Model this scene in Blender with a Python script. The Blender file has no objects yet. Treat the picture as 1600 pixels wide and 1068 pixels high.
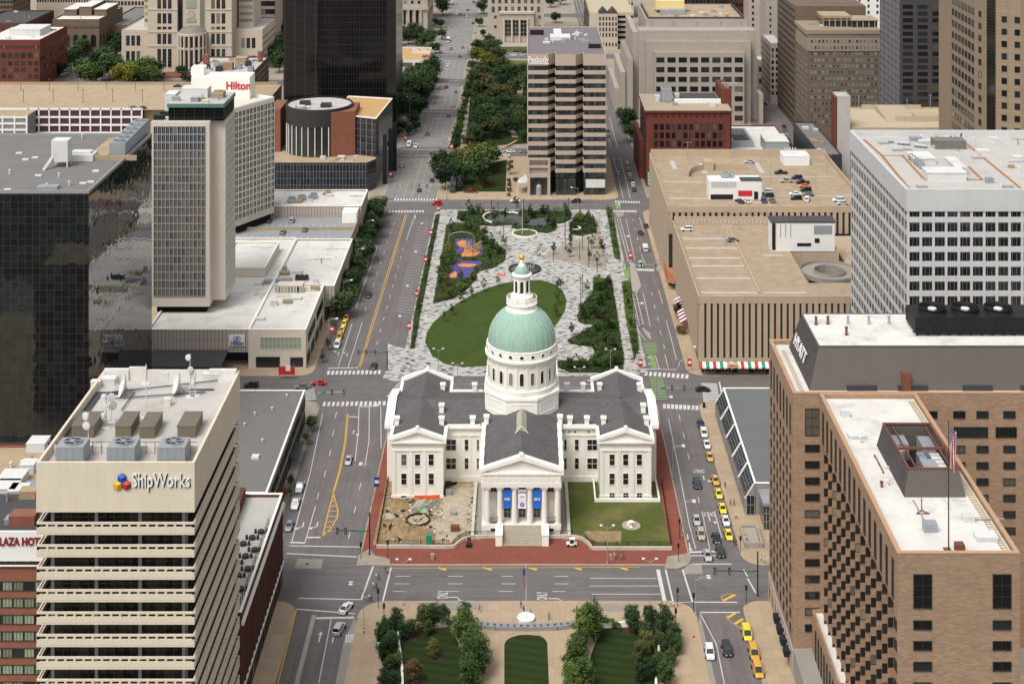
import bpy, math, random
from math import radians as RAD, sin, cos, pi, atan2, hypot, floor
from mathutils import Matrix, Vector
R=random.Random(7)
SC=bpy.context.scene
COL=SC.collection
# ---------------------------------------------------------------- camera (a shift lens, held level)
F, H, CX, HY=2240.0, 188.0, 822.0, -322.0
cam=bpy.data.cameras.new('camera');camo=bpy.data.objects.new('camera', cam);COL.objects.link(camo)
camo.location=(0, 0, H);camo.rotation_euler=(RAD(90), 0, 0)
cam.sensor_width=36;cam.lens=36*F/1600
cam.shift_x=-(CX-800)/1600;cam.shift_y=-(534-HY)/1600
cam.clip_start=1;cam.clip_end=8000
SC.camera=camo
# ---------------------------------------------------------------- sky, sun, exposure
W=bpy.data.worlds.new('World');SC.world=W;W.use_nodes=True
wn=W.node_tree;wn.nodes.clear()
SUN_EL, SUN_AZ=RAD(56), RAD(215)
sky=wn.nodes.new('ShaderNodeTexSky');sky.sky_type='NISHITA';sky.sun_disc=False
sky.sun_elevation=SUN_EL;sky.sun_rotation=SUN_AZ;sky.air_density=1.0;sky.dust_density=4.0;sky.ozone_density=1.0
hs=wn.nodes.new('ShaderNodeHueSaturation');hs.inputs['Saturation'].default_value=0.22
bg=wn.nodes.new('ShaderNodeBackground');bg.inputs['Strength'].default_value=0.15
wo=wn.nodes.new('ShaderNodeOutputWorld')
wn.links.new(sky.outputs[0], hs.inputs['Color']);wn.links.new(hs.outputs[0], bg.inputs[0]);wn.links.new(bg.outputs[0], wo.inputs[0])
sl=bpy.data.lights.new('sun', 'SUN');sl.energy=1.5;sl.angle=RAD(24);sl.color=(1.0, .96, .91)
so=bpy.data.objects.new('sun', sl);COL.objects.link(so)
sd=Vector((sin(SUN_AZ)*cos(SUN_EL), cos(SUN_AZ)*cos(SUN_EL), sin(SUN_EL)))
so.rotation_euler=sd.to_track_quat('Z', 'Y').to_euler();so.location=(0, -50, 400)
SC.view_settings.view_transform='Standard';SC.view_settings.look='None'
SC.view_settings.exposure=0.36;SC.view_settings.gamma=1.0
# ---------------------------------------------------------------- pixel of the photo -> place in the city
def DD(py, z=0.0):return F*(H-z)/(py-HY)
def P(px, py, z=0.0):
 d=DD(py, z);return((px-CX)*d/F, d, z)
def XW(px, Y):return(px-CX)*Y/F
def ZH(py, Y):return H-(py-HY)*Y/F
def G(pts, z=0.0):return[P(a, b, z)[:2]for a, b in pts]
# ---------------------------------------------------------------- materials
MATS={}
def nd(t, typ, **k):
 n=t.nodes.new(typ)
 for a, v in k.items():
  if a.startswith('i_'):n.inputs[int(a[2:])if a[2:].isdigit()else a[2:].replace('_', ' ')].default_value=v
  else:setattr(n, a, v)
 return n
def ma(t, op, a, b=None, c=None):
 n=t.nodes.new('ShaderNodeMath');n.operation=op
 for i, v in enumerate((a, b, c)):
  if v is None:continue
  if isinstance(v, (int, float)):n.inputs[i].default_value=v
  else:t.links.new(v, n.inputs[i])
 return n.outputs[0]
def mixc(t, fac, a, b, mode='MIX'):
 n=t.nodes.new('ShaderNodeMix');n.data_type='RGBA';n.blend_type=mode
 for s, v in((0, fac), (6, a), (7, b)):
  if isinstance(v, (int, float)):n.inputs[s].default_value=v
  elif isinstance(v, tuple):n.inputs[s].default_value=v if len(v)==4 else v+(1, )
  else:t.links.new(v, n.inputs[s])
 return n.outputs[2]
def c3(c):return(c, c, c)if isinstance(c, (int, float))else tuple(c)
def base(key, rough=.8, spec=.3, metal=0.0):
 m=bpy.data.materials.new(key);m.use_nodes=True;t=m.node_tree
 b=t.nodes['Principled BSDF'];b.inputs['Roughness'].default_value=rough
 b.inputs['Specular IOR Level'].default_value=spec;b.inputs['Metallic'].default_value=metal
 MATS[key]=m
 tc=t.nodes.new('ShaderNodeTexCoord')
 return m, t, b, tc.outputs['Object']
def noise(t, co, scale, detail=4, rough=.55, stretch=None):
 n=nd(t, 'ShaderNodeTexNoise');n.inputs['Scale'].default_value=scale;n.inputs['Detail'].default_value=detail
 n.inputs['Roughness'].default_value=rough
 if stretch:
  mp=nd(t, 'ShaderNodeMapping');mp.inputs['Scale'].default_value=stretch
  t.links.new(co, mp.inputs[0]);co=mp.outputs[0]
 t.links.new(co, n.inputs['Vector']);return n.outputs[0]
def stretch01(t, v, lo, hi):
 n=nd(t, 'ShaderNodeMapRange');n.inputs[1].default_value=lo;n.inputs[2].default_value=hi
 t.links.new(v, n.inputs[0]);return n.outputs[0]
def plain(key, col, rough=.8, var=.12, scale=.35, spec=.3, metal=0.0, grime=0.0, streak=False, bump=0.0):
 """one colour with weathering: broad blotches, fine grain, optional run-off streaks"""
 m, t, b, co=base(key, rough, spec, metal);col=c3(col)
 a=noise(t, co, scale, 5, .6);f=noise(t, co, scale*14, 2)
 v=ma(t, 'ADD', ma(t, 'MULTIPLY', ma(t, 'SUBTRACT', a, .5), 2.4*var), ma(t, 'MULTIPLY', ma(t, 'SUBTRACT', f, .5), 1.2*var))
 v=ma(t, 'ADD', v, 1.0)
 if grime or streak:
  s=noise(t, co, 1.0, 4, .7, (1.3, 1.3, .07)if streak else(.16, .16, .16))
  s=stretch01(t, s, .52, .78);v=ma(t, 'SUBTRACT', v, ma(t, 'MULTIPLY', s, grime or.2))
 mul=nd(t, 'ShaderNodeCombineColor')
 for i in range(3):t.links.new(v, mul.inputs[i])
 t.links.new(mixc(t, 1.0, col, mul.outputs[0], 'MULTIPLY'), b.inputs['Base Color'])
 if bump:
  bp=nd(t, 'ShaderNodeBump');bp.inputs['Strength'].default_value=bump;bp.inputs['Distance'].default_value=.05
  t.links.new(f, bp.inputs['Height']);t.links.new(bp.outputs[0], b.inputs['Normal'])
 return m
def uv_wall(t, co):
 s=nd(t, 'ShaderNodeSeparateXYZ');t.links.new(co, s.inputs[0])
 return ma(t, 'ADD', s.outputs[0], s.outputs[1]), s.outputs[2], s
def seam(t, u, w, th):
 return ma(t, 'LESS_THAN', ma(t, 'FRACT', ma(t, 'DIVIDE', u, w)), th/w)
def panels(key, col, line, w, h, tw=.05, th=.05, rough=.7, var=.1, spec=.3, floor_=False, cellvar=0.0, metal=0.0, grime=0.0):
 """cladding: panels of w x h metres with joints (floor_: laid flat)"""
 m, t, b, co=base(key, rough, spec, metal)
 u, v, s=uv_wall(t, co)
 if floor_:u, v=s.outputs[0], s.outputs[1]
 g=ma(t, 'MAXIMUM', seam(t, u, w, tw), seam(t, v, h, th))
 a=noise(t, co, .25, 5, .6)
 k=ma(t, 'ADD', 1.0, ma(t, 'MULTIPLY', ma(t, 'SUBTRACT', a, .5), 2.2*var))
 if cellvar:
  cv=nd(t, 'ShaderNodeCombineXYZ')
  t.links.new(ma(t, 'FLOOR', ma(t, 'DIVIDE', u, w)), cv.inputs[0]);t.links.new(ma(t, 'FLOOR', ma(t, 'DIVIDE', v, h)), cv.inputs[1])
  wn_=nd(t, 'ShaderNodeTexWhiteNoise');wn_.noise_dimensions='2D';t.links.new(cv.outputs[0], wn_.inputs['Vector'])
  k=ma(t, 'ADD', k, ma(t, 'MULTIPLY', ma(t, 'SUBTRACT', wn_.outputs[0], .5), cellvar))
 if grime:
  k=ma(t, 'SUBTRACT', k, ma(t, 'MULTIPLY', stretch01(t, noise(t, co, 1.0, 4, .7, (1.2, 1.2, .08)), .5, .8), grime))
 mul=nd(t, 'ShaderNodeCombineColor')
 for i in range(3):t.links.new(k, mul.inputs[i])
 t.links.new(mixc(t, 1.0, mixc(t, g, c3(col), c3(line)), mul.outputs[0], 'MULTIPLY'), b.inputs['Base Color'])
 return m
def brickmat(key, c1, c2, mortar, bw=.6, bh=.2, flat=False, rough=.9, big=.25):
 m, t, b, co=base(key, rough, .2)
 u, v, s=uv_wall(t, co)
 if flat:u, v=s.outputs[0], s.outputs[1]
 cv=nd(t, 'ShaderNodeCombineXYZ');t.links.new(u, cv.inputs[0]);t.links.new(v, cv.inputs[1])
 br=nd(t, 'ShaderNodeTexBrick');br.inputs['Scale'].default_value=1
 br.inputs['Color1'].default_value=c1+(1, );br.inputs['Color2'].default_value=c2+(1, );br.inputs['Mortar'].default_value=mortar+(1, )
 br.inputs['Brick Width'].default_value=bw;br.inputs['Row Height'].default_value=bh;br.inputs['Mortar Size'].default_value=bh*.06
 t.links.new(cv.outputs[0], br.inputs['Vector'])
 a=noise(t, co, .2, 5, .65)
 k=ma(t, 'ADD', 1.0, ma(t, 'MULTIPLY', ma(t, 'SUBTRACT', a, .5), big*2))
 mul=nd(t, 'ShaderNodeCombineColor')
 for i in range(3):t.links.new(k, mul.inputs[i])
 t.links.new(mixc(t, 1.0, br.outputs[0], mul.outputs[0], 'MULTIPLY'), b.inputs['Base Color'])
 return m
def glassmat(key, dark=(.012, .013, .015), blind=(.25, .22, .16), frac=.25, rough=.08, spec=.6, tint2=(.020, .025, .026)):
 """window glass: most panes dark, some with blinds or curtains drawn (a different draw for every pane)"""
 m, t, b, co=base(key, rough, spec)
 oi=nd(t, 'ShaderNodeObjectInfo');ge=nd(t, 'ShaderNodeNewGeometry')
 r=ma(t, 'FRACT', ma(t, 'ADD', ma(t, 'MULTIPLY', oi.outputs['Random'], 7.13), ma(t, 'MULTIPLY', ge.outputs['Random Per Island'], 3.7)))
 c=mixc(t, ma(t, 'LESS_THAN', r, frac), mixc(t, ma(t, 'LESS_THAN', r, frac+.3), dark, tint2), mixc(t, ma(t, 'DIVIDE', r, max(frac, .01)), blind, tuple(x*.45 for x in blind)))
 t.links.new(c, b.inputs['Base Color']);return m
def curtainwall(key, glass, line, w, h, tw=.1, th=.1, rough=.05, spec=.7, wav=.0, cell=.0, metal=0.0, cellcol=None, tilt=.0):
 """reflective glass with thin mullion lines; panes slightly out of true so the reflections break up"""
 m, t, b, co=base(key, rough, spec, metal)
 u, v, s=uv_wall(t, co)
 g=ma(t, 'MAXIMUM', seam(t, u, w, tw), seam(t, v, h, th))
 cv=nd(t, 'ShaderNodeCombineXYZ')
 t.links.new(ma(t, 'FLOOR', ma(t, 'DIVIDE', u, w)), cv.inputs[0]);t.links.new(ma(t, 'FLOOR', ma(t, 'DIVIDE', v, h)), cv.inputs[1])
 wn_=nd(t, 'ShaderNodeTexWhiteNoise');wn_.noise_dimensions='2D';t.links.new(cv.outputs[0], wn_.inputs['Vector'])
 gc=mixc(t, ma(t, 'MULTIPLY', ma(t, 'POWER', wn_.outputs[0], 2.0), cell), c3(glass), c3(cellcol or tuple(min(1, x*4+.02)for x in c3(glass))))
 t.links.new(mixc(t, g, gc, c3(line)), b.inputs['Base Color'])
 t.links.new(ma(t, 'ADD', ma(t, 'MULTIPLY', g, .5), rough), b.inputs['Roughness'])
 if wav:
  ge=nd(t, 'ShaderNodeNewGeometry');nz_=nd(t, 'ShaderNodeTexNoise');nz_.inputs['Scale'].default_value=.45;nz_.inputs['Detail'].default_value=1;t.links.new(co, nz_.inputs['Vector'])
  def vm(op, a, b_=None, sc=None):
   n=nd(t, 'ShaderNodeVectorMath');n.operation=op;t.links.new(a, n.inputs[0])
   if b_ is not None:t.links.new(b_, n.inputs[1])if not isinstance(b_, tuple)else setattr(n.inputs[1], 'default_value', b_)
   if sc is not None:n.inputs['Scale'].default_value=sc
   return n.outputs[0]
  h5=(.5, .5, .5);d=vm('ADD', vm('SCALE', vm('SUBTRACT', wn_.outputs['Color'], h5), sc=wav*.12), vm('SCALE', vm('SUBTRACT', nz_.outputs['Color'], h5), sc=wav*.25))
  t.links.new(vm('NORMALIZE', vm('ADD', ge.outputs['Normal'], d)), b.inputs['Normal'])
 return m
# ---------------------------------------------------------------- mesh building (vertices in world metres)
ORG={}
class MB:
 def __init__(s):s.v=[];s.f=[];s.m=[]
 def poly(s, pts, mi=0):
  n=len(s.v);s.v+=[tuple(p)for p in pts];s.f.append(tuple(range(n, n+len(pts))));s.m.append(mi);return s
 def box(s, x0, x1, y0, y1, z0, z1, mi=0, top=None, nobot=False):
  n=len(s.v)
  s.v+=[(x0, y0, z0), (x1, y0, z0), (x1, y1, z0), (x0, y1, z0), (x0, y0, z1), (x1, y0, z1), (x1, y1, z1), (x0, y1, z1)]
  fs=[(0, 1, 5, 4), (1, 2, 6, 5), (2, 3, 7, 6), (3, 0, 4, 7), (4, 5, 6, 7)]+([]if nobot else[(3, 2, 1, 0)])
  for k, q in enumerate(fs):
   s.f.append(tuple(n+i for i in q));s.m.append(top if(k==4 and top is not None)else mi)
  return s
 def prism(s, pts, z0, z1, mi=0, top=None, nobot=True):
  """pts counter-clockwise seen from above"""
  a=sum(pts[i][0]*pts[(i+1)%len(pts)][1]-pts[(i+1)%len(pts)][0]*pts[i][1]for i in range(len(pts)))
  if a<0:pts=pts[::-1]
  n=len(s.v);k=len(pts)
  s.v+=[(p[0], p[1], z0)for p in pts]+[(p[0], p[1], z1)for p in pts]
  for i in range(k):
   j=(i+1)%k;s.f.append((n+i, n+j, n+k+j, n+k+i));s.m.append(mi)
  s.f.append(tuple(range(n+k, n+2*k)));s.m.append(mi if top is None else top)
  if not nobot:s.f.append(tuple(range(n+k-1, n-1, -1)));s.m.append(mi)
  return s
 def wallring(s, pts, t, z0, z1, mi=0):
  """parapet: a ring of thickness t inside a convex outline"""
  a=sum(pts[i][0]*pts[(i+1)%len(pts)][1]-pts[(i+1)%len(pts)][0]*pts[i][1]for i in range(len(pts)))
  if a<0:pts=pts[::-1]
  inn=inset(pts, t);n=len(s.v);k=len(pts)
  for z in(z0, z1):
   s.v+=[(p[0], p[1], z)for p in pts]+[(p[0], p[1], z)for p in inn]
  for i in range(k):
   j=(i+1)%k
   s.f+=[(n+i, n+j, n+2*k+j, n+2*k+i), (n+k+j, n+k+i, n+3*k+i, n+3*k+j), (n+2*k+i, n+2*k+j, n+3*k+j, n+3*k+i)]
   s.m+=[mi]*3
  return s
 def beam(s, p, q, r, mi=0, n=6, r2=None):
  p, q=Vector(p), Vector(q);d=(q-p)
  if d.length<1e-6:return s
  d.normalize();u=d.orthogonal().normalized();w=d.cross(u);r2=r if r2 is None else r2;k=len(s.v)
  off=pi/4 if n==4 else 0
  for c, rr in((p, r), (q, r2)):
   for i in range(n):
    a=2*pi*i/n+off;s.v.append(tuple(c+u*(rr*cos(a))+w*(rr*sin(a))))
  for i in range(n):
   j=(i+1)%n;s.f.append((k+i, k+j, k+n+j, k+n+i));s.m.append(mi)
  s.f.append(tuple(k+n+i for i in range(n)));s.m.append(mi);s.f.append(tuple(k+n-1-i for i in range(n)));s.m.append(mi)
  return s
 def lathe(s, cx, cy, prof, n=24, mi=0, a0=0.0, a1=2*pi, rx=1.0, ry=1.0, mis=None):
  k=len(s.v);full=abs(a1-a0-2*pi)<1e-6;c=n if full else n+1
  for r, z in prof:
   for i in range(c):
    a=a0+(a1-a0)*i/n;s.v.append((cx+r*rx*cos(a), cy+r*ry*sin(a), z))
  for q in range(len(prof)-1):
   for i in range(n):
    j=(i+1)%c
    s.f.append((k+q*c+i, k+q*c+j, k+(q+1)*c+j, k+(q+1)*c+i));s.m.append(mi if mis is None else mis[q])
  return s
 def disc(s, cx, cy, r, z, n=24, mi=0, rx=1, ry=1):return s.poly([(cx+r*rx*cos(2*pi*i/n), cy+r*ry*sin(2*pi*i/n), z)for i in range(n)], mi)
 def gable(s, x0, x1, y0, y1, z0, z1, axis='y', mi=0):
  """roof prism with its ridge along axis"""
  if axis=='y':
   xm=(x0+x1)/2;a=[(x0, y0, z0), (x1, y0, z0), (xm, y0, z1)];b=[(x0, y1, z0), (x1, y1, z0), (xm, y1, z1)]
  else:
   ym=(y0+y1)/2;a=[(x0, y1, z0), (x0, y0, z0), (x0, ym, z1)];b=[(x1, y1, z0), (x1, y0, z0), (x1, ym, z1)]
  n=len(s.v);s.v+=a+b
  for q in((0, 1, 2), (4, 3, 5), (1, 4, 5, 2), (3, 0, 2, 5)):s.f.append(tuple(n+i for i in q));s.m.append(mi)
  return s
 def add(s, o, M=None):
  n=len(s.v);s.v+=[tuple(M@Vector(p))for p in o.v]if M else o.v
  s.f+=[tuple(n+i for i in q)for q in o.f];s.m+=o.m;return s
 def mesh(s, name, mats, org=(0, 0, 0), smooth=False):
  me=bpy.data.meshes.new(name)
  me.from_pydata([(x-org[0], y-org[1], z-org[2])for x, y, z in s.v], [], s.f)
  for m in mats:me.materials.append(MATS[m]if isinstance(m, str)else m)
  me.polygons.foreach_set('material_index', s.m)
  if smooth:me.polygons.foreach_set('use_smooth', [True]*len(s.f))
  me.update();return me
 def build(s, name, mats, parent=None, org=None, smooth=False, **tags):
  if isinstance(mats, str):mats=[mats]
  if parent is not None:org=ORG[parent.name]
  elif org is None:org=(0, 0, 0)
  o=bpy.data.objects.new(name, s.mesh(name, mats, org, smooth));COL.objects.link(o)
  ORG[o.name]=org
  if parent is not None:o.parent=parent
  else:o.location=org
  for k, v in tags.items():
   if v:o[{'cat':'category'}.get(k, k)]=v
  return o
def inset(pts, t):
 k=len(pts);out=[]
 for i in range(k):
  p0, p1, p2=Vector(pts[i-1]), Vector(pts[i]), Vector(pts[(i+1)%k])
  d1=(p1-p0).normalized();d2=(p2-p1).normalized()
  n1=Vector((-d1.y, d1.x));n2=Vector((-d2.y, d2.x));b=(n1+n2);b=b/max(b.dot(n1), .2)
  out.append(tuple(p1+b*t))
 return out
def rect(x0, x1, y0, y1):return[(x0, y0), (x1, y0), (x1, y1), (x0, y1)]
def rrect(x0, x1, y0, y1, r, n=5):
 rs=r if isinstance(r, tuple)else(r, )*4;out=[]
 for(cx, cy, a), q in zip(((x0, y0, pi), (x1, y0, 1.5*pi), (x1, y1, 0), (x0, y1, .5*pi)), rs):
  ox=cx+(q if cx==x0 else-q);oy=cy+(q if cy==y0 else-q)
  if q==0:out.append((cx, cy));continue
  out+=[(ox+q*cos(a+pi/2*i/n), oy+q*sin(a+pi/2*i/n))for i in range(n+1)]
 return out
def thing(name, label, cat, loc, group=None, rz=0.0):
 o=bpy.data.objects.new(name, None);o.empty_display_size=.5;COL.objects.link(o);o.location=loc;o.rotation_euler=(0, 0, rz)
 o['label']=label;o['category']=cat
 if group:o['group']=group
 ORG[o.name]=tuple(loc);return o
def copy_tree(o, loc, rz=0.0, sc=1.0, parent=None):
 c=o.copy();COL.objects.link(c)
 if parent is None:c.location=loc;c.rotation_euler=(0, 0, rz);c.scale=(sc, sc, sc)
 else:c.parent=parent
 for ch in list(o.children):copy_tree(ch, None, parent=c)
 return c
def struct(name, mb, mats, **k):return mb.build(name, mats, kind='structure', **k)
def text_mb(s, size, depth, p, rz=0.0, tilt=pi/2, bold=0.0, shear=0.0, spacing=1.0, width=None, M=None, mi=0):
 """flat lettering turned into a mesh, baseline start at p, facing -y when rz = 0"""
 cu=bpy.data.curves.new('lettering', 'FONT');cu.body=s;cu.size=size;cu.extrude=depth;cu.offset=bold;cu.shear=shear;cu.space_character=spacing
 cu.resolution_u=3
 ob=bpy.data.objects.new('lettering', cu);COL.objects.link(ob)
 dg=bpy.context.evaluated_depsgraph_get();me=bpy.data.meshes.new_from_object(ob.evaluated_get(dg))
 mb=MB();xs=[v.co.x for v in me.vertices]or[0, 1];k=1.0
 if width:k=width/max(max(xs), .01)
 T=M or(Matrix.Translation(p)@Matrix.Rotation(rz, 4, 'Z')@Matrix.Rotation(tilt, 4, 'X'))
 mb.v=[tuple(T@Vector((v.co.x*k, v.co.y, v.co.z)))for v in me.vertices]
 mb.f=[tuple(q.vertices)for q in me.polygons];mb.m=[mi]*len(mb.f)
 bpy.data.objects.remove(ob);bpy.data.curves.remove(cu);bpy.data.meshes.remove(me)
 return mb
# ---------------------------------------------------------------- windows
WMESH={}
def wmesh(w, h, nx=1, nz=1, fr='frame_white', gl='glass', t=.12, pr=.14, sill=0.0, key=None):
 """a window standing 0.0-0.14 m proud of the wall: frame, glazing bars, pane; origin at its centre"""
 k=(round(w, 3), round(h, 3), nx, nz, fr, gl, t, pr, sill)
 if k not in WMESH:
  m=MB();m.poly([(-w/2+t*.5, -.03, -h/2+t*.5), (w/2-t*.5, -.03, -h/2+t*.5), (w/2-t*.5, -.03, h/2-t*.5), (-w/2+t*.5, -.03, h/2-t*.5)], 1)
  m.box(-w/2, w/2, -pr, 0, h/2-t, h/2);m.box(-w/2-sill, w/2+sill, -pr-sill, 0, -h/2, -h/2+t)
  m.box(-w/2, -w/2+t, -pr, 0, -h/2+t, h/2-t);m.box(w/2-t, w/2, -pr, 0, -h/2+t, h/2-t)
  for i in range(1, nx):x=-w/2+w*i/nx;m.box(x-t*.3, x+t*.3, -pr*.6, -.01, -h/2+t, h/2-t)
  for i in range(1, nz):z=-h/2+h*i/nz;m.box(-w/2+t, w/2-t, -pr*.6, -.012, z-t*.3, z+t*.3)
  WMESH[k]=(m, m.mesh('window', [fr, gl]), [fr, gl])
 return k
class Bld:
 def __init__(s, name, label, cat, loc, group=None):
  s.root=thing(name, label, cat, (loc[0], loc[1], loc[2]if len(loc)>2 else 0), group);s.w=[]
 def part(s, name, mb, mats, parent=None, **k):return mb.build(name, mats, parent or s.root, **k)
 def win(s, key, x, y, z, rz, name='window', pr=0):s.w.append((pr, key, x, y, z, rz, name))
 def grid(s, p0, p1, us, zs, key, pr=0, name='window', skip=None):
  """windows at fractions us along the face p0->p1 (left to right seen from outside) and heights zs"""
  dx, dy=p1[0]-p0[0], p1[1]-p0[1];rz=atan2(dy, dx)
  for j, z in enumerate(zs):
   for i, u in enumerate(us):
    if skip and skip(i, j):continue
    s.win(key, p0[0]+dx*u, p0[1]+dy*u, z, rz, name, pr)
 def finish(s, cap=100):
  s.w.sort(key=lambda a:a[0]);ox, oy, oz=ORG[s.root.name]
  by={}
  for a in s.w:by.setdefault(a[6], []).append(a)
  for nm, L in by.items():
   rest={}
   for i, (pr, key, x, y, z, rz, _)in enumerate(L):
    m, me, mats=WMESH[key]
    if i<cap:
     o=bpy.data.objects.new(nm, me);COL.objects.link(o);o.parent=s.root;o.location=(x-ox, y-oy, z-oz);o.rotation_euler=(0, 0, rz)
    else:rest.setdefault(tuple(mats), MB()).add(m, Matrix.Translation((x, y, z))@Matrix.Rotation(rz, 4, 'Z'))
   for mats, mb in rest.items():s.part(nm, mb, list(mats), kind='stuff')
def lin(a, b, n, edge=.5):
 """n evenly spaced positions from a to b, half a step in from the ends"""
 return[a+(b-a)*(i+edge)/n for i in range(n)]
# ================================================================ materials
def asphalt(key, along, col):
 m, t, b, co=base(key, .92, .2)
 st=(.9, .03, 1)if along=='y'else(.03, .9, 1)
 a=noise(t, co, 1.0, 3, .5, st);p=noise(t, co, .12, 6, .65);g=noise(t, co, 9, 2)
 v=ma(t, 'ADD', 1.0, ma(t, 'ADD', ma(t, 'MULTIPLY', ma(t, 'SUBTRACT', a, .5), .55), ma(t, 'ADD', ma(t, 'MULTIPLY', ma(t, 'SUBTRACT', p, .5), .55), ma(t, 'MULTIPLY', ma(t, 'SUBTRACT', g, .5), .25))))
 vo=nd(t, 'ShaderNodeTexVoronoi');vo.feature='DISTANCE_TO_EDGE';vo.inputs['Scale'].default_value=.13;t.links.new(co, vo.inputs['Vector'])
 crack=ma(t, 'MULTIPLY', ma(t, 'LESS_THAN', vo.outputs[0], .010), .13)
 v=ma(t, 'SUBTRACT', v, crack)
 cc=nd(t, 'ShaderNodeCombineColor')
 for i in range(3):t.links.new(v, cc.inputs[i])
 t.links.new(mixc(t, 1.0, c3(col), cc.outputs[0], 'MULTIPLY'), b.inputs['Base Color'])
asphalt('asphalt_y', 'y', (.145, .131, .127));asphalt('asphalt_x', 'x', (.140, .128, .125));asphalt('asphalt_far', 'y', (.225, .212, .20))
plain('asphalt_old', (.17, .16, .15), .95, .25, .08)
plain('concrete_patch', (.27, .25, .22), .9, .2, .3)
panels('pavement_tan', (.385, .295, .20), (.27, .205, .14), 3, 3, .06, .06, .9, .16, .2, True, .12)
panels('pavement_grey', (.30, .265, .215), (.19, .17, .14), 3, 3, .06, .06, .9, .22, .2, True, .14)
brickmat('brick_paving', (.24, .078, .052), (.195, .06, .042), (.17, .06, .045), .5, .25, True, .9, .22)
plain('kerb_stone', (.33, .30, .26), .9, .2)
plain('paint_white', (.56, .545, .52), .8, .22, 1.2, grime=.25);plain('paint_yellow', (.62, .36, .05), .8, .2, 1.2);plain('paint_green', (.17, .29, .09), .85, .2, .8)
def grassmat(key, c1, c2, stripe=0.0, worn=0.0, worncol=(.25, .2, .1)):
 m, t, b, co=base(key, .95, .15)
 a=noise(t, co, .35, 6, .7);g=noise(t, co, 5, 3)
 f=ma(t, 'ADD', ma(t, 'MULTIPLY', a, .7), ma(t, 'MULTIPLY', g, .3))
 if stripe:
  s=nd(t, 'ShaderNodeSeparateXYZ');t.links.new(co, s.inputs[0])
  w=ma(t, 'SINE', ma(t, 'MULTIPLY', ma(t, 'ADD', ma(t, 'MULTIPLY', s.outputs[1], 1.0), ma(t, 'MULTIPLY', s.outputs[0], .25)), stripe))
  f=ma(t, 'ADD', f, ma(t, 'MULTIPLY', w, .17))
 c=mixc(t, f, c1, c2)
 if worn:c=mixc(t, ma(t, 'MULTIPLY', stretch01(t, noise(t, co, .09, 4), .45, .7), worn), c, worncol)
 t.links.new(c, b.inputs['Base Color'])
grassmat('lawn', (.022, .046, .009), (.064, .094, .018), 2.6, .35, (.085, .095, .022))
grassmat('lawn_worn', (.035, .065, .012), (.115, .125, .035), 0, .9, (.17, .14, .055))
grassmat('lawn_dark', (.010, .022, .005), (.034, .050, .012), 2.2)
grassmat('verge', (.03, .055, .015), (.09, .11, .03), 0, .4)
plain('soil', (.07, .05, .03), 1, .3, .6)
plain('mulch', (.055, .028, .02), 1, .35, 2)
plain('dirt', (.27, .185, .10), 1, .55, .7, bump=1.0);plain('dirt_pale', (.38, .325, .24), 1, .4, .6, bump=.8);plain('gravel', (.36, .31, .23), 1, .35, 1.5, bump=.6)
plain('rubber_blue', (.085, .065, .20), .9, .15);plain('rubber_orange', (.58, .22, .07), .9, .18);plain('rubber_grey', (.085, .085, .09), .9, .15)
def pavers():
 m, t, b, co=base('plaza_pavers', .85, .25)
 s=nd(t, 'ShaderNodeSeparateXYZ');t.links.new(co, s.inputs[0])
 row=ma(t, 'FLOOR', ma(t, 'DIVIDE', s.outputs[1], .6))
 wr=nd(t, 'ShaderNodeTexWhiteNoise');wr.noise_dimensions='1D';t.links.new(row, wr.inputs['W'])
 u=ma(t, 'ADD', ma(t, 'DIVIDE', s.outputs[0], 1.35), ma(t, 'MULTIPLY', wr.outputs[0], 7.0))
 cv=nd(t, 'ShaderNodeCombineXYZ');t.links.new(ma(t, 'FLOOR', u), cv.inputs[0]);t.links.new(row, cv.inputs[1])
 wn_=nd(t, 'ShaderNodeTexWhiteNoise');wn_.noise_dimensions='2D';t.links.new(cv.outputs[0], wn_.inputs['Vector'])
 r=wn_.outputs[0]
 c=mixc(t, ma(t, 'LESS_THAN', r, .16), mixc(t, ma(t, 'LESS_THAN', r, .52), mixc(t, r, (.50, .485, .46), (.42, .405, .38)), (.36, .345, .325)), (.085, .08, .08))
 a=noise(t, co, .1, 5, .6)
 k=ma(t, 'ADD', .82, ma(t, 'MULTIPLY', a, .36));cc=nd(t, 'ShaderNodeCombineColor')
 for i in range(3):t.links.new(k, cc.inputs[i])
 t.links.new(mixc(t, 1.0, c, cc.outputs[0], 'MULTIPLY'), b.inputs['Base Color'])
pavers()
# ================================================================ ground, roads, pavements
g=MB();g.poly([(-3500, -400, 0), (3500, -400, 0), (3500, 6000, 0), (-3500, 6000, 0)]);struct('ground', g, 'asphalt_old')
AVE=[(334, 349.5), (444, 463), (648, 664), (743, 760), (836, 850), (925, 942), (1017, 1035), (1205, 1225)]
def road(x0, x1, y0, y1, m, z):
 b=MB();b.poly([(x0, y0, z), (x1, y0, z), (x1, y1, z), (x0, y1, z)]);struct('road', b, m)
road(-75, -34, -100, 1900, 'asphalt_y', .004);road(33, 62, -100, 1500, 'asphalt_y', .004)
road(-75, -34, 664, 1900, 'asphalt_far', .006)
for a, b_ in AVE:road(-700, 700, a-3, b_+3, 'asphalt_x', .008)
road(128, 156, 463, 1900, 'asphalt_y', .004);road(-322, -296, 664, 1900, 'asphalt_y', .004)
def block(x0, x1, y0, y1, m, r=5, name='pavement'):
 b=MB();b.prism(rrect(x0, x1, y0, y1, r), 0, .13);struct(name, b, m)
rows=[(664, 743), (760, 836), (850, 925), (942, 1017), (1035, 1205), (1225, 1700)]
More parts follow.
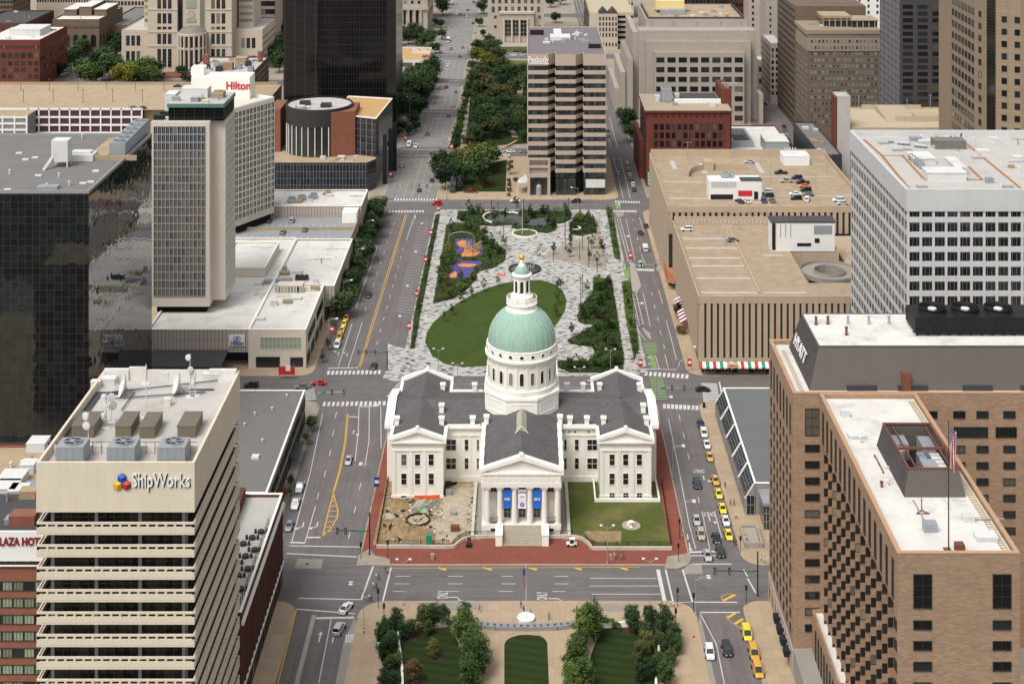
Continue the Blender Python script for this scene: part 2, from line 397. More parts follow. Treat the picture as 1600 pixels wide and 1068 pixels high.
block(-700, -53, 236, 334, 'pavement_tan', (0, 3, 5, 0));block(-700, 700, -390, 200, 'lawn_dark', 0, 'parkland');block(-700, -63.3, 349.5, 444, 'pavement_grey', (0, 5, 5, 0));block(-700, -69, 463, 648, 'pavement_tan', (0, 5, 5, 0))
block(-38.5, 39, 236, 334, 'pavement_tan', (0, 0, 6, 6));block(-41, 40.3, 349.5, 444, 'pavement_tan', 3.5);block(-41, 39.5, 463, 648, 'plaza_pavers', 5)
block(50, 700, 236, 334, 'pavement_tan', (0, 0, 0, 4));block(53, 700, 349.5, 444, 'pavement_tan', (5, 0, 0, 5));block(52.3, 128, 463, 648, 'pavement_tan', (6, 5, 5, 5))
for a, b_ in rows:
 block(-296, -66, a, b_, 'pavement_grey');block(-42, 43, a, b_, 'pavement_tan'if a==664 else'pavement_grey');block(56, 128, a, b_, 'pavement_grey');block(156, 700, a, b_, 'pavement_grey');block(-700, -322, a, b_, 'pavement_grey')
block(156, 700, 463, 648, 'pavement_grey')
def patch(name, pts, m, z=.136, px=True, kind='structure', h=None):
 q=G(pts)if px else pts;b=MB()
 if h:b.prism(q, z-.1, z+h)
 else:b.poly([(x, y, z)for x, y in(q if sum(q[i][0]*q[(i+1)%len(q)][1]-q[(i+1)%len(q)][0]*q[i][1]for i in range(len(q)))>0 else q[::-1])])
 return b.build(name, m, kind=kind)
patch('brick_pavement', rrect(-40.7, 40, 350, 443.6, 3.2), 'brick_paving', .136, False)
patch('corner_pavement', [(557, 884), (560, 868), (577, 857), (586, 868), (608, 872), (610, 882)], 'pavement_grey', .142)
patch('corner_pavement', [(1043, 869), (1078, 864), (1080, 873), (1076, 882), (1058, 889), (1038, 889)], 'pavement_grey', .142)
patch('bus_pad', [(554.7, 964), (557, 982), (543, 1068), (524, 1068), (537, 1002)], 'concrete_patch', .012)
patch('bus_pad', [(1094, 960), (1119, 1068), (1101, 1068), (1088, 985)], 'concrete_patch', .012)
patch('concrete_repair', [(460, 887), (465, 872), (505, 873), (502, 888)], 'concrete_patch', .012)
patch('concrete_repair', [(1068, 889), (1076, 880), (1096, 882), (1098, 896), (1070, 896)], 'concrete_patch', .013)
patch('concrete_lane', [(646, 942), (715, 956), (760, 950), (745, 940.5)], 'concrete_patch', .140)
patch('concrete_lane', [(903, 943), (950, 956), (985, 955), (1010, 944)], 'concrete_patch', .140)
patch('manhole_cover', [(476, 880.5), (480, 879), (484, 880.5), (480, 882)], 'mulch', .016)
b=MB();b.box(-49, -48, 297, 328, 0, .22);b.build('median_strip', 'kerb_stone', kind='structure')
# painted markings ------------------------------------------------
def line(mb, a, c, w, mi=0, z=.012):
 a, c=P(*a)[:2], P(*c)[:2];seg(mb, a, c, w, mi, z)
def seg(mb, a, c, w, mi=0, z=.012):
 dx, dy=c[0]-a[0], c[1]-a[1];l=hypot(dx, dy)or 1;ox, oy=-dy/l*w/2, dx/l*w/2
 q=[(a[0]-ox, a[1]-oy, z), (c[0]-ox, c[1]-oy, z), (c[0]+ox, c[1]+oy, z), (a[0]+ox, a[1]+oy, z)]
 mb.poly(q, mi)
def pl(mb, pts, w, mi=0):
 for a, c in zip(pts, pts[1:]):line(mb, a, c, w, mi)
def dashes(mb, a, c, n, duty=.3, w=.16, mi=0):
 a, c=P(*a)[:2], P(*c)[:2]
 for i in range(n):
  t0=(i+.1)/n;t1=t0+duty/n
  seg(mb, (a[0]+(c[0]-a[0])*t0, a[1]+(c[1]-a[1])*t0), (a[0]+(c[0]-a[0])*t1, a[1]+(c[1]-a[1])*t1), w, mi)
def zebra(a, c, n, L, w=.75, name='crosswalk', m='paint_white', z=.014, duty=None):
 """bars across the walk a->c (pixels), each L metres long, square to the walk"""
 a, c=P(*a)[:2], P(*c)[:2];mb=MB();dx, dy=c[0]-a[0], c[1]-a[1];l=hypot(dx, dy);ux, uy=-dy/l, dx/l
 for i in range(n):
  t=(i+.5)/n;x, y=a[0]+dx*t, a[1]+dy*t
  seg(mb, (x-ux*L/2, y-uy*L/2), (x+ux*L/2, y+uy*L/2), w, 0, z)
 struct(name, mb, m)
w=MB();y=MB()
pl(y, [(563, 573), (600, 452), (636, 335)], .22);pl(y, [(560.5, 573), (597, 452), (633.5, 335)], .22)
pl(w, [(580, 381), (588, 384), (588.5, 389), (556, 481)], .22);pl(w, [(550, 505), (528.5, 573)], .2);pl(w, [(566, 503), (544, 573)], .2);pl(w, [(649, 334.5), (635, 375)], .2)
dashes(w, (616, 346), (566, 498), 9);dashes(w, (630.6, 385), (585, 550), 10);line(w, (512.5, 575), (560, 574), .6)
for i in range(31):
 t=i/30;a, b2=(652-33*t, 355+131*t), (674.5-31.5*t, 357.5+132*t);line(w, a, b2, .16)
pl(y, [(544.3, 646), (540.6, 689), (532, 734), (521, 770)], .22);pl(y, [(542, 646), (538.5, 689), (530, 734), (520, 770)], .2)
pl(y, [(521, 770), (513, 800), (504, 837), (516, 826), (527, 808), (528, 797), (524, 782), (521, 770)], .28)
for k in range(7):line(y, (518.5-2.2*k, 781+8.5*k), (525+(1.2*k if k<3 else 4-2.6*(k-2)), 783+7.6*k), .3)
pl(w, [(504, 646), (485, 737), (463, 818), (456, 846)], .2);pl(w, [(561, 635), (559.7, 677), (554.7, 720)], .2);pl(w, [(577, 635), (576.6, 689), (570, 728)], .2);pl(w, [(595, 634), (595.4, 700)], .2);line(w, (561, 635), (592, 634), .5);line(w, (545, 651), (561, 651), .5)
for a in[(525, 648), (521, 676), (516, 707), (508, 739), (497, 774), (563, 759), (554.7, 796), (546, 836)]:line(w, (a[0]+1, a[1]-5), (a[0]-1.5, a[1]+5), .18)
pl(w, [(493, 790), (476.5, 847)], .2);line(w, (453.5, 846.7), (476.5, 847.6), .55);line(w, (480, 839), (501, 839), .55)
pl(w, [(452, 852), (563, 854)], .4);pl(w, [(448, 864), (557.5, 869.5)], .4);pl(w, [(583, 884), (564.5, 936)], .4);pl(w, [(611, 886), (598, 939)], .4)
pl(w, [(466, 934), (564.5, 936)], .35);pl(w, [(464.7, 951), (554.7, 958)], .4);line(w, (494, 965), (553, 964), .75);pl(w, [(517.5, 967), (498, 1066)], .2);pl(w, [(610, 941), (700, 942), (1000, 941), (1080, 940)], .18)
b=MB();pl(b, [(463.5, 951), (434, 1068)], .3);[setattr(b, 'v', [(x_, y_, .138)for x_, y_, _ in b.v])];struct('kerb_marking', b, 'paint_yellow')
for r, L in((899.6, [(618, 641), (700, 723), (784, 802), (866, 888)]), (911.4, [(616, 640), (700, 723), (784, 806), (867, 889)]), (923.3, [(614, 634), (696, 718), (779, 801), (863, 883)])):
 for a, c in L:line(w, (a, r), (c, r), .2)
for r, a, c in((903, 922, 1026), (914.7, 921, 1032), (927.5, 924, 1036)):line(w, (a, r), (c, r), .2)
line(y, (612, 887), (1000, 885.5), .16)
for a, c in((684, 697), (755, 768), (826, 839), (898, 909), (969, 981)):line(y, (a, 885.8), (c, 889.5), .8)
pl(w, [(1028, 889), (1039, 941)], .9);pl(w, [(1040, 889), (1052, 941)], .4);pl(w, [(1066.6, 889), (1082, 939.5)], .4);line(w, (1084, 939.8), (1151.6, 940.2), .4);line(w, (1094, 956), (1156, 956), .4)
line(w, (1077, 862), (1120, 861), .7);line(w, (1077, 867.5), (1123, 867.5), .4);line(w, (1081, 880.5), (1143, 880.5), .4);pl(w, [(1168, 903), (1181, 925.5)], .4);pl(w, [(1162, 889), (1168, 900)], .3)
for a, c in(((1129, 938), (1149.6, 928)), ((1136, 965), (1149, 957)), ((1146.5, 975), (1161, 966))):line(y, a, c, .7)
pl(y, [(1129, 938), (1127, 931), (1136, 927), (1149.6, 928)], .16);pl(y, [(1135, 960), (1136, 966), (1162, 985)], .16)
pl(w, [(1094, 958), (1119, 1005), (1132, 1068)], .2)
pl(w, [(1044.7, 653.6), (1062, 740), (1077, 819.5), (1087, 857)], .18);pl(w, [(1096.7, 798), (1109, 857)], .18);pl(w, [(1116, 798), (1128, 840)], .18)
for a in[(1062, 652), (1068.6, 680), (1075.6, 712.6), (1091.6, 780)]:line(w, (a[0]-1, a[1]-4.5), (a[0]+1, a[1]+4.5), .18)
pl(w, [(964, 341), (982, 409)], .2);pl(w, [(968.5, 341), (986, 407)], .2)
for k in range(13):line(w, (964.4+1.4*k, 343+5.2*k), (969+1.36*k, 343+5.2*k), .16)
pl(w, [(978, 342), (992, 406)], .18);pl(w, [(999, 339.5), (1006, 362)], .18);pl(w, [(1002, 397), (1008, 412)], .18)
dashes(w, (988, 340), (1003, 400), 4);pl(w, [(988, 458), (999, 508)], .18);pl(w, [(993.5, 456), (1005, 506)], .18)
for k in range(8):line(w, (988.6+1.4*k, 461+6.4*k), (994.4+1.5*k, 461+6.4*k), .16)
pl(w, [(1004.7, 457.6), (1016, 509.5)], .18);pl(w, [(1029, 453), (1035, 474)], .18);pl(w, [(1041, 500), (1057, 561.5)], .18);pl(w, [(1039, 553), (1044, 574)], .18)
pl(w, [(993, 510), (1009, 532)], .18);pl(w, [(1005, 512), (1016, 530)], .18);pl(w, [(1024, 555), (1030, 576)], .18);pl(w, [(1060, 573), (1062, 565), (1070, 559)], .18)
for a in[(1019, 459), (1023, 478.6), (1028, 498), (1032, 519), (1037.6, 541)]:line(w, (a[0]-.8, a[1]-3), (a[0]+.8, a[1]+3), .2)
line(w, (1002, 576), (1058, 577), .4)
line(w, (618, 606), (700, 606), .12);line(y, (1125, 612), (1200, 612.5), .2);line(w, (700, 600), (800, 600), .1);pl(w, [(1124, 596), (1127, 611)], .5);line(w, (860, 605), (930, 605), .12)
dashes(w, (720, 320), (945, 320), 12, .35)
for X, k, c in((-60.5, 34, w), (-57, 34, w), (-50, 34, w), (-46, 34, w)):
 for i in range(k*2):seg(c, (X, 668+i*9.2), (X, 671+i*9.2), .16)
for s, e in((664, 743), (760, 836), (850, 925), (942, 1017), (1035, 1205), (1225, 1420)):
 seg(y, (-53.5, s+3), (-53.5, e-3), .14)
 for q in(s-2.2, e+2.2):seg(w, (-65, q), (-43, q), .5)
 for X in(48.5, ):seg(w, (X, s+2), (X, e-2), .2)
 seg(w, (45.2, s+2), (45.2, e-2), .2)
struct('lane_markings', w, 'paint_white');struct('centre_line', y, 'paint_yellow')
zebra((510, 582), (596, 581), 13, 3.1, .85);zebra((503, 631), (611, 629.5), 15, 3.1, .85);zebra((480, 607), (483, 625), 6, 4.3, .6);zebra((612, 621), (640, 589), 10, 4, .7)
zebra((615, 311.5), (684, 311.5), 15, 3.4, .8);zebra((606.7, 330.5), (663, 330), 12, 3.2, .85)
zebra((1006, 583), (1077, 588), 10, 3.4, .9);zebra((1035, 634), (1092, 637), 9, 3.2, .9);zebra((1108, 598), (1112, 628), 10, 5, .8);zebra((996, 600), (1004, 616), 6, 3.6, .7)
zebra((995, 421), (1022, 422), 9, 2.6, .7);zebra((960, 315), (1000.5, 316), 10, 3, .8);zebra((957, 330), (995, 330), 10, 3, .8)
zebra((1014.5, 535), (1019, 552), 8, 4.3, .55, 'cycle_lane', 'paint_green');zebra((1025, 589), (1032, 625), 9, 4.2, .9, 'cycle_lane', 'paint_green')
patch('cycle_lane', [(1013.5, 554), (1021.5, 554), (1027, 575), (1018.5, 575)], 'paint_green', .012);patch('cycle_lane', [(974.5, 420), (983, 420), (984.5, 434), (976, 434)], 'paint_green', .14);patch('cycle_lane', [(961, 317), (968, 317), (970, 326), (962, 326)], 'paint_green', .013)
patch('traffic_island', [(983, 408), (991, 412), (1002, 447), (996, 457), (988, 455)], 'kerb_stone', .05, h=.1);patch('traffic_island', [(1003, 513), (1015, 520), (1018, 531), (1013, 528)], 'kerb_stone', .05, h=.1)
patch('traffic_island', [(961, 333), (974, 332), (976, 336), (966, 341)], 'pavement_grey', .05, h=.1)
patch('kerb_extension', [(1023, 412), (1026, 405), (1052, 400), (1053, 430), (1045, 428), (1026, 424)], 'pavement_grey', .05, h=.09)
patch('kerb_extension', [(1040, 441), (1044, 435), (1060, 433), (1064, 446), (1047, 448)], 'pavement_grey', .05, h=.09)
patch('kerb_extension', [(598, 590), (606, 574), (606, 537), (620, 541), (632, 545), (660, 588), (640, 592), (618, 596)], 'plaza_pavers', .05, h=.085)
def arrow(px, py, kind='left', rz=0.0, s=1.0):
 x, y_, _=P(px, py);mb=MB();z=.014
 def T(q):return[(x+(a*cos(rz)-b_*sin(rz))*s, y_+(a*sin(rz)+b_*cos(rz))*s, z)for a, b_ in q]
 if kind=='ahead':mb.poly(T([(-.15, -2), (.15, -2), (.15, .8), (-.15, .8)]));mb.poly(T([(-.55, .8), (.55, .8), (0, 2)]))
 else:
  f=-1 if kind=='left'else 1
  mb.poly(T([(-.15, -2), (.15, -2), (.15, .3), (-.15, .3)]));mb.poly(T([(-.15, .3), (.15, .3), (f*1.1, 1.0), (f*1.1, 1.3)]));mb.poly(T([(f*1.0, .5), (f*2.1, 1.15), (f*1.0, 1.8)]))
 struct('turn_arrow', mb, 'paint_white')
for a in[(473, 821.5, 'right', pi), (495, 821, 'right', pi), (712, 932.5, 'right', -pi/2), (870, 934.5, 'right', -pi/2), (500, 994, 'ahead', 0), (521, 995, 'right', 0), (529, 551, 'left', 0), (543, 553, 'left', 0), (552, 676, 'left', pi), (1100, 748, 'left', pi), (1109, 812, 'left', pi), (1078, 854, 'ahead', pi), (1075, 840, 'right', pi), (1008, 566, 'left', pi), (1007, 556, 'left', pi), (649, 339, 'ahead', pi)]:arrow(*a)
def roadtext(s, px, py, rz, size=2.6, width=None):
 x, y_, _=P(px, py);T=Matrix.Translation((x, y_, .014))@Matrix.Rotation(rz, 4, 'Z')
 struct('road_lettering', text_mb(s, size, 0, None, M=T, bold=.03, width=width), 'paint_white')
roadtext('ONLY', 699, 935, pi/2, 3.5, 3.5);roadtext('ONLY', 855, 937, pi/2, 3.5, 3.5);roadtext('ONLY', 1100, 733, pi, 3, 3.2);roadtext('ONLY', 1117, 800, pi, 3, 3.2);zebra((539, 997), (557, 996), 5, 3.2, .35, 'lane_bars')
# ---------------------------------------------------------------- Kiener plaza surfaces
Z7=lambda L:[(660+a/5.333, 310+b_/5.333)for a, b_ in L]
Z8=lambda L:[(860+a/3.558, 310+b_/3.558)for a, b_ in L]
OVAL=[(664, 535), (667, 520), (676, 505), (695, 488), (715, 474), (737, 461), (760, 451), (785, 443), (815, 438.5), (845, 438), (865, 444), (878, 453), (885, 468), (883, 485), (873, 503), (855, 525), (830, 548), (800, 564), (765, 572), (723, 574), (695, 569), (675, 556)]
patch('lawn', OVAL, 'lawn', .2)
BED_PLAY=[(698, 352), (716, 348), (748, 354), (757.5, 374), (772, 381), (791, 392), (789, 407.5), (772, 419), (744, 426), (746, 434), (731, 452), (707, 467.5), (677, 475)]
BED_TOP=[(716, 330.6), (892.5, 330.6), (893, 342), (881, 349), (870, 350), (868, 361), (855, 365), (829, 360.6), (799, 357), (800, 352), (772.5, 354), (742.5, 352), (722, 346.6), (714, 342)]
BED_SMALL=[(902, 334), (928, 340), (932, 364), (909, 369), (890.6, 367), (889, 353)]
BED_BIG=[(927, 434), (955.6, 439), (975, 563), (972, 582.6), (891, 582.6), (870, 574), (871, 564), (888, 566), (916, 567), (930, 554.5), (926, 543), (891, 537.6), (886.7, 533), (930, 508), (905, 504), (902, 492.6), (913, 473), (927, 459)]
BED_L=[(681, 336), (687, 336), (657, 490.6), (647.5, 545), (641, 545), (647.5, 490.6)]
BED_R1=[(947, 324), (957, 327), (969.6, 407), (960, 403)]
BED_R2=[(972, 442), (984, 439), (998, 543), (991, 563), (978, 495.5)]
for q in(BED_PLAY, BED_TOP, BED_SMALL, BED_BIG, BED_L, BED_R1, BED_R2):patch('planting_soil', q, 'soil', .17)
RUB=Z7([(270, 340), (420, 335), (420, 375), (500, 400), (505, 470), (440, 490), (335, 492), (335, 520), (490, 525), (500, 555), (440, 575), (420, 620), (440, 640), (380, 665), (230, 670), (215, 640), (255, 610), (230, 560), (310, 530), (325, 500), (320, 470), (265, 455), (300, 410), (265, 390)])
patch('play_surface', RUB, 'rubber_blue', .19)
ORA=[Z7([(285, 370), (330, 350), (365, 355), (360, 390), (400, 410), (470, 410), (480, 450), (440, 485), (330, 490), (310, 475), (345, 450), (350, 420), (300, 395)]), Z7([(290, 555), (330, 545), (440, 548), (450, 560), (390, 575), (320, 572)]), Z7([(230, 635), (270, 610), (290, 625), (280, 660), (230, 665)])]
for q in ORA:patch('play_surface', q, 'rubber_orange', .2)
GRY=Z7([(520, 180), (560, 140), (800, 140), (870, 185), (960, 160), (1130, 170), (1130, 200), (1000, 240), (850, 230), (740, 210), (600, 205)])
patch('play_surface', GRY, 'rubber_grey', .19)
patch('sand_paving', Z7([(1070, 440), (1270, 350), (1430, 310), (1440, 170), (1480, 170), (1490, 330), (1540, 590), (1390, 580), (1280, 530), (980, 500)]), 'pavement_grey', .14)
patch('broadway_walk', [(880, 583), (990, 583), (1000, 588), (640, 588), (640, 575)], 'plaza_pavers', .142)
# ---------------------------------------------------------------- courthouse yard and the square in front
patch('lawn', [(11.3, 391.9), (11.3, 363.5), (14, 363), (17, 360.5), (18.5, 358.2), (36, 358.2), (35.8, 391.9)], 'lawn_worn', .16, False)
for a_, c_ in((9.2, 10.6), (-13.3, -11.4)):patch('stone_paving', rect(a_, c_, 361.5, 391.8), 'concrete_patch', .15, False)
patch('bare_earth', [(913, 830), (971, 830), (970, 848), (936, 848), (918, 840)], 'dirt', .165)
patch('bare_earth', [(-13.9, 391.9), (-38.2, 391.9), (-38.4, 358.9), (-20, 358.9), (-17, 361), (-13.9, 362.3)], 'dirt', .16, False)
patch('gravel_yard', [(703, 765), (716, 755), (735, 756), (735, 832), (715, 836), (706, 848), (680, 848), (684, 800), (693, 780)], 'dirt_pale', .166)
patch('gravel_yard', [(735, 756), (743, 756), (740, 830), (733, 832)], 'gravel', .168)
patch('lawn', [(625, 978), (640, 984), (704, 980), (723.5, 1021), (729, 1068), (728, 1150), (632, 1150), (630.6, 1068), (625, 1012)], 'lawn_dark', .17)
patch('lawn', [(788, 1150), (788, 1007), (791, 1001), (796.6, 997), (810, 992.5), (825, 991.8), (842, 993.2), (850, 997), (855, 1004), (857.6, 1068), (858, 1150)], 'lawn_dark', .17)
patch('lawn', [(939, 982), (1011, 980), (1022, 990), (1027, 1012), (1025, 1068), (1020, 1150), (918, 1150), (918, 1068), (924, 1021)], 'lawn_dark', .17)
for c in((639, 998), (660, 985), (680, 1028), (640, 1037), (651, 1066), (985, 986), (1000, 1005)):
 x, y_, _=P(*c);b=MB();b.disc(x, y_, 1.5, .18, 14);struct('mulch_ring', b, 'mulch')
x, y_, _=P(986, 821);b=MB();b.disc(x, y_, 2.4, .175, 20);struct('flower_bed', b, 'gravel')
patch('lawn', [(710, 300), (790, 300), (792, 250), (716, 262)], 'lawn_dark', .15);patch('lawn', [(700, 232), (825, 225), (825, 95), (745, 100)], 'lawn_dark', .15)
patch('lawn', [(786, 82), (825, 82), (825, 68), (780, 70)], 'verge', .154);patch('lawn', [(795, 110), (825, 110), (825, 95), (790, 95)], 'verge', .154)
patch('park_path', [(719, 232), (728, 232), (737, 122), (732, 122)], 'pavement_grey', .16);patch('park_path', [(800, 215), (810, 215), (803, 200), (795, 203)], 'pavement_grey', .16);patch('park_path', [(806, 168), (815, 168), (818, 120), (811, 120)], 'pavement_grey', .16)
patch('park_path', [(745, 180), (765, 181), (765, 177), (746, 177)], 'pavement_grey', .161)
patch('car_park', [(784, 90), (824, 90), (824, 82), (786, 82)], 'asphalt_old', .158)
# ================================================================ building materials
plain('white_stone', (.76, .73, .655), .8, .05, .25, grime=.13, streak=True);plain('white_trim', (.82, .80, .735), .75, .04, .3, grime=.10)
plain('step_stone', (.36, .32, .25), .9, .18, .8);plain('retaining_stone', (.50, .46, .38), .9, .2, .6, grime=.3)
panels('slate', (.105, .098, .10), (.075, .07, .07), .9, .55, .05, .07, .75, .22, .35, True, .25)
plain('copper', (.265, .405, .325), .75, .16, .6, grime=.34, streak=True);plain('copper_rib', (.36, .47, .40), .7, .12)
plain('gold', (.75, .42, .06), .35, .05, spec=.5, metal=.6)
plain('frame_white', (.6, .58, .52), .7, .1);plain('frame_dark', (.035, .033, .03), .6, .1);plain('frame_grey', (.25, .25, .25), .6, .1);plain('metal_grey', (.33, .35, .37), .5, .12, metal=.3, spec=.5);plain('metal_dark', (.04, .04, .042), .55, .15)
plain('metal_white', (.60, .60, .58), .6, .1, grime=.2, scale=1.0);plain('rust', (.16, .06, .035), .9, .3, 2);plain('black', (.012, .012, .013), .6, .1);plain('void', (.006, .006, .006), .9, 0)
glassmat('glass', frac=.07);glassmat('glass_blind', (.012, .012, .012), (.185, .135, .065), .86, .4, .3);glassmat('glass_green', (.03, .04, .035), (.30, .34, .24), .8);glassmat('glass_some', (.012, .012, .012), (.12, .11, .09), .16)
plain('roof_white', (.62, .60, .555), .85, .16, .14, grime=.36);plain('roof_grey', (.165, .16, .15), .95, .14, .15, grime=.15);plain('roof_pale', (.44, .42, .39), .95, .12, .15, grime=.22);plain('roof_tan', (.36, .275, .18), .95, .26, .15, grime=.2);plain('roof_dark', (.065, .065, .065), .95, .2, .2)
plain('cream_panel', (.62, .545, .425), .8, .05, .3, grime=.10, streak=True);panels('cream_seams', (.63, .55, .425), (.54, .47, .36), 1.6, 2.9, .04, .04, .8, .07, .3, False, .04, grime=.06)
brickmat('brick_dark', (.135, .052, .038), (.10, .04, .03), (.05, .03, .025), .7, .25)
brickmat('brick_tan', (.345, .232, .155), (.26, .172, .115), (.295, .205, .14), 1.1, .32, False, .9, .14);brickmat('brick_red', (.165, .048, .035), (.13, .038, .028), (.12, .045, .035), .7, .25);brickmat('brick_orange', (.255, .10, .062), (.21, .082, .05), (.22, .10, .07), .7, .25)
panels('mansard', (.115, .098, .09), (.055, .047, .043), .55, 50, .09, .01, .6, .12, .4)
brickmat('mansard_shingle', (.10, .088, .084), (.075, .066, .063), (.02, .02, .02), .9, .6)
plain('sign_blue', (.02, .045, .24), .6, .03);plain('banner_blue', (.02, .13, .50), .75, .08);plain('banner_white', (.78, .78, .76), .75, .04);plain('sign_red', (.50, .03, .03), .6, .05);plain('sign_maroon', (.20, .018, .035), .6, .05);plain('sign_white', (.72, .71, .69), .55, .03);plain('sign_green', (.02, .25, .13), .6, .05);plain('yellow_paint', (.75, .45, .03), .5, .05);plain('orange_plastic', (.75, .13, .03), .6, .1);plain('blue_bright', (.02, .08, .5), .5, .05)
def xz(mb, pts, y0, y1, mi=0):
 """outline in x-z pushed along y"""
 n=len(mb.v);k=len(pts);mb.v+=[(x, y0, z)for x, z in pts]+[(x, y1, z)for x, z in pts]
 for i in range(k):j=(i+1)%k;mb.f.append((n+j, n+i, n+k+i, n+k+j));mb.m.append(mi)
 mb.f.append(tuple(range(n, n+k)));mb.m.append(mi);mb.f.append(tuple(n+2*k-1-i for i in range(k)));mb.m.append(mi);return mb
def yz(mb, pts, x0, x1, mi=0):
 n=len(mb.v);k=len(pts);mb.v+=[(x0, y, z)for y, z in pts]+[(x1, y, z)for y, z in pts]
 for i in range(k):j=(i+1)%k;mb.f.append((n+i, n+j, n+k+j, n+k+i));mb.m.append(mi)
 mb.f.append(tuple(n+k-1-i for i in range(k)));mb.m.append(mi);mb.f.append(tuple(range(n+k, n+2*k)));mb.m.append(mi);return mb
def archwin(w, h, fr='white_trim', gl='glass', n=8, t=.14):
 k=('arch', w, h, fr, gl)
 if k not in WMESH:
  m=MB();r=w/2;o=[(-r, -h/2), (r, -h/2)]+[(r*cos(pi*i/n), h/2-r+r*sin(pi*i/n))for i in range(n+1)]
  m.poly([(x, -.05, z)for x, z in o], 1);O=[(x*(1+t/r), z+(t if z>0 else-t))for x, z in o]
  for i in range(len(o)):
   j=(i+1)%len(o);a, b_, c, d=o[i], o[j], O[j], O[i]
   m.poly([(a[0], -.16, a[1]), (d[0], -.16, d[1]), (c[0], -.16, c[1]), (b_[0], -.16, b_[1])]);m.poly([(d[0], -.16, d[1]), (d[0], 0, d[1]), (c[0], 0, c[1]), (c[0], -.16, c[1])]);m.poly([(a[0], -.16, a[1]), (b_[0], -.16, b_[1]), (b_[0], -.05, b_[1]), (a[0], -.05, a[1])])
  WMESH[k]=(m, m.mesh('window', [fr, gl]), [fr, gl])
 return k
def oculus(r, fr='white_trim', gl='glass', n=12):
 k=('oc', r, fr, gl)
 if k not in WMESH:
  m=MB();c=[(cos(2*pi*i/n), sin(2*pi*i/n))for i in range(n)]
  m.poly([(x*r, -.05, z*r)for x, z in c], 1);q=r+.14
  for i in range(n):
   a, b_=c[i], c[(i+1)%n]
   m.poly([(a[0]*r, -.18, a[1]*r), (a[0]*q, -.18, a[1]*q), (b_[0]*q, -.18, b_[1]*q), (b_[0]*r, -.18, b_[1]*r)]);m.poly([(a[0]*q, -.18, a[1]*q), (a[0]*q, 0, a[1]*q), (b_[0]*q, 0, b_[1]*q), (b_[0]*q, -.18, b_[1]*q)])
   m.poly([(a[0]*r, -.18, a[1]*r), (b_[0]*r, -.18, b_[1]*r), (b_[0]*r, -.05, b_[1]*r), (a[0]*r, -.05, a[1]*r)])
  WMESH[k]=(m, m.mesh('window', [fr, gl]), [fr, gl])
 return k
def gz(mb, xs, z0, z1):
 """lift the points of a flat gable"""
def hvac(b, x0, x1, y0, y1, z, h, m='metal_grey', fans=1, name='rooftop_unit', parent=None):
 mb=MB();mb.box(x0, x1, y0, y1, z+.25, z+h, 0);mb.box(x0+.2, x1-.2, y0+.2, y1-.2, z, z+.25, 1)
 for i in range(fans):
  cx=x0+(x1-x0)*(i+.5)/fans;r=min((x1-x0)/fans, y1-y0)*.38;cy=(y0+y1)/2
  mb.lathe(cx, cy, [(r*1.08, z+h), (r*1.08, z+h+.35), (r, z+h+.35), (r, z+h+.12)], 14, 0);mb.disc(cx, cy, r, z+h+.12, 14, 1);mb.lathe(cx, cy, [(r*.3, z+h+.12), (r*.3, z+h+.4), (0, z+h+.4)], 8, 0)
  for k in range(6):
   a=k*pi/3;mb.beam((cx+.3*r*cos(a), cy+.3*r*sin(a), z+h+.27), (cx+r*cos(a+.25), cy+r*sin(a+.25), z+h+.27), .09, 0, 4)
 n=max(2, int((x1-x0)/1.2))
 for i in range(n):xa=x0+(x1-x0)*(i+.5)/n;mb.box(xa-.06, xa+.06, y0-.05, y0, z+.4, z+h-.15, 0)
 return b.part(name, mb, [m, 'metal_dark'], parent)
def boxunit(b, x0, x1, y0, y1, z, h, m='metal_white', name='rooftop_unit', lid=.12, parent=None):
 mb=MB();mb.box(x0, x1, y0, y1, z, z+h);mb.box(x0-lid, x1+lid, y0-lid, y1+lid, z+h, z+h+.15)
 for k in range(3):zz=z+h*(.3+.2*k);mb.box(x0+.2, x1-.2, y0-.05, y0, zz, zz+h*.08)
 return b.part(name, mb, [m], parent)
def clutter(b, x0, x1, y0, y1, z, n, parent=None, seed=1, mats=('metal_white', 'metal_grey', 'roof_tan')):
 """vents, small units and pipe runs scattered over a roof"""
 r=random.Random(seed)
 for i in range(n):
  x, y_=r.uniform(x0, x1), r.uniform(y0, y1);k=r.random()
  if k<.45:
   s, h=r.uniform(.7, 1.8), r.uniform(.6, 1.5);boxunit(b, x-s, x+s, y_-s*.7, y_+s*.7, z, h, r.choice(mats), 'roof_vent', .08, parent)
  elif k<.75:
   mb=MB();h=r.uniform(.7, 1.6);mb.lathe(x, y_, [(.22, z), (.22, z+h), (.4, z+h), (.34, z+h+.3), (0, z+h+.35)], 8);b.part('vent_pipe', mb, [r.choice(mats)], parent)
  else:
   mb=MB();L=r.uniform(3, 8);d=r.choice(((1, 0), (0, 1)));mb.beam((x, y_, z+.35), (x+d[0]*L, y_+d[1]*L, z+.35), .12, 0, 6)
   for q in(0, .5, 1):mb.box(x+d[0]*L*q-.12, x+d[0]*L*q+.12, y_+d[1]*L*q-.12, y_+d[1]*L*q+.12, z, z+.3)
   b.part('roof_pipe', mb, [r.choice(mats)], parent)
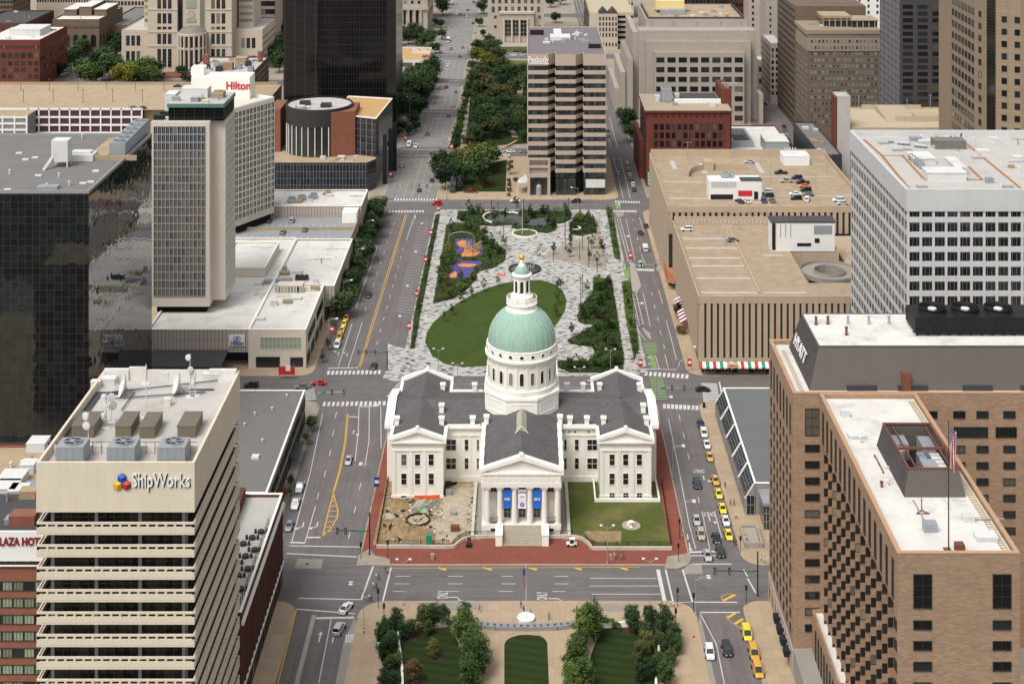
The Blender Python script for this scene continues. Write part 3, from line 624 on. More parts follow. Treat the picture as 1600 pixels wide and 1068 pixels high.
def body(b, pts, z, wall, roof, par=.9, z0=0.0, t=.4, coping=None, name='wall'):
 """walls up to z with a parapet; the deck lies par below the top"""
 b.part(name, MB().prism(pts, z0, z-par).wallring(pts, t, z-par, z), [wall]if not coping else[wall])
 ins=inset(pts if area(pts)>0 else pts[::-1], t)
 rf=MB();rf.poly([(x, y_, z-par+.02)for x, y_ in ins])
 r_=b.part('roof', rf, [roof])
 if coping:
  o=inset(pts if area(pts)>0 else pts[::-1], -.08);b.part('coping', MB().wallring(o, t+.16, z+.002, z+.18), [coping])
 return r_
def area(p):return sum(p[i][0]*p[(i+1)%len(p)][1]-p[(i+1)%len(p)][0]*p[i][1]for i in range(len(p)))
# ================================================================ the old courthouse
def courthouse():
 b=Bld('courthouse', 'white domed courthouse with green copper dome and six-column portico on the brick-paved block', 'courthouse', (-1.2, 400))
 xc=-1.2;m=MB()
 wx=36.6
 m.box(xc-wx, xc+wx, 392, 414, 0, 14.4)
 PAV=[(xc-27.8, 383, 392.5), (xc+27.8, 383, 392.5)];BACK=[(xc-27.8, 413.5, 422), (xc+27.8, 413.5, 422)]
 for c, a, e in PAV+BACK:m.box(c-6.85, c+6.85, a, e, 0, 14.402)
 m.box(xc-9.8, xc+9.8, 367.4, 393, 0, 14.404);m.box(xc-9.8, xc+9.8, 413, 434, 0, 14.404)
 for c, a, e in PAV:
  m.poly([(c-6.7, a+.02, 15.2), (c+6.7, a+.02, 15.2), (c, a+.02, 18.2)])
  for k in(-6.35, -1.82, 1.82, 6.35):m.box(c+k-.5, c+k+.5, a-.22, a, .8, 12.6)
  m.box(c-6.95, c+6.95, a-.3, a-.002, 12.6, 13.0);m.box(c-7.05, c+7.05, a-.36, a-.002, 0, .8)
  m.box(c-6.9, c+6.9, a-.28, a-.002, 7.35, 7.7)if False else None
 for s in(-1, 1):
  for k in(11.3, 14.2, 17.2):m.box(xc+s*k-.35, xc+s*k+.35, 391.8, 392, .8, 12.6)
  m.box(min(xc+s*9.85, xc+s*20.9), max(xc+s*9.85, xc+s*20.9), 391.72, 391.998, 12.6, 13);m.box(min(xc+s*9.85, xc+s*20.9), max(xc+s*9.85, xc+s*20.9), 391.66, 391.998, 0, 1.6)
  for yk in(393, 398, 403, 408, 413):xx=xc+s*wx;m.box(min(xx, xx+s*.25), max(xx, xx+s*.25), yk-.6, yk+.6, .8, 12.6)
 m.poly([(xc-9.5, 364.6, 15.5), (xc+9.5, 364.6, 15.5), (xc, 364.6, 19.3)])
 b.part('wall', m, 'white_stone')
 c_=MB()
 def cornice(x0, x1, y0, y1, z=14.4, p=.85):
  c_.box(x0-p*.45, x1+p*.45, y0-p*.45, y1+p*.45, z, z+.45);c_.box(x0-p, x1+p, y0-p, y1+p, z+.45, z+.95)
 cornice(xc-wx, xc+wx, 392, 414)
 for q in PAV:cornice(q[0]-6.85, q[0]+6.85, q[1], 392.0, 14.402)
 for q in BACK:cornice(q[0]-6.85, q[0]+6.85, 414.0, q[2], 14.402)
 cornice(xc-9.9, xc+9.9, 364.6, 393, 14.75);cornice(xc-9.8, xc+9.8, 413, 434, 14.5)
 def rake(x, hw, z0, z1, ya, yb, t=.75):xz(c_, [(x-hw, z0), (x, z1-t*.9), (x+hw, z0), (x+hw, z0+t), (x, z1+t*.35), (x-hw, z0+t)], ya, yb)
 for c, a, e in PAV:rake(c, 7.7, 15.354, 18.5, a-.85, a+.7);c_.box(c-.45, c+.45, a-.88, a+.3, 18.6, 19.25)
 for c, a, e in BACK:rake(c, 7.7, 15.354, 18.5, e-.7, e+.85);c_.box(c-.45, c+.45, e-.3, e+.88, 18.6, 19.25)
 rake(xc, 10.75, 15.702, 19.75, 363.75, 365.5, .85);c_.box(xc-.5, xc+.5, 363.7, 364.9, 19.9, 20.6)
 rake(xc, 10.65, 15.452, 19.4, 433.2, 434.85, .85)
 for s in(-1, 1):
  xa=xc+s*(wx+.85);xb=xc+s*(wx-1.5)
  yz(c_, [(391.15, 15.352), (403, 18.1), (414.85, 15.352), (414.85, 15.95), (403, 18.75), (391.15, 15.95)], min(xa, xb), max(xa, xb))
 for c, a, e in PAV:
  for s in(-1, 1):x=c+s*7.25;c_.box(x-.45, x+.45, a+.72, 391.1, 15.352, 15.8)
 for s in(-1, 1):
  x=xc+s*10.25;c_.box(x-.5, x+.5, 365.52, 391.1, 15.7, 16.15)
  for k in range(5):c_.box(x-.62, x+.62, 367+k*5.6, 368.4+k*5.6, 15.7, 16.7)
  xa, xb=xc+s*11.3, xc+s*20.3;c_.box(min(xa, xb), max(xa, xb), 391.2, 392.0, 15.352, 15.75);c_.box(min(xa, xb), max(xa, xb), 413.8, 414.8, 15.352, 15.75)
 b.part('cornice', c_, 'white_trim')
 def roofpart(*a):
  return b.part('roof', MB().gable(*a), 'slate')
 roofpart(xc-wx+1.48, xc+wx-1.48, 391.9, 414.1, 15.36, 18.05, 'x')
 for c, a, e in PAV:roofpart(c-6.85, c+6.85, a+.69, 402.5, 15.37, 18.4, 'y')
 for c, a, e in BACK:roofpart(c-6.85, c+6.85, 403.5, e-.69, 15.37, 18.4, 'y')
 er=roofpart(xc-9.8, xc+9.8, 365.49, 402, 15.71, 19.6, 'y');roofpart(xc-9.7, xc+9.7, 404, 433.3, 15.46, 19.3, 'y')
 s_=MB();s_.gable(xc-1.5, xc+1.5, 379.5, 391, 18.9, 20.6, 'y');b.part('skylight', s_, [panels('skylight_glass', (.30, .28, .20), (.52, .49, .40), .5, .42, .09, .09, .4, .05, .5, True)], er)
 s_=MB();xz(s_, [(xc-1.75, 18.85), (xc, 20.62), (xc+1.75, 18.85), (xc+1.75, 19.1), (xc, 20.9), (xc-1.75, 19.1)], 379.2, 379.48);b.part('skylight_frame', s_, 'white_trim', er)
 for px, Y, z in((690, 391.8, 15.3), (738.5, 391.9, 15.3), (690, 397.5, 16.4), (692, 414, 15.3), (741.5, 414, 15.3), (890.5, 391.9, 15.3), (917, 391.9, 15.3), (943, 391.8, 15.3), (1005, 397.5, 16.4), (1010, 391.8, 15.3), (885.5, 414, 15.3), (911, 414, 15.3), (937, 414, 15.3), (999, 414, 15.3), (760, 391.8, 15.7), (875, 391.8, 15.7), (620, 391.8, 15.3)):
  x=XW(px, Y);k=MB();k.box(x-.62, x+.62, Y-.5, Y+.5, z, z+2.1);k.box(x-.8, x+.8, Y-.68, Y+.68, z+2.1, z+2.65);k.box(x-.5, x+.5, Y-.38, Y+.38, z+2.65, z+2.8);b.part('chimney', k, ['white_trim', 'metal_dark'])
 p=MB();p.box(xc-10.1, xc+10.1, 363.9, 367.5, 0, 2.5);p.box(xc-10.2, xc+10.2, 363.85, 367.5, 12.05, 13.2);p.box(xc-10.05, xc+10.05, 363.95, 367.5, 13.2, 14.75)
 for k in range(13):x=xc-9.6+k*1.6;p.box(x-.32, x+.32, 363.87, 363.95, 13.45, 14.6)
 p.box(xc-10.1, xc-9.3, 366.2, 367.6, 2.5, 12.05);p.box(xc+9.3, xc+10.1, 366.2, 367.6, 2.5, 12.05)
 b.part('portico', p, 'white_stone')
 COLX=(-9.9, -6.65, -2.95, .95, 4.65, 8.0)
 for x in COLX:
  k=MB();k.lathe(x, 364.85, [(.86, 2.5), (.86, 2.8), (.8, 2.85), (.78, 5), (.66, 11.3), (.68, 11.35), (.85, 11.6)], 18);k.box(x-.88, x+.88, 363.97, 365.73, 11.6, 12.05);b.part('column', k, 'white_stone', smooth=False)
 st=MB()
 for i in range(14):st.box(-5.85, 3.9, 358.4+i*.4, 363.9, i*.179+(0 if i==0 else.001), (i+1)*.179)
 b.part('steps', st, 'step_stone')
 for x in(-7.65, 3.95):
  k=MB();k.box(x, x+1.72, 358.2, 363.85, 0, 2.75);k.box(x-.08, x+1.8, 358.1, 363.84, 2.75, 2.95);b.part('cheek_wall', k, 'white_trim')
 dk='frame_dark'
 for x in(-4.8, -1.0, 2.8):b.win(wmesh(1.9, 4.6, 2, 3, 'frame_white', 'glass'), x, 367.38, 5.0, 0, 'door', 0);b.win(wmesh(1.7, 1.9, 2, 1, 'frame_white', 'glass'), x, 367.38, 10.4, 0, pr=0)
 for x in(-8.3, 6.3):
  b.win(wmesh(1.7, 2.4, 2, 2, 'frame_white', 'glass'), x, 367.38, 10.4, 0);b.win(wmesh(1.6, 1.1, 1, 1, 'frame_white', 'glass'), x, 363.88, 1.3, 0)
  k=MB();k.box(x-.8, x+.8, 367.25, 367.39, 3.6, 7.2);k.box(x-.55, x+.55, 367.15, 367.25, 3.9, 6.9);b.part('blind_panel', k, 'white_trim')
  k=MB();k.box(x-1.3, x+1.3, 364.2, 364.3, 3.5, 3.6);k.box(x-1.3, x+1.3, 364.2, 364.3, 4.5, 4.6);[k.beam((x-1.2+i*.3, 364.25, 3.6), (x-.9+i*.3, 364.25, 4.5), .04, 0, 4)for i in range(8)];k.box(x-1.3, x+1.3, 364.2, 366, 3.3, 3.45);b.part('balcony', k, 'frame_grey')
 K=wmesh(1.5, 3.15, 1, 2, 'white_trim', 'glass_some', .07, .12, .1);KS=wmesh(1.45, .75, 2, 1, 'white_trim', 'glass', .08);KB=wmesh(1.45, 1.5, 2, 2, 'white_trim', 'glass_some', .08)
 for c, a, e in PAV:
  for dx in(-3.64, 0, 3.64):
   b.win(K, c+dx, a, 10.2, 0);b.win(K, c+dx, a, 5.1, 0)
   b.win(KS if c<0 else KB, c+dx, a-.365, .55 if c<0 else.95, 0)
 for s in(-1, 1):
  for dx, kk in((19.3, wmesh(2.9, 3.2, 2, 2, 'white_trim', 'glass', .12)), (14.9, K), (11.6, K)):
   b.win(kk, xc+s*dx+(.6 if dx==11.6 and s>0 else 0)*0, 392, 10.1, 0);b.win(kk, xc+s*dx, 392, 5.0, 0)
  for Y in(395, 400.5, 406, 411):
   for z in(10.2, 5.1):b.win(K, xc+s*wx, Y, z, s*pi/2)
 for dx in(11.5, 13, 14.6, 18.3):b.win(wmesh(.7, .55, 1, 1, 'white_trim', 'glass', .06), xc+dx, 392, 13.7, 0)
 cx, cy=xc, 403.0;o=MB();o.lathe(cx, cy, [(11.0, 15), (11.0, 21.6), (11.3, 21.7), (11.3, 22.4), (9.6, 23.0)], 8, a0=pi/8, a1=pi/8+2*pi)
 for k in range(8):
  a=k*pi/4;r=11.0*cos(pi/8)
  T=Matrix.Translation((cx, cy, 0))@Matrix.Rotation(a, 4, 'Z');q=MB();q.box(r, r+.12, -2.9, 2.9, 17.6, 17.8);q.box(r, r+.12, -2.9, 2.9, 20.6, 20.8);q.box(r, r+.12, -2.9, -2.7, 17.8, 20.6);q.box(r, r+.12, 2.7, 2.9, 17.8, 20.6);o.add(q, T)
 b.part('octagon', o, 'white_trim')
 d=MB();d.lathe(cx, cy, [(10.1, 22.6), (10.1, 23.9), (9.5, 24.2), (9.45, 30.4), (9.7, 30.5), (9.75, 31.3), (10.3, 31.5), (10.35, 32.0), (9.9, 32.3), (9.75, 34.2), (9.9, 34.4), (9.3, 34.6)], 60)
 for k in range(20):
  a=2*pi*(k+.5)/20-pi/2;T=Matrix.Translation((cx, cy, 0))@Matrix.Rotation(a, 4, 'Z');q=MB();q.box(9.4, 9.68, -.38, .38, 24.2, 30.45);d.add(q, T)
 dr=b.part('drum', d, 'white_stone')
 for k in range(20):
  a=2*pi*k/20-pi/2;pr=1 if sin(a)<.3 else 9
  b.win(archwin(1.05, 3.5), cx+9.5*cos(a), cy+9.5*sin(a), 27.2, a+pi/2, pr=pr);b.win(oculus(.5), cx+9.83*cos(a+.0), cy+9.83*sin(a), 33.3, a+pi/2, 'oculus', pr)
 prof=[(9.45*cos(t)**.92, 34.5+9.9*sin(t))for t in[i*1.12/14 for i in range(15)]]
 dm=MB();dm.lathe(cx, cy, prof, 64);dome=b.part('dome', dm, 'copper', smooth=True)
 for k in range(30):
  a=2*pi*(k+.5)/30;rb=MB()
  for(r0, z0), (r1, z1)in zip(prof, prof[1:]):rb.beam((cx+r0*cos(a), cy+r0*sin(a), z0), (cx+r1*cos(a), cy+r1*sin(a), z1), .11, 0, 4)
  b.part('rib', rb, 'copper_rib', dome)
 l=MB();l.lathe(cx, cy, [(4.6, 42.9), (4.5, 43.6), (4.1, 44.0), (4.1, 44.9), (4.4, 45.1), (4.4, 45.3), (3.2, 45.3), (3.2, 47.2), (2.6, 47.6), (2.5, 47.9), (2.15, 48.0), (2.15, 52.0), (2.3, 52.1), (2.4, 52.6), (2.85, 52.9), (2.85, 53.2), (2.1, 53.5)], 32)
 for k in range(8):a=(k+.5)*pi/4;l.beam((cx+2.2*cos(a), cy+2.2*sin(a), 47.9), (cx+2.2*cos(a), cy+2.2*sin(a), 52), .24, 0, 8)
 lt=b.part('lantern', l, 'white_trim')
 r_=MB();r_.lathe(cx, cy, [(4.15, 46.5), (4.3, 46.5), (4.3, 46.8), (4.15, 46.8), (4.15, 46.5)], 32)
 for k in range(40):a=k*pi/20;r_.beam((cx+4.22*cos(a), cy+4.22*sin(a), 45.3), (cx+4.22*cos(a), cy+4.22*sin(a), 46.5), .09, 0, 4)
 b.part('balustrade', r_, 'white_trim', lt)
 for k in range(8):a=k*pi/4-pi/2;b.win(archwin(.95, 3.3), cx+2.1*cos(a), cy+2.1*sin(a), 50.0, a+pi/2, 'lantern_window');b.win(wmesh(.5, .9, 1, 1, 'white_trim', 'glass', .06), cx+3.2*cos(a+.39), cy+3.2*sin(a+.39), 46.3, a+.39+pi/2, 'lantern_hatch')
 q=MB();q.lathe(cx, cy, [(2.15, 53.4), (2.1, 54.0), (1.85, 54.7), (1.4, 55.2), (.9, 55.5)], 24);b.part('cupola', q, 'copper', smooth=True)
 q=MB();q.lathe(cx, cy, [(1.05, 55.4), (.95, 55.8), (.6, 56.2), (.6, 56.7), (.4, 57.1)], 16);b.part('pinnacle', q, 'white_trim')
 q=MB();q.lathe(cx, cy, [(.01, 57.0)]+[(.8*sin(t*pi/8), 57.75-.8*cos(t*pi/8))for t in range(1, 8)]+[(.08, 58.6), (.05, 59.1), (0, 59.1)], 16);b.part('finial_ball', q, 'gold', smooth=True)
 b.finish()
courthouse()
def yard():
 for x0, x1, y0, y1, n in((10.6, 11.2, 361.5, 390, 'right'), (-13.9, -13.3, 361.5, 390, 'left')):
  k=MB();k.box(x0, x1, y0, y1, 0, 1.0);k.box(x0-.1, x1+.1, y0-.1, y1, 1.0, 1.15);k.build('retaining_wall', 'retaining_stone', None, ((x0+x1)/2, y0, 0), label='pale stone retaining wall running back on the %s side of the portico'%n, cat='wall')
 def curved(pts, name, lab, h=.9, w=.5, m='retaining_stone'):
  q=G(pts);k=MB()
  for a, c in zip(q, q[1:]):k.beam((a[0], a[1], h/2), (c[0], c[1], h/2), .1, 0, 4);l=hypot(c[0]-a[0], c[1]-a[1]);nx, ny=-(c[1]-a[1])/l*w/2, (c[0]-a[0])/l*w/2;k.prism([(a[0]-nx, a[1]-ny), (c[0]-nx, c[1]-ny), (c[0]+nx, c[1]+ny), (a[0]+nx, a[1]+ny)], .1, h)
  return k.build(name, m, None, (q[0][0], q[0][1], 0), label=lab, cat='wall')
 curved([(588, 856), (700, 857), (710, 856), (717, 850), (726, 844), (740, 841), (776, 840)], 'boundary_wall', 'low grey stone kerb wall curving in front of the dug-up yard')
 curved([(857, 841), (890, 840), (908, 843), (918, 850), (925, 859), (1050, 859)], 'boundary_wall', 'low grey stone kerb wall curving in front of the worn lawn')
 def fence(pts, lab, h=1.5, z0=.13):
  q=G(pts);k=MB()
  for a, c in zip(q, q[1:]):
   n=max(1, int(hypot(c[0]-a[0], c[1]-a[1])/.45))
   for z in(z0+.25, z0+h-.15):k.beam((a[0], a[1], z), (c[0], c[1], z), .05, 0, 4)
   for i in range(n):t=i/n;x, y_=a[0]+(c[0]-a[0])*t, a[1]+(c[1]-a[1])*t;k.beam((x, y_, z0), (x, y_, z0+h), .1 if i%6==0 else.035, 0, 4)
  k.build('iron_fence', 'black', None, (q[0][0], q[0][1], 0), label=lab, cat='fence')
 fence([(608, 745), (589, 853), (700, 853)], 'black iron fence round the dug-up yard left of the portico');fence([(1034, 758), (1049, 855), (926, 855), (915, 845)], 'black iron fence round the worn lawn right of the portico')
 fence([(708, 853), (718, 845), (728, 839), (774, 838)], 'black iron fence curving up to the left of the steps');fence([(859, 838), (895, 837), (908, 841)], 'black iron fence beside the steps near the white cart')
 for dx, pts in((0, [(782, 'banner_blue')]), ):pass
 for x, m, lab, s in((-4.75, 'banner_blue', 'blue banner reading PARK hung between the left columns of the portico', 'PARK'), (-1.0, 'banner_white', 'white banner with a blue crest hung in the middle of the portico', ''), (2.8, 'banner_blue', 'blue banner reading 2016 hung between the right columns of the portico', '2016')):
  k=MB();n=8
  for i in range(n):
   za, zb=11.2-4.7*i/n, 11.2-4.7*(i+1)/n;ya, yb=364.35+.05*sin(i*1.3), 364.35+.05*sin((i+1)*1.3)
   k.poly([(x-1.05, yb, zb), (x+1.05, yb, zb), (x+1.05, ya, za), (x-1.05, ya, za)]);k.poly([(x+1.05, yb+.02, zb), (x-1.05, yb+.02, zb), (x-1.05, ya+.02, za), (x+1.05, ya+.02, za)])
  k.beam((x-1.2, 364.36, 11.25), (x+1.2, 364.36, 11.25), .05)
  o=k.build('banner', m, None, (x, 364.3, 6.5), label=lab, cat='banner', group='banners on the portico');T=lambda a, sz, wd, z:text_mb(a, sz, .01, (x-wd/2, 364.26, z), 0, bold=.03, width=wd)
  if s:T(s, .95, 1.6, 8.6).build('banner_lettering', 'sign_white', o)
  else:
   q=MB();q.lathe(0, 0, [(.0, 0), (.55, 0)], 20);T2=Matrix.Translation((x, 364.25, 7.5))@Matrix.Rotation(pi/2, 4, 'X');q2=MB().add(q, T2);q2.build('crest', 'banner_blue', o)
   q=MB();[q.poly([(x-1+i*.25, 364.25, 10.3+.3*sin(i*pi/8)), (x-.75+i*.25, 364.25, 10.3+.3*sin((i+1)*pi/8)), (x-.75+i*.25, 364.25, 10.55+.3*sin((i+1)*pi/8)), (x-1+i*.25, 364.25, 10.55+.3*sin(i*pi/8))])for i in range(8)];q.build('banner_arc', 'banner_blue', o)
   q=MB();q.poly([(x-.12, 364.22, 7.2), (x+.12, 364.22, 7.2), (x+.12, 364.22, 7.6), (x-.12, 364.22, 7.6)]);q.poly([(x-.3, 364.22, 7.5), (x+.3, 364.22, 7.5), (x, 364.22, 7.85)]);q.build('crest_mark', 'sign_white', o);T('ARCH', .4, 1.2, 9.4).build('banner_lettering', 'metal_grey', o)
yard()
for k_, bx in enumerate(((18.2, 18.6, 380.9, 391.8), (18.2, 35.6, 380.5, 380.9), (35.2, 35.6, 380.9, 391.8))):MB().box(*bx, 0, 1.0).build('areaway_wall', 'white_trim', None, (bx[0], bx[2], 0), label='low white areaway wall %s the right pavilion'%('left of', 'in front of', 'right of')[k_], cat='wall')
# ================================================================ cream tower with stepped balconies (left foreground)
plain('balcony_floor_shade', (.07, .065, .06), .9, .15)  # floor darkened to paint the shade in the gaps between balcony bands
def cream_tower():
 X0, X1, Y0, Y1, Z=-85.7, -58.0, 250.8, 290.6, 71.1;b=Bld('office_tower', 'cream office tower ringed by balcony bands with a coloured cube sign', 'office building', (-72, 270))
 m=MB();pts=rect(X0, X1, Y0, Y1);m.wallring(pts, .5, 62.4, Z);m.prism(rect(X0+.01, X1-.01, Y0+.01, Y1-.01), 62.402, 62.5);b.part('fascia', m, 'cream_seams')
 rf=MB();rf.poly([(x, y_, 69.6)for x, y_ in inset(pts, .49)]);roof=b.part('roof', rf, 'roof_pale')
 core=MB();core.box(X0+1.9, X1-1.9, Y0+1.9, Y1-1.9, 0, 62.395);glz=[curtainwall('tower_glass', (.012, .011, .010), (.035, .032, .03), 1.5, 3.92, .12, .1, .12, .5, 0, .35, 0, (.10, .09, .065)), MATS['frame_grey']]
 for k in range(16):
  zt=60.6-3.92*k;zb=zt-2.15
  if zt<1:break
  q=MB();zs0, zs1=zt-.85, zt-.35;x0, x1, y0, y1=X0+.05, X1-.05, Y0+.05, Y1-.05
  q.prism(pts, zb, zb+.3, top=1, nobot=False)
  q.wallring(rect(x0, x1, y0, y1), .25, zb+.3, zs0);q.wallring(rect(x0, x1, y0, y1), .25, zs1, zt)
  def posts(a, c, n):
   for i in range(n+1):
    t=i/n;x, y_=a[0]+(c[0]-a[0])*t, a[1]+(c[1]-a[1])*t;q.box(x-.2, x+.2, y_-.2, y_+.2, zs0+.001, zs1-.001)
  posts((x0+.22, y0+.22), (x1-.22, y0+.22), 17);posts((x1-.22, y0+.22), (x1-.22, y1-.22), 25);posts((x0+.22, y0+.22), (x0+.22, y1-.22), 6)
  b.part('balcony', q, ['cream_panel', 'balcony_floor_shade'])
  if k<16:
   p_=core
   for i in range(4):x=X0+2+(X1-X0-4.6)*i/3;p_.box(x, x+.6, Y0+1.75, Y0+1.895, zb+.3, zb+3.9, 1)
   for i in range(6):y_=Y0+2+(Y1-Y0-4.6)*i/5;p_.box(X1-1.895, X1-1.75, y_, y_+.6, zb+.3, zb+3.9, 1)
 b.part('core_wall', core, glz)
 for px in(87, 167, 246):x=XW(px, 252.6);hvac(b, x, x+4.9, 252.4, 256.4, 69.6, 3.4, 'metal_grey', 1, 'cooling_unit', roof)
 rail=MB();rail.box(X0+1, X1-1, 257.4, 257.7, 69.6, 71.0);b.part('screen_wall', rail, 'roof_white', roof)
 rb=MB();[rb.beam((X0+1.5+i*1.6, 257.2, 69.6), (X0+1.5+i*1.6, 257.2, 71.8), .05, 0, 4)for i in range(16)];rb.beam((X0+1, 257.2, 71.8), (X1-1, 257.2, 71.8), .06, 0, 4);b.part('railing', rb, 'rust', roof)
 for px, r0, r1, wpx in((112, 684, 652, 34), (180, 684, 654, 24), (217, 685, 654, 24), (277, 684, 652, 28)):
  ya=DD(r0, 69.6);x=XW(px, ya);w_=wpx*ya/F;k=MB();k.box(x, x+w_, ya, ya+6.2, 69.6, 71.7);k.box(x-.1, x+w_+.1, ya-.1, ya+6.3, 71.7, 71.85, 1)
  for i in range(4):k.box(x+.2, x+w_-.2, ya-.06, ya, 70+i*.42, 70.2+i*.42, 1)
  b.part('plant_cabinet', k, [plain('cabinet_brown', (.20, .165, .11), .8, .15), plain('cabinet_lid', (.145, .125, .10), .85, .15)], roof)
 def dish(x, y_, z, r, az, el, mast=2.0):
  T=Matrix.Translation((x, y_, z+mast))@Matrix.Rotation(az, 4, 'Z')@Matrix.Rotation(el, 4, 'X');q=MB();prof=[(r*t, .32*r*t*t)for t in(0.01, .35, .7, 1)];q.lathe(0, 0, prof, 18);q.lathe(0, 0, [(a, z_-.06)for a, z_ in prof[::-1]], 18)
  q.beam((0, 0, 0), (0, 0, r*.9), .05, 0, 5);[q.beam((r*.9*cos(a), r*.9*sin(a), .27*r), (0, 0, r*.9), .03, 0, 4)for a in(0, 2.1, 4.2)]
  k=MB().add(q, T);k.beam((x, y_+.3, z), (x, y_+.3, z+mast), .14, 1, 6);k.beam((x-.9, y_+1, z), (x, y_+.3, z+mast*.8), .07, 1, 5);k.beam((x+.9, y_+1, z), (x, y_+.3, z+mast*.8), .07, 1, 5);b.part('satellite_dish', k, ['metal_white', 'metal_grey'], roof)
 x, y_, _=P(196, 617, 69.6);dish(x, y_, 69.6, 2.2, RAD(-70), RAD(72), 1.8);x, y_, _=P(280, 615, 69.6);dish(x, y_, 69.6, 2.2, RAD(-70), RAD(72), 1.9)
 def mast(px, py, h, drums, seed):
  x, y_, _=P(px, py, 69.6);k=MB();k.beam((x, y_, 69.6), (x, y_, 69.6+h), .09, 0, 6);r=random.Random(seed)
  for i in range(drums):
   a=r.uniform(-2.6, -.5);z=69.6+h*(1-.28*i)-.5;rr=r.uniform(.55, .85);q=MB();q.lathe(0, 0, [(.01, -.3), (rr*.6, -.25), (rr, 0), (rr, .3), (.01, .36)], 12);k.add(q, Matrix.Translation((x+.5*cos(a), y_+.5*sin(a), z))@Matrix.Rotation(a+pi/2, 4, 'Z')@Matrix.Rotation(pi/2, 4, 'X'))
  k.box(x-.8, x+.8, y_-.6, y_+.6, 69.6, 69.75);b.part('aerial_mast', k, ['metal_white'], roof)
 mast(138, 695, 6, 2, 3);mast(166, 668, 6.5, 3, 4);mast(174, 660, 5.5, 2, 5);mast(228, 653, 7, 0, 6);mast(297, 620, 8.5, 2, 7);mast(305, 618, 5, 2, 8);mast(228, 600, 4, 0, 9)
 b.part('membrane_strip', MB().box(X0+.55, X0+2.2, 262, 284, 69.6, 69.64).box(X0+2.21, X0+6, 282.4, 284, 69.6, 69.64), 'roof_dark', roof);b.part('membrane_strip', MB().box(X1-9, X1-4, 284.5, 285.4, 69.6, 69.64), 'roof_dark', roof)
 ww=MB();ww.box(X0+.5, X0+5.5, 289.2, 290.1, 69.6, 71.9);ww.box(X0+5.5, X0+9, 289.6, 290.1, 69.6, 72.2);ww.box(X0+9, X1-6, 289.8, 290.1, 69.6, 71.6);ww.box(X1-6, X1-.5, 289.2, 290.1, 69.6, 71.8);b.part('screen_wall', ww, 'roof_white', roof)
 for px, py, s in((170, 600, 1.4), (330, 592, 1.5), (262, 633, .6), (150, 605, .9), (258, 592, .7)):x, y_, _=P(px, py, 69.6);boxunit(b, x-s, x+s, y_-s*.7, y_+s*.7, 69.6, 1.3, 'metal_white', 'roof_vent', .08, roof)
 pb=MB()
 for a, c in(((175, 612), (340, 594)), ((180, 622), (320, 612)), ((190, 640), (210, 612))):p, q=P(*a, 70), P(*c, 70);pb.beam(p, q, .12, 0, 6)
 b.part('roof_pipe', pb, 'metal_dark', roof)
 rng=random.Random(5)
 [b.part('water_stain', MB().disc(*P(px, py, 69.62)[:2], rr, 69.615+.002*i, 14, 0, 1, 1.6), [plain('stain', (.40, .355, .29), .95, .35, 1.2)], roof)for i, (px, py, rr)in enumerate(((235, 640, 2.2), (262, 628, 1.8), (215, 655, 1.5), (190, 605, 1.3)))]
 sg=text_mb('ShipWorks', 3.3, .12, (XW(206, Y0)-.0, Y0-.2, ZH(759, Y0)), 0, bold=.025, width=(297-206)*Y0/F);sgn=sg.build('sign', 'sign_white', b.root)
 sh=text_mb('ShipWorks', 3.3, .04, (XW(206, Y0)+.16, Y0-.05, ZH(759, Y0)-.14), 0, bold=.05, width=(297-206)*Y0/F);sh.build('sign_drop_shadow', 'black', sgn)  # black copy of the lettering, offset right and down as its painted shadow
 for px, py, m in((184, 757, 'yellow_paint'), (198, 757, 'sign_red'), (191, 746, 'blue_bright')):
  x, z=XW(px, Y0), ZH(py, Y0);r=.84;k=MB();h=[(x+r*cos(pi/2+i*pi/3), z+r*sin(pi/2+i*pi/3))for i in range(6)]
  for i, t in enumerate((5, 1, 3)):k.poly([(x, Y0-.3, z)]+[(h[(t+j)%6][0], Y0-.3, h[(t+j)%6][1])for j in range(3)][::1], i)
  xz(k, h, Y0-.25, Y0-.02, 2);c_=MATS[m].node_tree.nodes['Principled BSDF'];rgb={'yellow_paint':(.75, .45, .03), 'sign_red':(.50, .03, .03), 'blue_bright':(.02, .08, .5)}[m];k.build('sign_cube', [plain(m+'_face%d'%i, tuple(min(.9, q*s_+a_)for q in rgb), .5, .03)for i, (s_, a_)in enumerate(((1.2, .10), (.85, 0), (.4, 0)))], sgn)
 b.finish()
cream_tower()
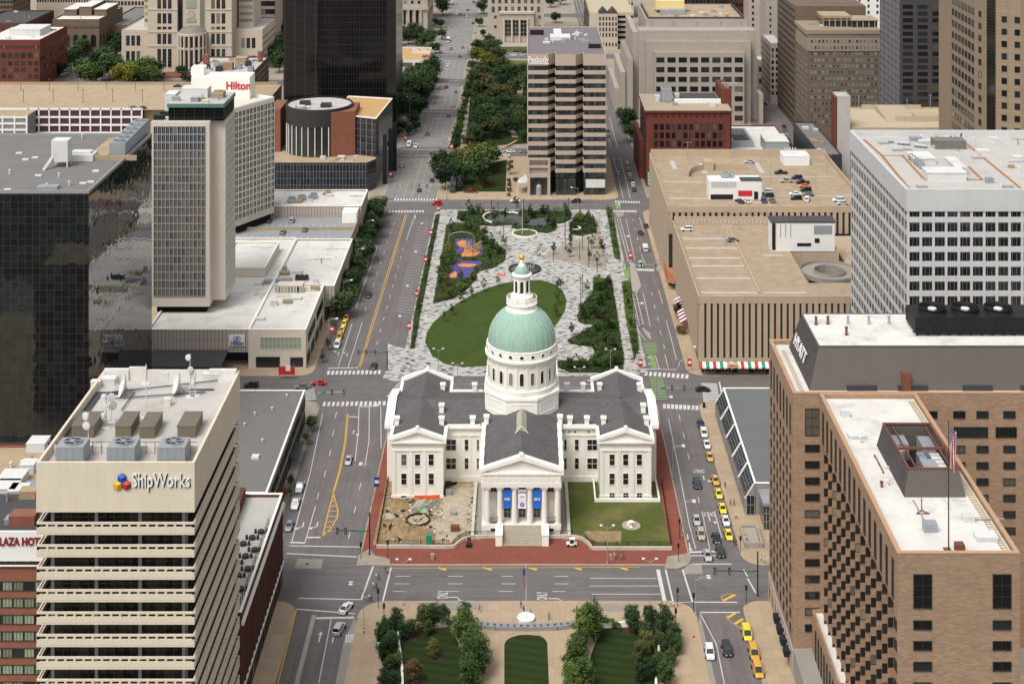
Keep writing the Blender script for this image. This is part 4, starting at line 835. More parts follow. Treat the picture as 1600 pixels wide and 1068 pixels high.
def brick_annex():
 b=Bld('brick_building', 'dark brick building with a roof terrace beside the cream tower', 'building', (-66, 317));X0, X1, Y0, Y1=-74, -58, 292, 341.5
 rf=body(b, rect(X0, X1, Y0, Y1), 21.4, 'brick_dark', 'roof_pale', .7, coping='white_trim')
 b.part('cornice', MB().box(X1+.02, X1+.5, Y0, Y1, 18.7, 19.5).box(X1+.02, X1+.35, Y0, Y1, 5.0, 5.6), 'white_trim')
 for i in range(19):
  y_=Y0+1.6+i*2.6;b.part('pilaster', MB().box(X1+.003, X1+.3, y_-1.15, y_-.55, 5.6, 18.69), 'brick_dark')
 b.grid((X1, Y0), (X1, Y1), [(1.9+i*2.6)/49.5 for i in range(19)], (16.6, 13.2, 9.8, 6.9), wmesh(1.4, 2.4, 2, 2, 'frame_dark', 'glass'))
 b.grid((X1, Y0), (X1, Y1), [(2.5+i*5.2)/49.5 for i in range(9)], (2.4, ), wmesh(3.2, 3.6, 3, 2, 'frame_dark', 'glass'), name='shop_window')
 k=MB();k.box(-70, -66.5, 318, 340, 20.72, 23.6);b.part('stair_block', k, 'brick_dark', rf)
 for i in range(12):k=MB();y_=296+i*2.6;x=-63+(i%3)*1.5;k.lathe(x, y_, [(.75, 20.72), (.75, 21.4), (.1, 21.4)], 10);k.box(x-1.5, x-1, y_-.3, y_+.3, 20.72, 21.6);k.box(x+1, x+1.5, y_-.3, y_+.3, 20.72, 21.6);b.part('terrace_seating', k, 'metal_dark', rf)
 k=MB();[k.beam((-58.9, 294+i*1.8, 20.72), (-58.9, 294+i*1.8, 22.4), .06, 0, 4)for i in range(20)];k.beam((-58.9, 293, 22.4), (-58.9, 330, 22.4), .05, 0, 4);b.part('railing', k, 'black', rf);b.finish()
brick_annex()
def plaza_hotel():
 b=Bld('hotel_building', 'banded brick hotel with green curtained windows and maroon roof lettering', 'hotel', (-100, 270));X0, X1, Y0=-135, -86.2, 262.0;Y1=290
 b.part('wall', MB().box(X0, X1, Y0, Y1, 0, 46.5), 'brick_orange');rf=b.part('roof', MB().poly([(X0, Y0, 46.52), (X1, Y0, 46.52), (X1, Y1, 46.52), (X0, Y1, 46.52)]), 'roof_dark')
 b.part('fascia', MB().box(X0, X1, Y0-.5, Y0-.003, ZH(882, Y0), 47.2), 'cream_panel')
 sgn=b.part('sign_board', MB().box(X0, X1-.5, Y0+.5, Y0+.9, 47.6, ZH(832, Y0)), 'sign_white');text_mb('PLAZA HOTEL', 2.0, .08, (XW(-9, Y0), Y0+.35, ZH(853, Y0)), 0, bold=.07, width=9.6).build('sign', 'sign_maroon', sgn)
 for k in range(8):
  zc=46.5-3.75-3.05*k*1.0+.6
  for i in range(14):b.win(wmesh(1.9, 1.75, 3, 1, 'frame_dark', 'glass_green', .1), X0+1.2+i*2.0+21, Y0, zc, 0)
 k=MB();k.box(-100, -95, 277, 280, 46.5, 48.5);k.box(-92, -87.5, 269, 271.8, 46.5, 48.3);b.part('roof_house', k, 'brick_orange', rf)
 for i in range(10):p=MB();x=-108+i*2;p.beam((x, 264, 46.6), (x, 264, 48.4), .08, 0, 5);p.beam((x, 264, 48.3), (x+2, 264.5, 48.3), .1, 0, 5);b.part('roof_pipe', p, 'metal_white', rf)
 clutter(b, -108, -88, 265, 289, 46.5, 16, rf, 11);b.finish()
 c=Bld('low_roof_building', 'flat-roofed block of tan roof pavers and white pipework behind the brick hotel', 'building', (-105, 305));r2=body(c, rect(-150, -86, 294, 317), 44.5, 'brick_orange', 'roof_tan', .8, coping='frame_dark')
 for px, py, s in((12, 770, 2.2), (30, 775, 1.8), (20, 755, 2.5), (45, 735, 1.5), (60, 700, 2)):x, y_, _=P(px, py, 43.7);boxunit(c, x-s, x+s, y_-s, y_+s, 43.7, 1.8, 'metal_white', 'rooftop_unit', .1, r2)
 clutter(c, -125, -90, 297, 314, 43.7, 14, r2, 12)
 k=MB();[k.beam((-88.5, 296+i, 43.7), (-88.5, 296+i, 47), .08, 0, 4)for i in range(20)];k.box(-88.6, -88.4, 296, 316, 46.4, 46.6);k.box(-88.7, -88.5, 296, 312, 44.5, 46.2);c.part('roof_screen', k, 'metal_white', r2);c.finish()
plaza_hotel()
# ================================================================ tan brick hotel (right foreground)
def brick_hotel():
 b=Bld('brick_hotel', 'tall tan brick hotel with white roofs and a sawtooth wing on the right', 'hotel', (80, 300));S0, S1, Y0, Y1, Z=57.0, 135.0, 306.0, 336.0, 60.1
 Wn=(63.6, 83.2, 241.5)
 slab=rect(S0, S1, Y0, Y1)
 b.part('wall', MB().prism(slab, 5.7, Z-.9).wallring(slab, .7, Z-.9, Z), 'brick_tan');b.part('stone_base', MB().box(S0-.25, S1, Y0-.25, Y1+.25, 0, 5.69), [panels('base_stone', (.36, .33, .30), (.25, .23, .21), 2.4, 1.2)])
 rf=b.part('roof', MB().poly([(x, y_, Z-.88)for x, y_ in inset(slab, .69)]), 'roof_white')
 b.part('coping', MB().wallring(inset(slab, -.06), .8, Z+.003, Z+.16), [plain('coping_tan', (.42, .26, .16), .8, .1)])
 x0, x1, yf=Wn;up=[(x0-1.0, yf), (x1, yf), (x1, Y0-.01), (x0-1.0, Y0-.01)]
 b.part('wing_wall', MB().prism(up, 50.3, Z-.9, nobot=False).wallring(up, .7, Z-.9, Z), 'brick_tan');wr=b.part('roof', MB().poly([(x, y_, Z-.88)for x, y_ in inset(up, .69)]), 'roof_white');b.part('coping', MB().wallring(inset(up, -.06), .8, Z+.003, Z+.16), 'coping_tan')
 n=15;pit=(Y0-.5-yf-2.6)/n;saw=[(x1, yf+.01), (x1, Y0-.02)];yk=Y0-.5
 saw.append((x0, Y0-.02));saw.append((x0, yk));K=wmesh(.94, 1.72, 1, 1, 'frame_dark', 'glass', .05, .08)
 for k in range(n):
  yn=yk-pit;saw.append((x0-1.0, yn));
  if k<n-1 or 1:saw.append((x0, yn))
  for f in range(13):b.win(K, x0-.5, yn, 48.2-3.48*f, 0, pr=2)
  yk=yn
 saw+=[(x0-1.0, yk-.001), (x0-1.0, yf+.01)]
 b.part('sawtooth_wall', MB().prism(saw, 0, 50.298), 'brick_tan')
 for k in range(15):b.win(wmesh(1.3, 6.6, 1, 3, 'frame_dark', 'glass', .1), x0-1.0, yf+3.0+k*pit, 54.4, -pi/2, 'tall_window', 1)
 for f in range(12):b.win(wmesh(1.6, 1.75, 2, 1, 'frame_dark', 'glass', .08), x0-1.0, yf+1.2, 47.6-3.48*f, -pi/2, pr=2)
 KW=wmesh(3.15, 1.62, 2, 1, 'frame_dark', 'glass_some', .12, .15)
 for px in(1441.5, 1565.5):
  x=XW(px, yf);b.win(wmesh(3.15, 5.8, 2, 3, 'frame_dark', 'glass_some', .12, .15), x, yf, ZH(923, yf), 0, 'tall_window', 0)
  for f in range(13):b.win(KW, x, yf, ZH(975.5, yf)-3.48*f, 0, pr=0)
 for f in range(12):b.win(KW, XW(1269, Y0), Y0, ZH(700, Y0)-3.48*f, 0, pr=0)
 b.win(wmesh(3.1, 5.8, 2, 3, 'frame_dark', 'glass_some', .12, .15), XW(1269, Y0), Y0, ZH(659, Y0), 0, 'tall_window', 0)
 for px in(1455, 1498.7, 1535, 1577):
  for f in range(12):
   if f!=1 or px in(1455, ):b.win(wmesh(2.6, 1.6, 2, 1, 'frame_dark', 'glass_some', .12, .15), XW(px, Y0), Y0, ZH(647.5, Y0)-3.48*f-(.4 if f else 0), 0, pr=1)
 for px, w_ in((1517, 7.3), (1572, 4.5)):b.win(wmesh(w_, 2.3, 5, 1, 'frame_dark', 'glass_some', .12, .15), XW(px, Y0), Y0, ZH(675, Y0), 0, 'wide_window', 0)
 for i in range(7):b.win(wmesh(1.15, 6.4, 1, 3, 'frame_dark', 'glass', .1), S0, Y0+3.0+i*4.0, 53.2, -pi/2, 'tall_window', 1)
 for i in range(7):
  for f in range(13):b.win(wmesh(1.15, 1.9, 1, 1, 'frame_dark', 'glass', .09), S0, Y0+3.0+i*4.0, 47.0-3.2*f, -pi/2, pr=1)
 for i in range(7):b.win(archwin(2.2, 3.6, 'coping_tan', 'glass'), S0-.26, Y0+2.6+i*4.1, 2.6, -pi/2, 'arched_opening', 1)
 for i in range(4):
  y_=Y0-14+i*0;
 for i in range(4):
  y_=303.5-i*3.3 if 0 else 308.5+i*4.1;k=MB();yz(k, [(y_-1.1, 4.3), (y_+1.1, 4.3), (y_+1.1, 3.0), (y_-1.1, 3.0)], S0-1.6, S0-.27);b.part('awning', k, [plain('awning_navy', (.012, .014, .025), .8, .1)])
 pd=[(61.0, 250), (x0-1.4, 250), (x0-1.4, Y0-.26), (61.0, Y0-.26)];pd=rect(60.6, x0-1.4, 240, Y0-.26)
 pd=rect(56.5, x0-.02, 240, 280);p2=rect(61.0, x0-.02, 280.01, Y0-.26)
 b.part('podium_wall', MB().prism(p2, 0, 13.6).wallring(p2, .4, 13.6, 14.3), 'brick_tan');b.part('podium_roof', MB().poly([(x, y_, 13.62)for x, y_ in inset(p2, .39)]), 'roof_white')
 for i in range(8):b.win(wmesh(1.0, 7.5, 1, 3, 'frame_dark', 'glass', .1), 61.0, 282+i*2.8, 8.2, -pi/2, 'slot_window', 1)
 b.part('service_wall', MB().box(57.0, 60.98, 286, Y0-.26, 0, 5.6), 'concrete_patch')
 ph=[(61.2, 309.5), (130, 309.5), (130, 334.0), (61.2, 334.0)];t=inset(ph, 2.5);zt=67.8;q=MB()
 for i in(0, ):j=(i+1)%4;q.poly([(ph[i][0], ph[i][1], Z-.88), (ph[j][0], ph[j][1], Z-.88), (t[j][0], t[j][1], zt), (t[i][0], t[i][1], zt)])
 mb_=b.part('mansard', q, 'mansard', rf);q=MB()
 for i in(3, ):j=(i+1)%4;q.poly([(ph[i][0], ph[i][1], Z-.88), (ph[j][0], ph[j][1], Z-.88), (t[j][0], t[j][1], zt), (t[i][0], t[i][1], zt)])
 b.part('mansard', q, 'mansard_shingle', rf);b.part('plant_room_roof', MB().poly([(a, c, zt)for a, c in t]), 'roof_white', rf)
 tt=[(a, c)for a, c in t];b.part('mansard_trim', MB().wallring(inset(tt, -.15), .35, zt+.003, zt+.15), 'mansard', rf)
 ang=atan2(zt-(Z-.88), 2.5);T=Matrix.Translation((61.6+.05-.25, 329.5, 61.9))@Matrix.Rotation(-pi/2, 4, 'Z')@Matrix.Rotation(ang, 4, 'X')
 text_mb('HYATT', 3.7, .12, None, M=T, bold=.0, width=12.5).build('sign', 'sign_white', mb_)
 [b.part('plant_louvre', MB().box(x-3.2, x+3.2, 309.3, 310.4, Z-.88, 60.3), 'metal_dark', rf)for x in(72.5, 83.5, 97.5, 110)]  # dark boxes stand in for the shade of the recess along the mansard foot
 x=XW(1415, 310);k=MB();k.box(x-.9, x+.9, 309.0, 311.5, Z-.88, 63.0);b.part('roof_door', k, 'rust', rf);k=MB();[k.box(x-.7, x+.7, 308.6-i*.3, 308.9-i*.3, Z-.88, 60.6-i*.25)for i in range(5)];b.part('roof_stair', k, 'rust', rf)
 k=MB();xa, xb, ya, yb=86.3, 116, 318.0, 326.0;k.box(xa, xb, ya, yb, zt+.8, 71.9);[k.box(xa+.3+i*2.4, xa+.7+i*2.4, ya+.2, ya+.6, zt, zt+.8)for i in range(12)]
 k.box(xa-.6, xb, ya-.5, ya-.1, zt+.9, zt+1.1);[k.box(xa+3.2+i*7.4, xa+6.6+i*7.4, ya-.15, ya, 70.2, 71.6)for i in range(3)];ct=b.part('cooling_tower', k, 'black', rf)
 for i in range(3):
  cx, cy=xa+4.9+i*7.4, 322;k=MB();k.lathe(cx, cy, [(3.1, 71.9), (3.0, 72.4), (3.15, 73.0), (3.0, 73.0), (2.85, 72.4), (2.85, 71.95)], 28);[k.beam((cx, cy, 72.3), (cx+2.8*cos(a), cy+2.8*sin(a), 72.4), .12, 0, 4)for a in(.2, 1.45, 2.7, 3.97, 5.2)];k.lathe(cx, cy, [(.95, 72.2), (.95, 72.6), (0, 72.65)], 14, 1);b.part('fan_stack', k, ['black', 'metal_white'], ct)
 for px, py in((1275, 507), (1293.6, 506), (1325, 506), (1357.5, 506), (1389, 506), (1322.5, 523)):x, y_, _=P(px, py, zt);k=MB();k.lathe(x, y_, [(.45, zt), (.45, zt+.15), (.28, zt+.3), (.28, zt+1.6), (.36, zt+1.6), (.36, zt+1.8), (0, zt+1.85)], 10);b.part('vent_pipe', k, 'rust'if px in(1275, 1293.6, 1322.5)else'metal_grey', rf)
 e=rect(69.3, 80.6, 262.6, 283.5);ti=inset(e, 1.0);ze=63.9;q=MB()
 for i in range(4):j=(i+1)%4;q.poly([(e[i][0], e[i][1], Z-.88), (e[j][0], e[j][1], Z-.88), (ti[j][0], ti[j][1], ze), (ti[i][0], ti[i][1], ze)], 1 if i in(1, 3)else 0);q.poly([(ti[i][0], ti[i][1], ze), (ti[j][0], ti[j][1], ze), (ti[j][0], ti[j][1], Z-.8), (ti[i][0], ti[i][1], Z-.8)], 0)
 en=b.part('plant_enclosure', q, ['mansard', 'mansard_shingle'], wr);b.part('enclosure_floor', MB().poly([(a, c, Z-.8)for a, c in ti]), 'black', wr)
 k=MB();k.wallring(inset(ti, -.1), .35, ze+.003, ze+.25);k.box(ti[0][0], ti[1][0], 272.5, 272.9, ze-.5, ze-.1);[k.box(x, x+.25, ti[0][1], ti[2][1], ze-.55, ze-.3)for x in(72, 78.4)];b.part('steel_frame', k, 'rust', wr)
 k=MB();k.box(74.2, 77, 266, 270.5, Z-.8, 62.6);k.box(74.8, 76.2, 270.5, 275, Z-.8, 61.8);k.lathe(72, 276, [(1.2, Z-.8), (1.2, 62), (.3, 62.6)], 12);k.box(76.5, 79, 276, 281, Z-.8, 62.2);k.box(71, 74, 277, 281, Z-.8, 62.4);b.part('plant_machine', k, 'metal_grey', wr)
 k=MB();[k.box(76.8+i*.0, 78.6, 264.5+i*1.6, 265.6+i*1.6, 62.2, 62.4)for i in range(6)];b.part('cable_tray', k, 'metal_white', wr)
 clutter(b, 66, 68.5, 250, 300, Z-.88, 7, wr, 21, ('metal_white', 'rust'));clutter(b, 66, 80, 246, 260, Z-.88, 6, wr, 22, ('metal_white', 'rust', 'metal_grey'))
 k=MB();[k.beam(P(1440, 797, 59.3), p, .12, 0, 5)for p in(P(1432, 802, 59.3), P(1452, 802, 59.3))];k.beam(P(1432, 802, 59.3), P(1452, 802, 59.3), .12, 0, 5);x, y_, _=P(1440, 797, 59.3);k.beam((x, y_, 59.3), (x, y_, 61.5), .1, 0, 5);b.part('aerial_stand', k, 'rust', wr)
 wk=MB()
 for i in range(70):wk.box(81.0, 82.2, 243+i*.88, 243.28+i*.88, Z-.83, Z-.76)
 for x in(81.1, 82.0):wk.box(x, x+.12, 243, 304, Z-.85, Z-.80)
 for i in range(22):wk.box(59.0, 60.0, 307+i*1.15, 307.4+i*1.15, Z-.83, Z-.76)
 b.part('roof_walkway', wk, [plain('timber', (.40, .31, .17), .9, .2, 2)], wr)
 wk=MB();wk.box(64.5, 68.5, 242.4, 243.6, Z-.86, Z-.78);wk.box(76, 80, 242.4, 243.8, Z-.86, Z-.78);wk.box(71.2, 72.4, 242.5, 245, Z-.86, Z-.75);wk.box(73, 74.5, 243.2, 244.6, Z-.86, Z+.5);b.part('roof_paving', wk, 'rust', wr)
 x, y_=71.8, 243.6;fp=MB();fp.beam((x, y_, Z-.88), (x, y_, 81.3), .13, 0, 8, .07);fp.lathe(x, y_, [(.01, 81.3), (.2, 81.45), (.01, 81.65)], 8);pole=thing('flagpole', 'tall roof flagpole flying a large drooping flag on the tan brick hotel', 'flagpole', (x, y_, Z-.88));fp.build('pole', 'metal_dark', pole);flag(pole, x, y_, 80.5, 6.8, 1.5, .55)
 b.finish()
def flag(root, x, y_, ztop, L, wd, droop, folds=5, away=1):
 """drooping stars-and-stripes: the fly end hangs down beside the pole"""
 nU, nV=13, 12;k=MB();g_=[]
 for i in range(nU+1):
  row=[]
  for j in range(nV+1):
   u, v=i/nU, j/nV;hx=wd*(.12+.88*v)*(1-.35*u)
   row.append((x+away*(hx*.75+.12)+.12*sin(7*v+3*u), y_-.15+.35*sin(folds*v*3+u*2), ztop-L*u-v*droop*1.6))
  g_.append(row)
 for i in range(nU):
  for j in range(nV):
   mi=2 if j<6 and i<5 else j%2
   k.poly([g_[i][j], g_[i+1][j], g_[i+1][j+1], g_[i][j+1]], mi)
 st=MB();r=random.Random(2)
 for i in range(5):
  for j in range(4):
   a=g_[i][j];b_=g_[i+1][j+1];c=[(a[t]+b_[t])/2 for t in range(3)];s=L*.012;k.poly([(c[0]-s, c[1]-.02, c[2]-s), (c[0]+s, c[1]-.02, c[2]-s), (c[0]+s, c[1]-.02, c[2]+s), (c[0]-s, c[1]-.02, c[2]+s)], 1)
 k.build('flag', ['sign_red', 'sign_white', 'sign_blue'], root)
brick_hotel()
# ================================================================ middle distance
def gridwall(b, p0, p1, z0, z1, ncol, nrow, pier, beam_, out, m, name='facade_grid', zs=None):
 """a lattice of piers and floor beams standing proud of the glass behind it"""
 k=MB();dx, dy=p1[0]-p0[0], p1[1]-p0[1];L=hypot(dx, dy);T=Matrix.Translation((p0[0], p0[1], 0))@Matrix.Rotation(atan2(dy, dx), 4, 'Z')
 for i in range(ncol+1):
  x=L*i/ncol;w=pier/2;k.box(max(x-w, 0), min(x+w, L), -out, -.002, z0, z1)
 for j in range(nrow+1):
  z=z0+(z1-z0)*j/nrow;k.box(0, L, -out*.8, -.003, max(z-beam_/2, z0), min(z+beam_/2, z1))
 return b.part(name, MB().add(k, T), m)
def low_grey():
 b=Bld('low_building', 'low building with a long flat dark grey roof and white edge beside the left avenue', 'building', (-90, 396));X0, X1, Y0, Y1=-113, -66, 365, 428
 rf=body(b, rect(X0, X1, Y0, Y1), 10, 'concrete_patch', 'roof_grey', .35, coping='white_trim')
 b.grid((X1, Y0), (X1, Y1), [(i+.5)/12 for i in range(12)], (6.8, ), wmesh(4.3, 3.0, 3, 1, 'frame_dark', 'glass', .12));b.grid((X1, Y0), (X1, Y1), [(i+.5)/12 for i in range(12)], (2.2, ), wmesh(4.0, 3.6, 3, 1, 'frame_dark', 'glass', .12), name='shop_window')
 k=MB();yz(k, [(398, 3.2), (409, 3.2), (409, 3.5), (398, 3.5)], X1+.3, X1+2.6);b.part('entrance_canopy', k, 'metal_dark')
 for px, py in((478, 620), (428, 648), (412, 665), (397, 702), (440, 690), (455, 640)):x, y_, _=P(px-30, py, 9.6);k=MB();k.lathe(x, y_, [(.25, 9.6), (.25, 10.4), (.4, 10.4), (0, 10.6)], 8);b.part('vent_pipe', k, 'metal_white', rf)
 k=MB();x, y_, _=P(398, 718, 9.6);k.box(x-1, x+1, y_, y_+2, 9.6, 10.3);b.part('roof_vent', k, 'metal_white', rf);k=MB();k.box(-70.5, -68.2, 364.6, 364.95, 6.2, 9.4);b.part('sign', k, 'sign_red');b.finish()
low_grey()
def black_block():
 b=Bld('glass_tower', 'black mirror-glass office block with a flat grey roof at the left edge', 'office building', (-157, 408));X0, X1, Y0, Y1, Z=-215, -115, 377, 440.5, 83.4
 gl=curtainwall('mirror_glass', (.008, .010, .010), (.032, .035, .033), 1.92, 1.92, .07, .06, .015, .75, .09, .2, 0)
 b.part('wall', MB().box(X0, X1, Y0, Y1, 0, Z-.5), [gl]);b.part('coping', MB().wallring(rect(X0-.05, X1+.05, Y0-.05, Y1+.05), .6, Z-.498, Z+.3), 'frame_grey');rf=b.part('roof', MB().poly([(X0, Y0, Z-.48), (X1, Y0, Z-.48), (X1, Y1, Z-.48), (X0, Y1, Z-.48)]), 'roof_grey');z=Z-.48
 x, y_, _=P(80, 262, z);k=MB();k.box(x, x+4.6, y_, y_+4, z+1.6, z+7.6);[k.box(x+a, x+a+.3, y_+c, y_+c+.3, z, z+1.6)for a in(0, 4.3)for c in(0, 3.7)];[k.box(x+.3+i*.7, x+.7+i*.7, y_-.06, y_, z+2.2, z+7)for i in range(6)];b.part('lift_house', k, 'metal_white', rf)
 k=MB();x, y_, _=P(104, 252, z);k.box(x, x+7.5, y_, y_+5, z, z+1.8);k.box(x+1, x+6.5, y_+1, y_+4, z+1.8, z+2.4);b.part('lift_house', k, 'metal_white', rf)
 k=MB();x, y_, _=P(76, 262, z);k.beam((x-.6, y_-3, z), (x+1, y_+.2, z+3), .5, 0, 4);b.part('roof_stair', k, 'metal_white', rf)
 for i in range(6):x, y_, _=P(183+i*6.5, 246-i*6.6, z);hvac(b, x-2.3, x+2.3, y_, y_+4.6, z, 4.2, 'metal_grey', 1, 'cooling_unit', rf)
 k=MB();x, y_, _=P(165, 250, z);k.box(x-6, x-.5, y_, 436, z, z+.5);k.box(x-6, x+9, y_-.6, y_, z, z+1.4);b.part('plant_curb', k, 'roof_tan', rf)
 for i, (px, py)in enumerate(((15, 272), (40, 250), (60, 275), (92, 277), (55, 247), (30, 240), (108, 290), (130, 287), (12, 297), (128, 216), (150, 268), (142, 285), (73, 294), (86, 220))):x, y_, _=P(px, py, z);k=MB();k.box(x-.9, x+.9, y_-.5, y_+.5, z, z+.35)if i%3 else k.lathe(x, y_, [(.25, z), (.25, z+1.2), (.4, z+1.2), (0, z+1.4)], 8);b.part('roof_vent', k, 'metal_white', rf)
 k=MB();x, y_, _=P(75, 296, z);k.box(x-3, x+2.5, y_-.3, y_+2.2, z, z+.8);b.part('skylight', k, 'metal_grey', rf);b.finish()
black_block()
def tower_hotel():
 b=Bld('slab_hotel', 'pale hotel with two gridded towers rising from a broad white podium roof', 'hotel', (-105, 520));wp='white_stone'
 pale=plain('pale_concrete', (.60, .53, .45), .85, .07, .25, grime=.12, streak=True)
 ribs=panels('ribbed_panel', (.42, .36, .31), (.10, .085, .075), 1.25, 3.0, .16, .07, .8, .08)
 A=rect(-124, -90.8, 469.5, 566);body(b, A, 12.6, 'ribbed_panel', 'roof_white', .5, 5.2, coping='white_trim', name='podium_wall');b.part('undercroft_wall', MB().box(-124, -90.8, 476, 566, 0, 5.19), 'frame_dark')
 k=MB();yz(k, [(458, 4.6), (469.4, 5.6), (469.4, 6.0), (458, 5.0)], -122, -97.5);[k.box(x-.25, x+.25, 459, 459.5, .13, 4.7)for x in(-121, -110, -98.5)];b.part('entrance_canopy', k, [plain('canopy_dark', (.06, .06, .065), .6, .15)])
 B=rect(-90.79, -72, 468.6, 512);rB=body(b, B, 12.9, 'pale_concrete', 'roof_white', .5, coping='white_trim', name='podium_wall')
 b.win(wmesh(13.5, 4.0, 10, 2, 'frame_white', 'glass_green', .12), -80.2, 468.6, 8.6, 0, 'wide_window');b.win(wmesh(7.8, 3.4, 5, 1, 'frame_dark', 'glass', .12), -84.4, 468.6, 2.4, 0, 'shop_window');b.win(wmesh(4.2, 3.0, 3, 1, 'frame_dark', 'glass', .12), -75, 468.6, 2.4, 0, 'shop_window')
 for i in range(2):b.win(wmesh(15, 3.0, 10, 1, 'frame_dark', 'glass', .12), -72, 481+i*19, 8.3, pi/2, 'wide_window')
 for i in range(4):b.win(wmesh(7, 3.4, 5, 1, 'frame_dark', 'glass', .12), -72, 474+i*9.5, 2.3, pi/2, 'shop_window')
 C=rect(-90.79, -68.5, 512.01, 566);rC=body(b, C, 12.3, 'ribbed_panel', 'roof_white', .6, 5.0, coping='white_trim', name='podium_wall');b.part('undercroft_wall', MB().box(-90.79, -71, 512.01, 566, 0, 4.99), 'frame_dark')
 rA=MB();body(b, rect(-112, -95, 522, 552), 15.5, 'pale_concrete', 'roof_white', .5, 12.2, coping='white_trim', name='raised_block')
 k=MB();x, y_, _=P(433, 458, 12.4);k.box(x, x+9, y_, y_+4, 12.3, 15.3);[k.box(x+.4+i*1.1, x+1.2+i*1.1, y_-.05, y_, 12.6, 14.8, 1)for i in range(8)];b.part('rooftop_house', k, ['pale_concrete', 'glass_green'], rB)
 hvac(b, *(XW(430, 505), XW(430, 505)+2.4), 505, 508, 12.3, 2, 'metal_grey', 1, 'rooftop_unit', rC)
 for i in range(3):x, y_, _=P(461+7*i, 438, 11.8);hvac(b, x, x+1.5, y_, y_+1.8, 11.7, 1.5, 'metal_dark', 1, 'rooftop_unit', rC)
 clutter(b, -89, -72, 475, 508, 12.4, 7, rB, 31);clutter(b, -90, -72, 516, 562, 11.7, 12, rC, 32);clutter(b, -100, -92, 478, 518, 12.1, 6, rC, 33)
 sg=b.part('sign', MB().box(XW(357.5, 469), XW(382, 469), 469.1, 469.48, ZH(540.5, 469), ZH(524, 469)), 'sign_white');text_mb('Hilton', 1.9, .04, (XW(360, 469), 469.04, ZH(539, 469)), 0, bold=.05, width=4.3).build('sign_lettering', 'sign_blue', sg)
 q=MB();x, z=XW(370, 469), ZH(529.3, 469);[q.beam((x+1.15*cos(a)*1, 469.03, z+.82*sin(a)), (x+1.15*cos(a+.35), 469.03, z+.82*sin(a+.35)), .1, 0, 4)for a in[i*.349 for i in range(18)]];q.beam((x-.5, 469.03, z-.5), (x-.1, 469.03, z+.5), .1, 0, 4);q.beam((x+.5, 469.03, z+.5), (x+.1, 469.03, z-.5), .1, 0, 4);q.beam((x-.3, 469.03, z), (x+.3, 469.03, z), .1, 0, 4);q.build('sign_emblem', 'sign_blue', sg)
 X0, X1, Y0, Y1, Z0, Z1=-126.9, -107.1, 485, 506, 14.6, 77.0
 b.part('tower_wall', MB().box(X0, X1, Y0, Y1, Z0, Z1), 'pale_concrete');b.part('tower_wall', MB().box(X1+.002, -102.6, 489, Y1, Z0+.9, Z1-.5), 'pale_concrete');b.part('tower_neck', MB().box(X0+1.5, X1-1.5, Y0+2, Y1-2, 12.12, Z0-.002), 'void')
 fh=2.74;zs=[75.6-fh*(k+.5)for k in range(21)];L0, L1=X0+.9, X1-1.4;K=wmesh((L1-L0)/13, fh, 2, 1, 'frame_grey', 'glass_blind', .22, .25)
 for j, z in enumerate(zs):
  for i in range(13):b.win(K if j>2 else wmesh((L1-L0)/13, fh, 2, 1, 'frame_grey', 'glass', .22, .25), L0+(L1-L0)*(i+.5)/13, Y0, z, 0, pr=0)
 K2=wmesh(1.42, fh, 2, 1, 'frame_white', 'glass_some', .2, .2)
 for z in zs:
  for i in range(11):b.win(K2, -102.6, Y0+5+i*1.42, z, pi/2, pr=1)
 b.part('lounge', MB().box(-121.5, -102.8, 487, 505, Z1+.002, Z1+4.5), [curtainwall('lounge_glass', (.008, .010, .010), (.03, .035, .035), 3.4, 6, .1, .1, .1, .6)]);b.part('lounge_canopy', MB().box(-121.9, -102.4, 486.6, 505.4, Z1+4.502, Z1+5.7), [curtainwall('green_glass', (.10, .20, .17), (.05, .08, .07), 1.2, 3, .08, .1, .2, .5)]);tr=b.part('roof', MB().box(-121.7, -102.6, 486.8, 505.2, Z1+5.702, Z1+5.9), 'roof_pale')
 k=MB();[k.beam((X0+.4+i*.55, Y0+.5, Z1), (X0+.4+i*.55, Y0+.5, Z1+1.4), .05, 0, 4)for i in range(10)];b.part('terrace_railing', k, 'metal_dark');clutter(b, X0+.8, -122.2, 487, 503, Z1, 10, None, 34, ('metal_white', 'black'))
 boxunit(b, -119, -110, 495, 501, Z1+5.9, 3.2, 'metal_white', 'rooftop_unit', .1, tr);boxunit(b, -125.5, -121.9, 498, 505, Z1, 6.5, 'metal_white', 'lift_house', .1);hvac(b, -108.5, -104.5, 494, 499, Z1+5.9, 2, 'roof_tan', 1, 'rooftop_unit', tr);clutter(b, -120, -104, 488, 494, Z1+5.9, 7, tr, 35)
 w0, w1=(-117.0, 575.0), (-104.6, 595.5);dx, dy=w1[0]-w0[0], w1[1]-w0[1];L=hypot(dx, dy);nx, ny=-dy/L, dx/L;D_=19;pts=[w0, w1, (w1[0]+nx*D_, w1[1]+ny*D_), (w0[0]+nx*D_, w0[1]+ny*D_)]
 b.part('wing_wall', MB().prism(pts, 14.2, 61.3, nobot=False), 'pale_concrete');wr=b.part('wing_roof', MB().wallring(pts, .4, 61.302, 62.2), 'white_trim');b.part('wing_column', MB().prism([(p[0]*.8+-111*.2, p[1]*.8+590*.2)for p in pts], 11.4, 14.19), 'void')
 K3=wmesh(L/11*.96, 2.62, 2, 1, 'frame_white', 'glass_some', .24, .25);b.grid(w0, w1, [(i+.5)/11 for i in range(11)], [60.4-2.74*(j+.5)for j in range(16)], K3, 2)
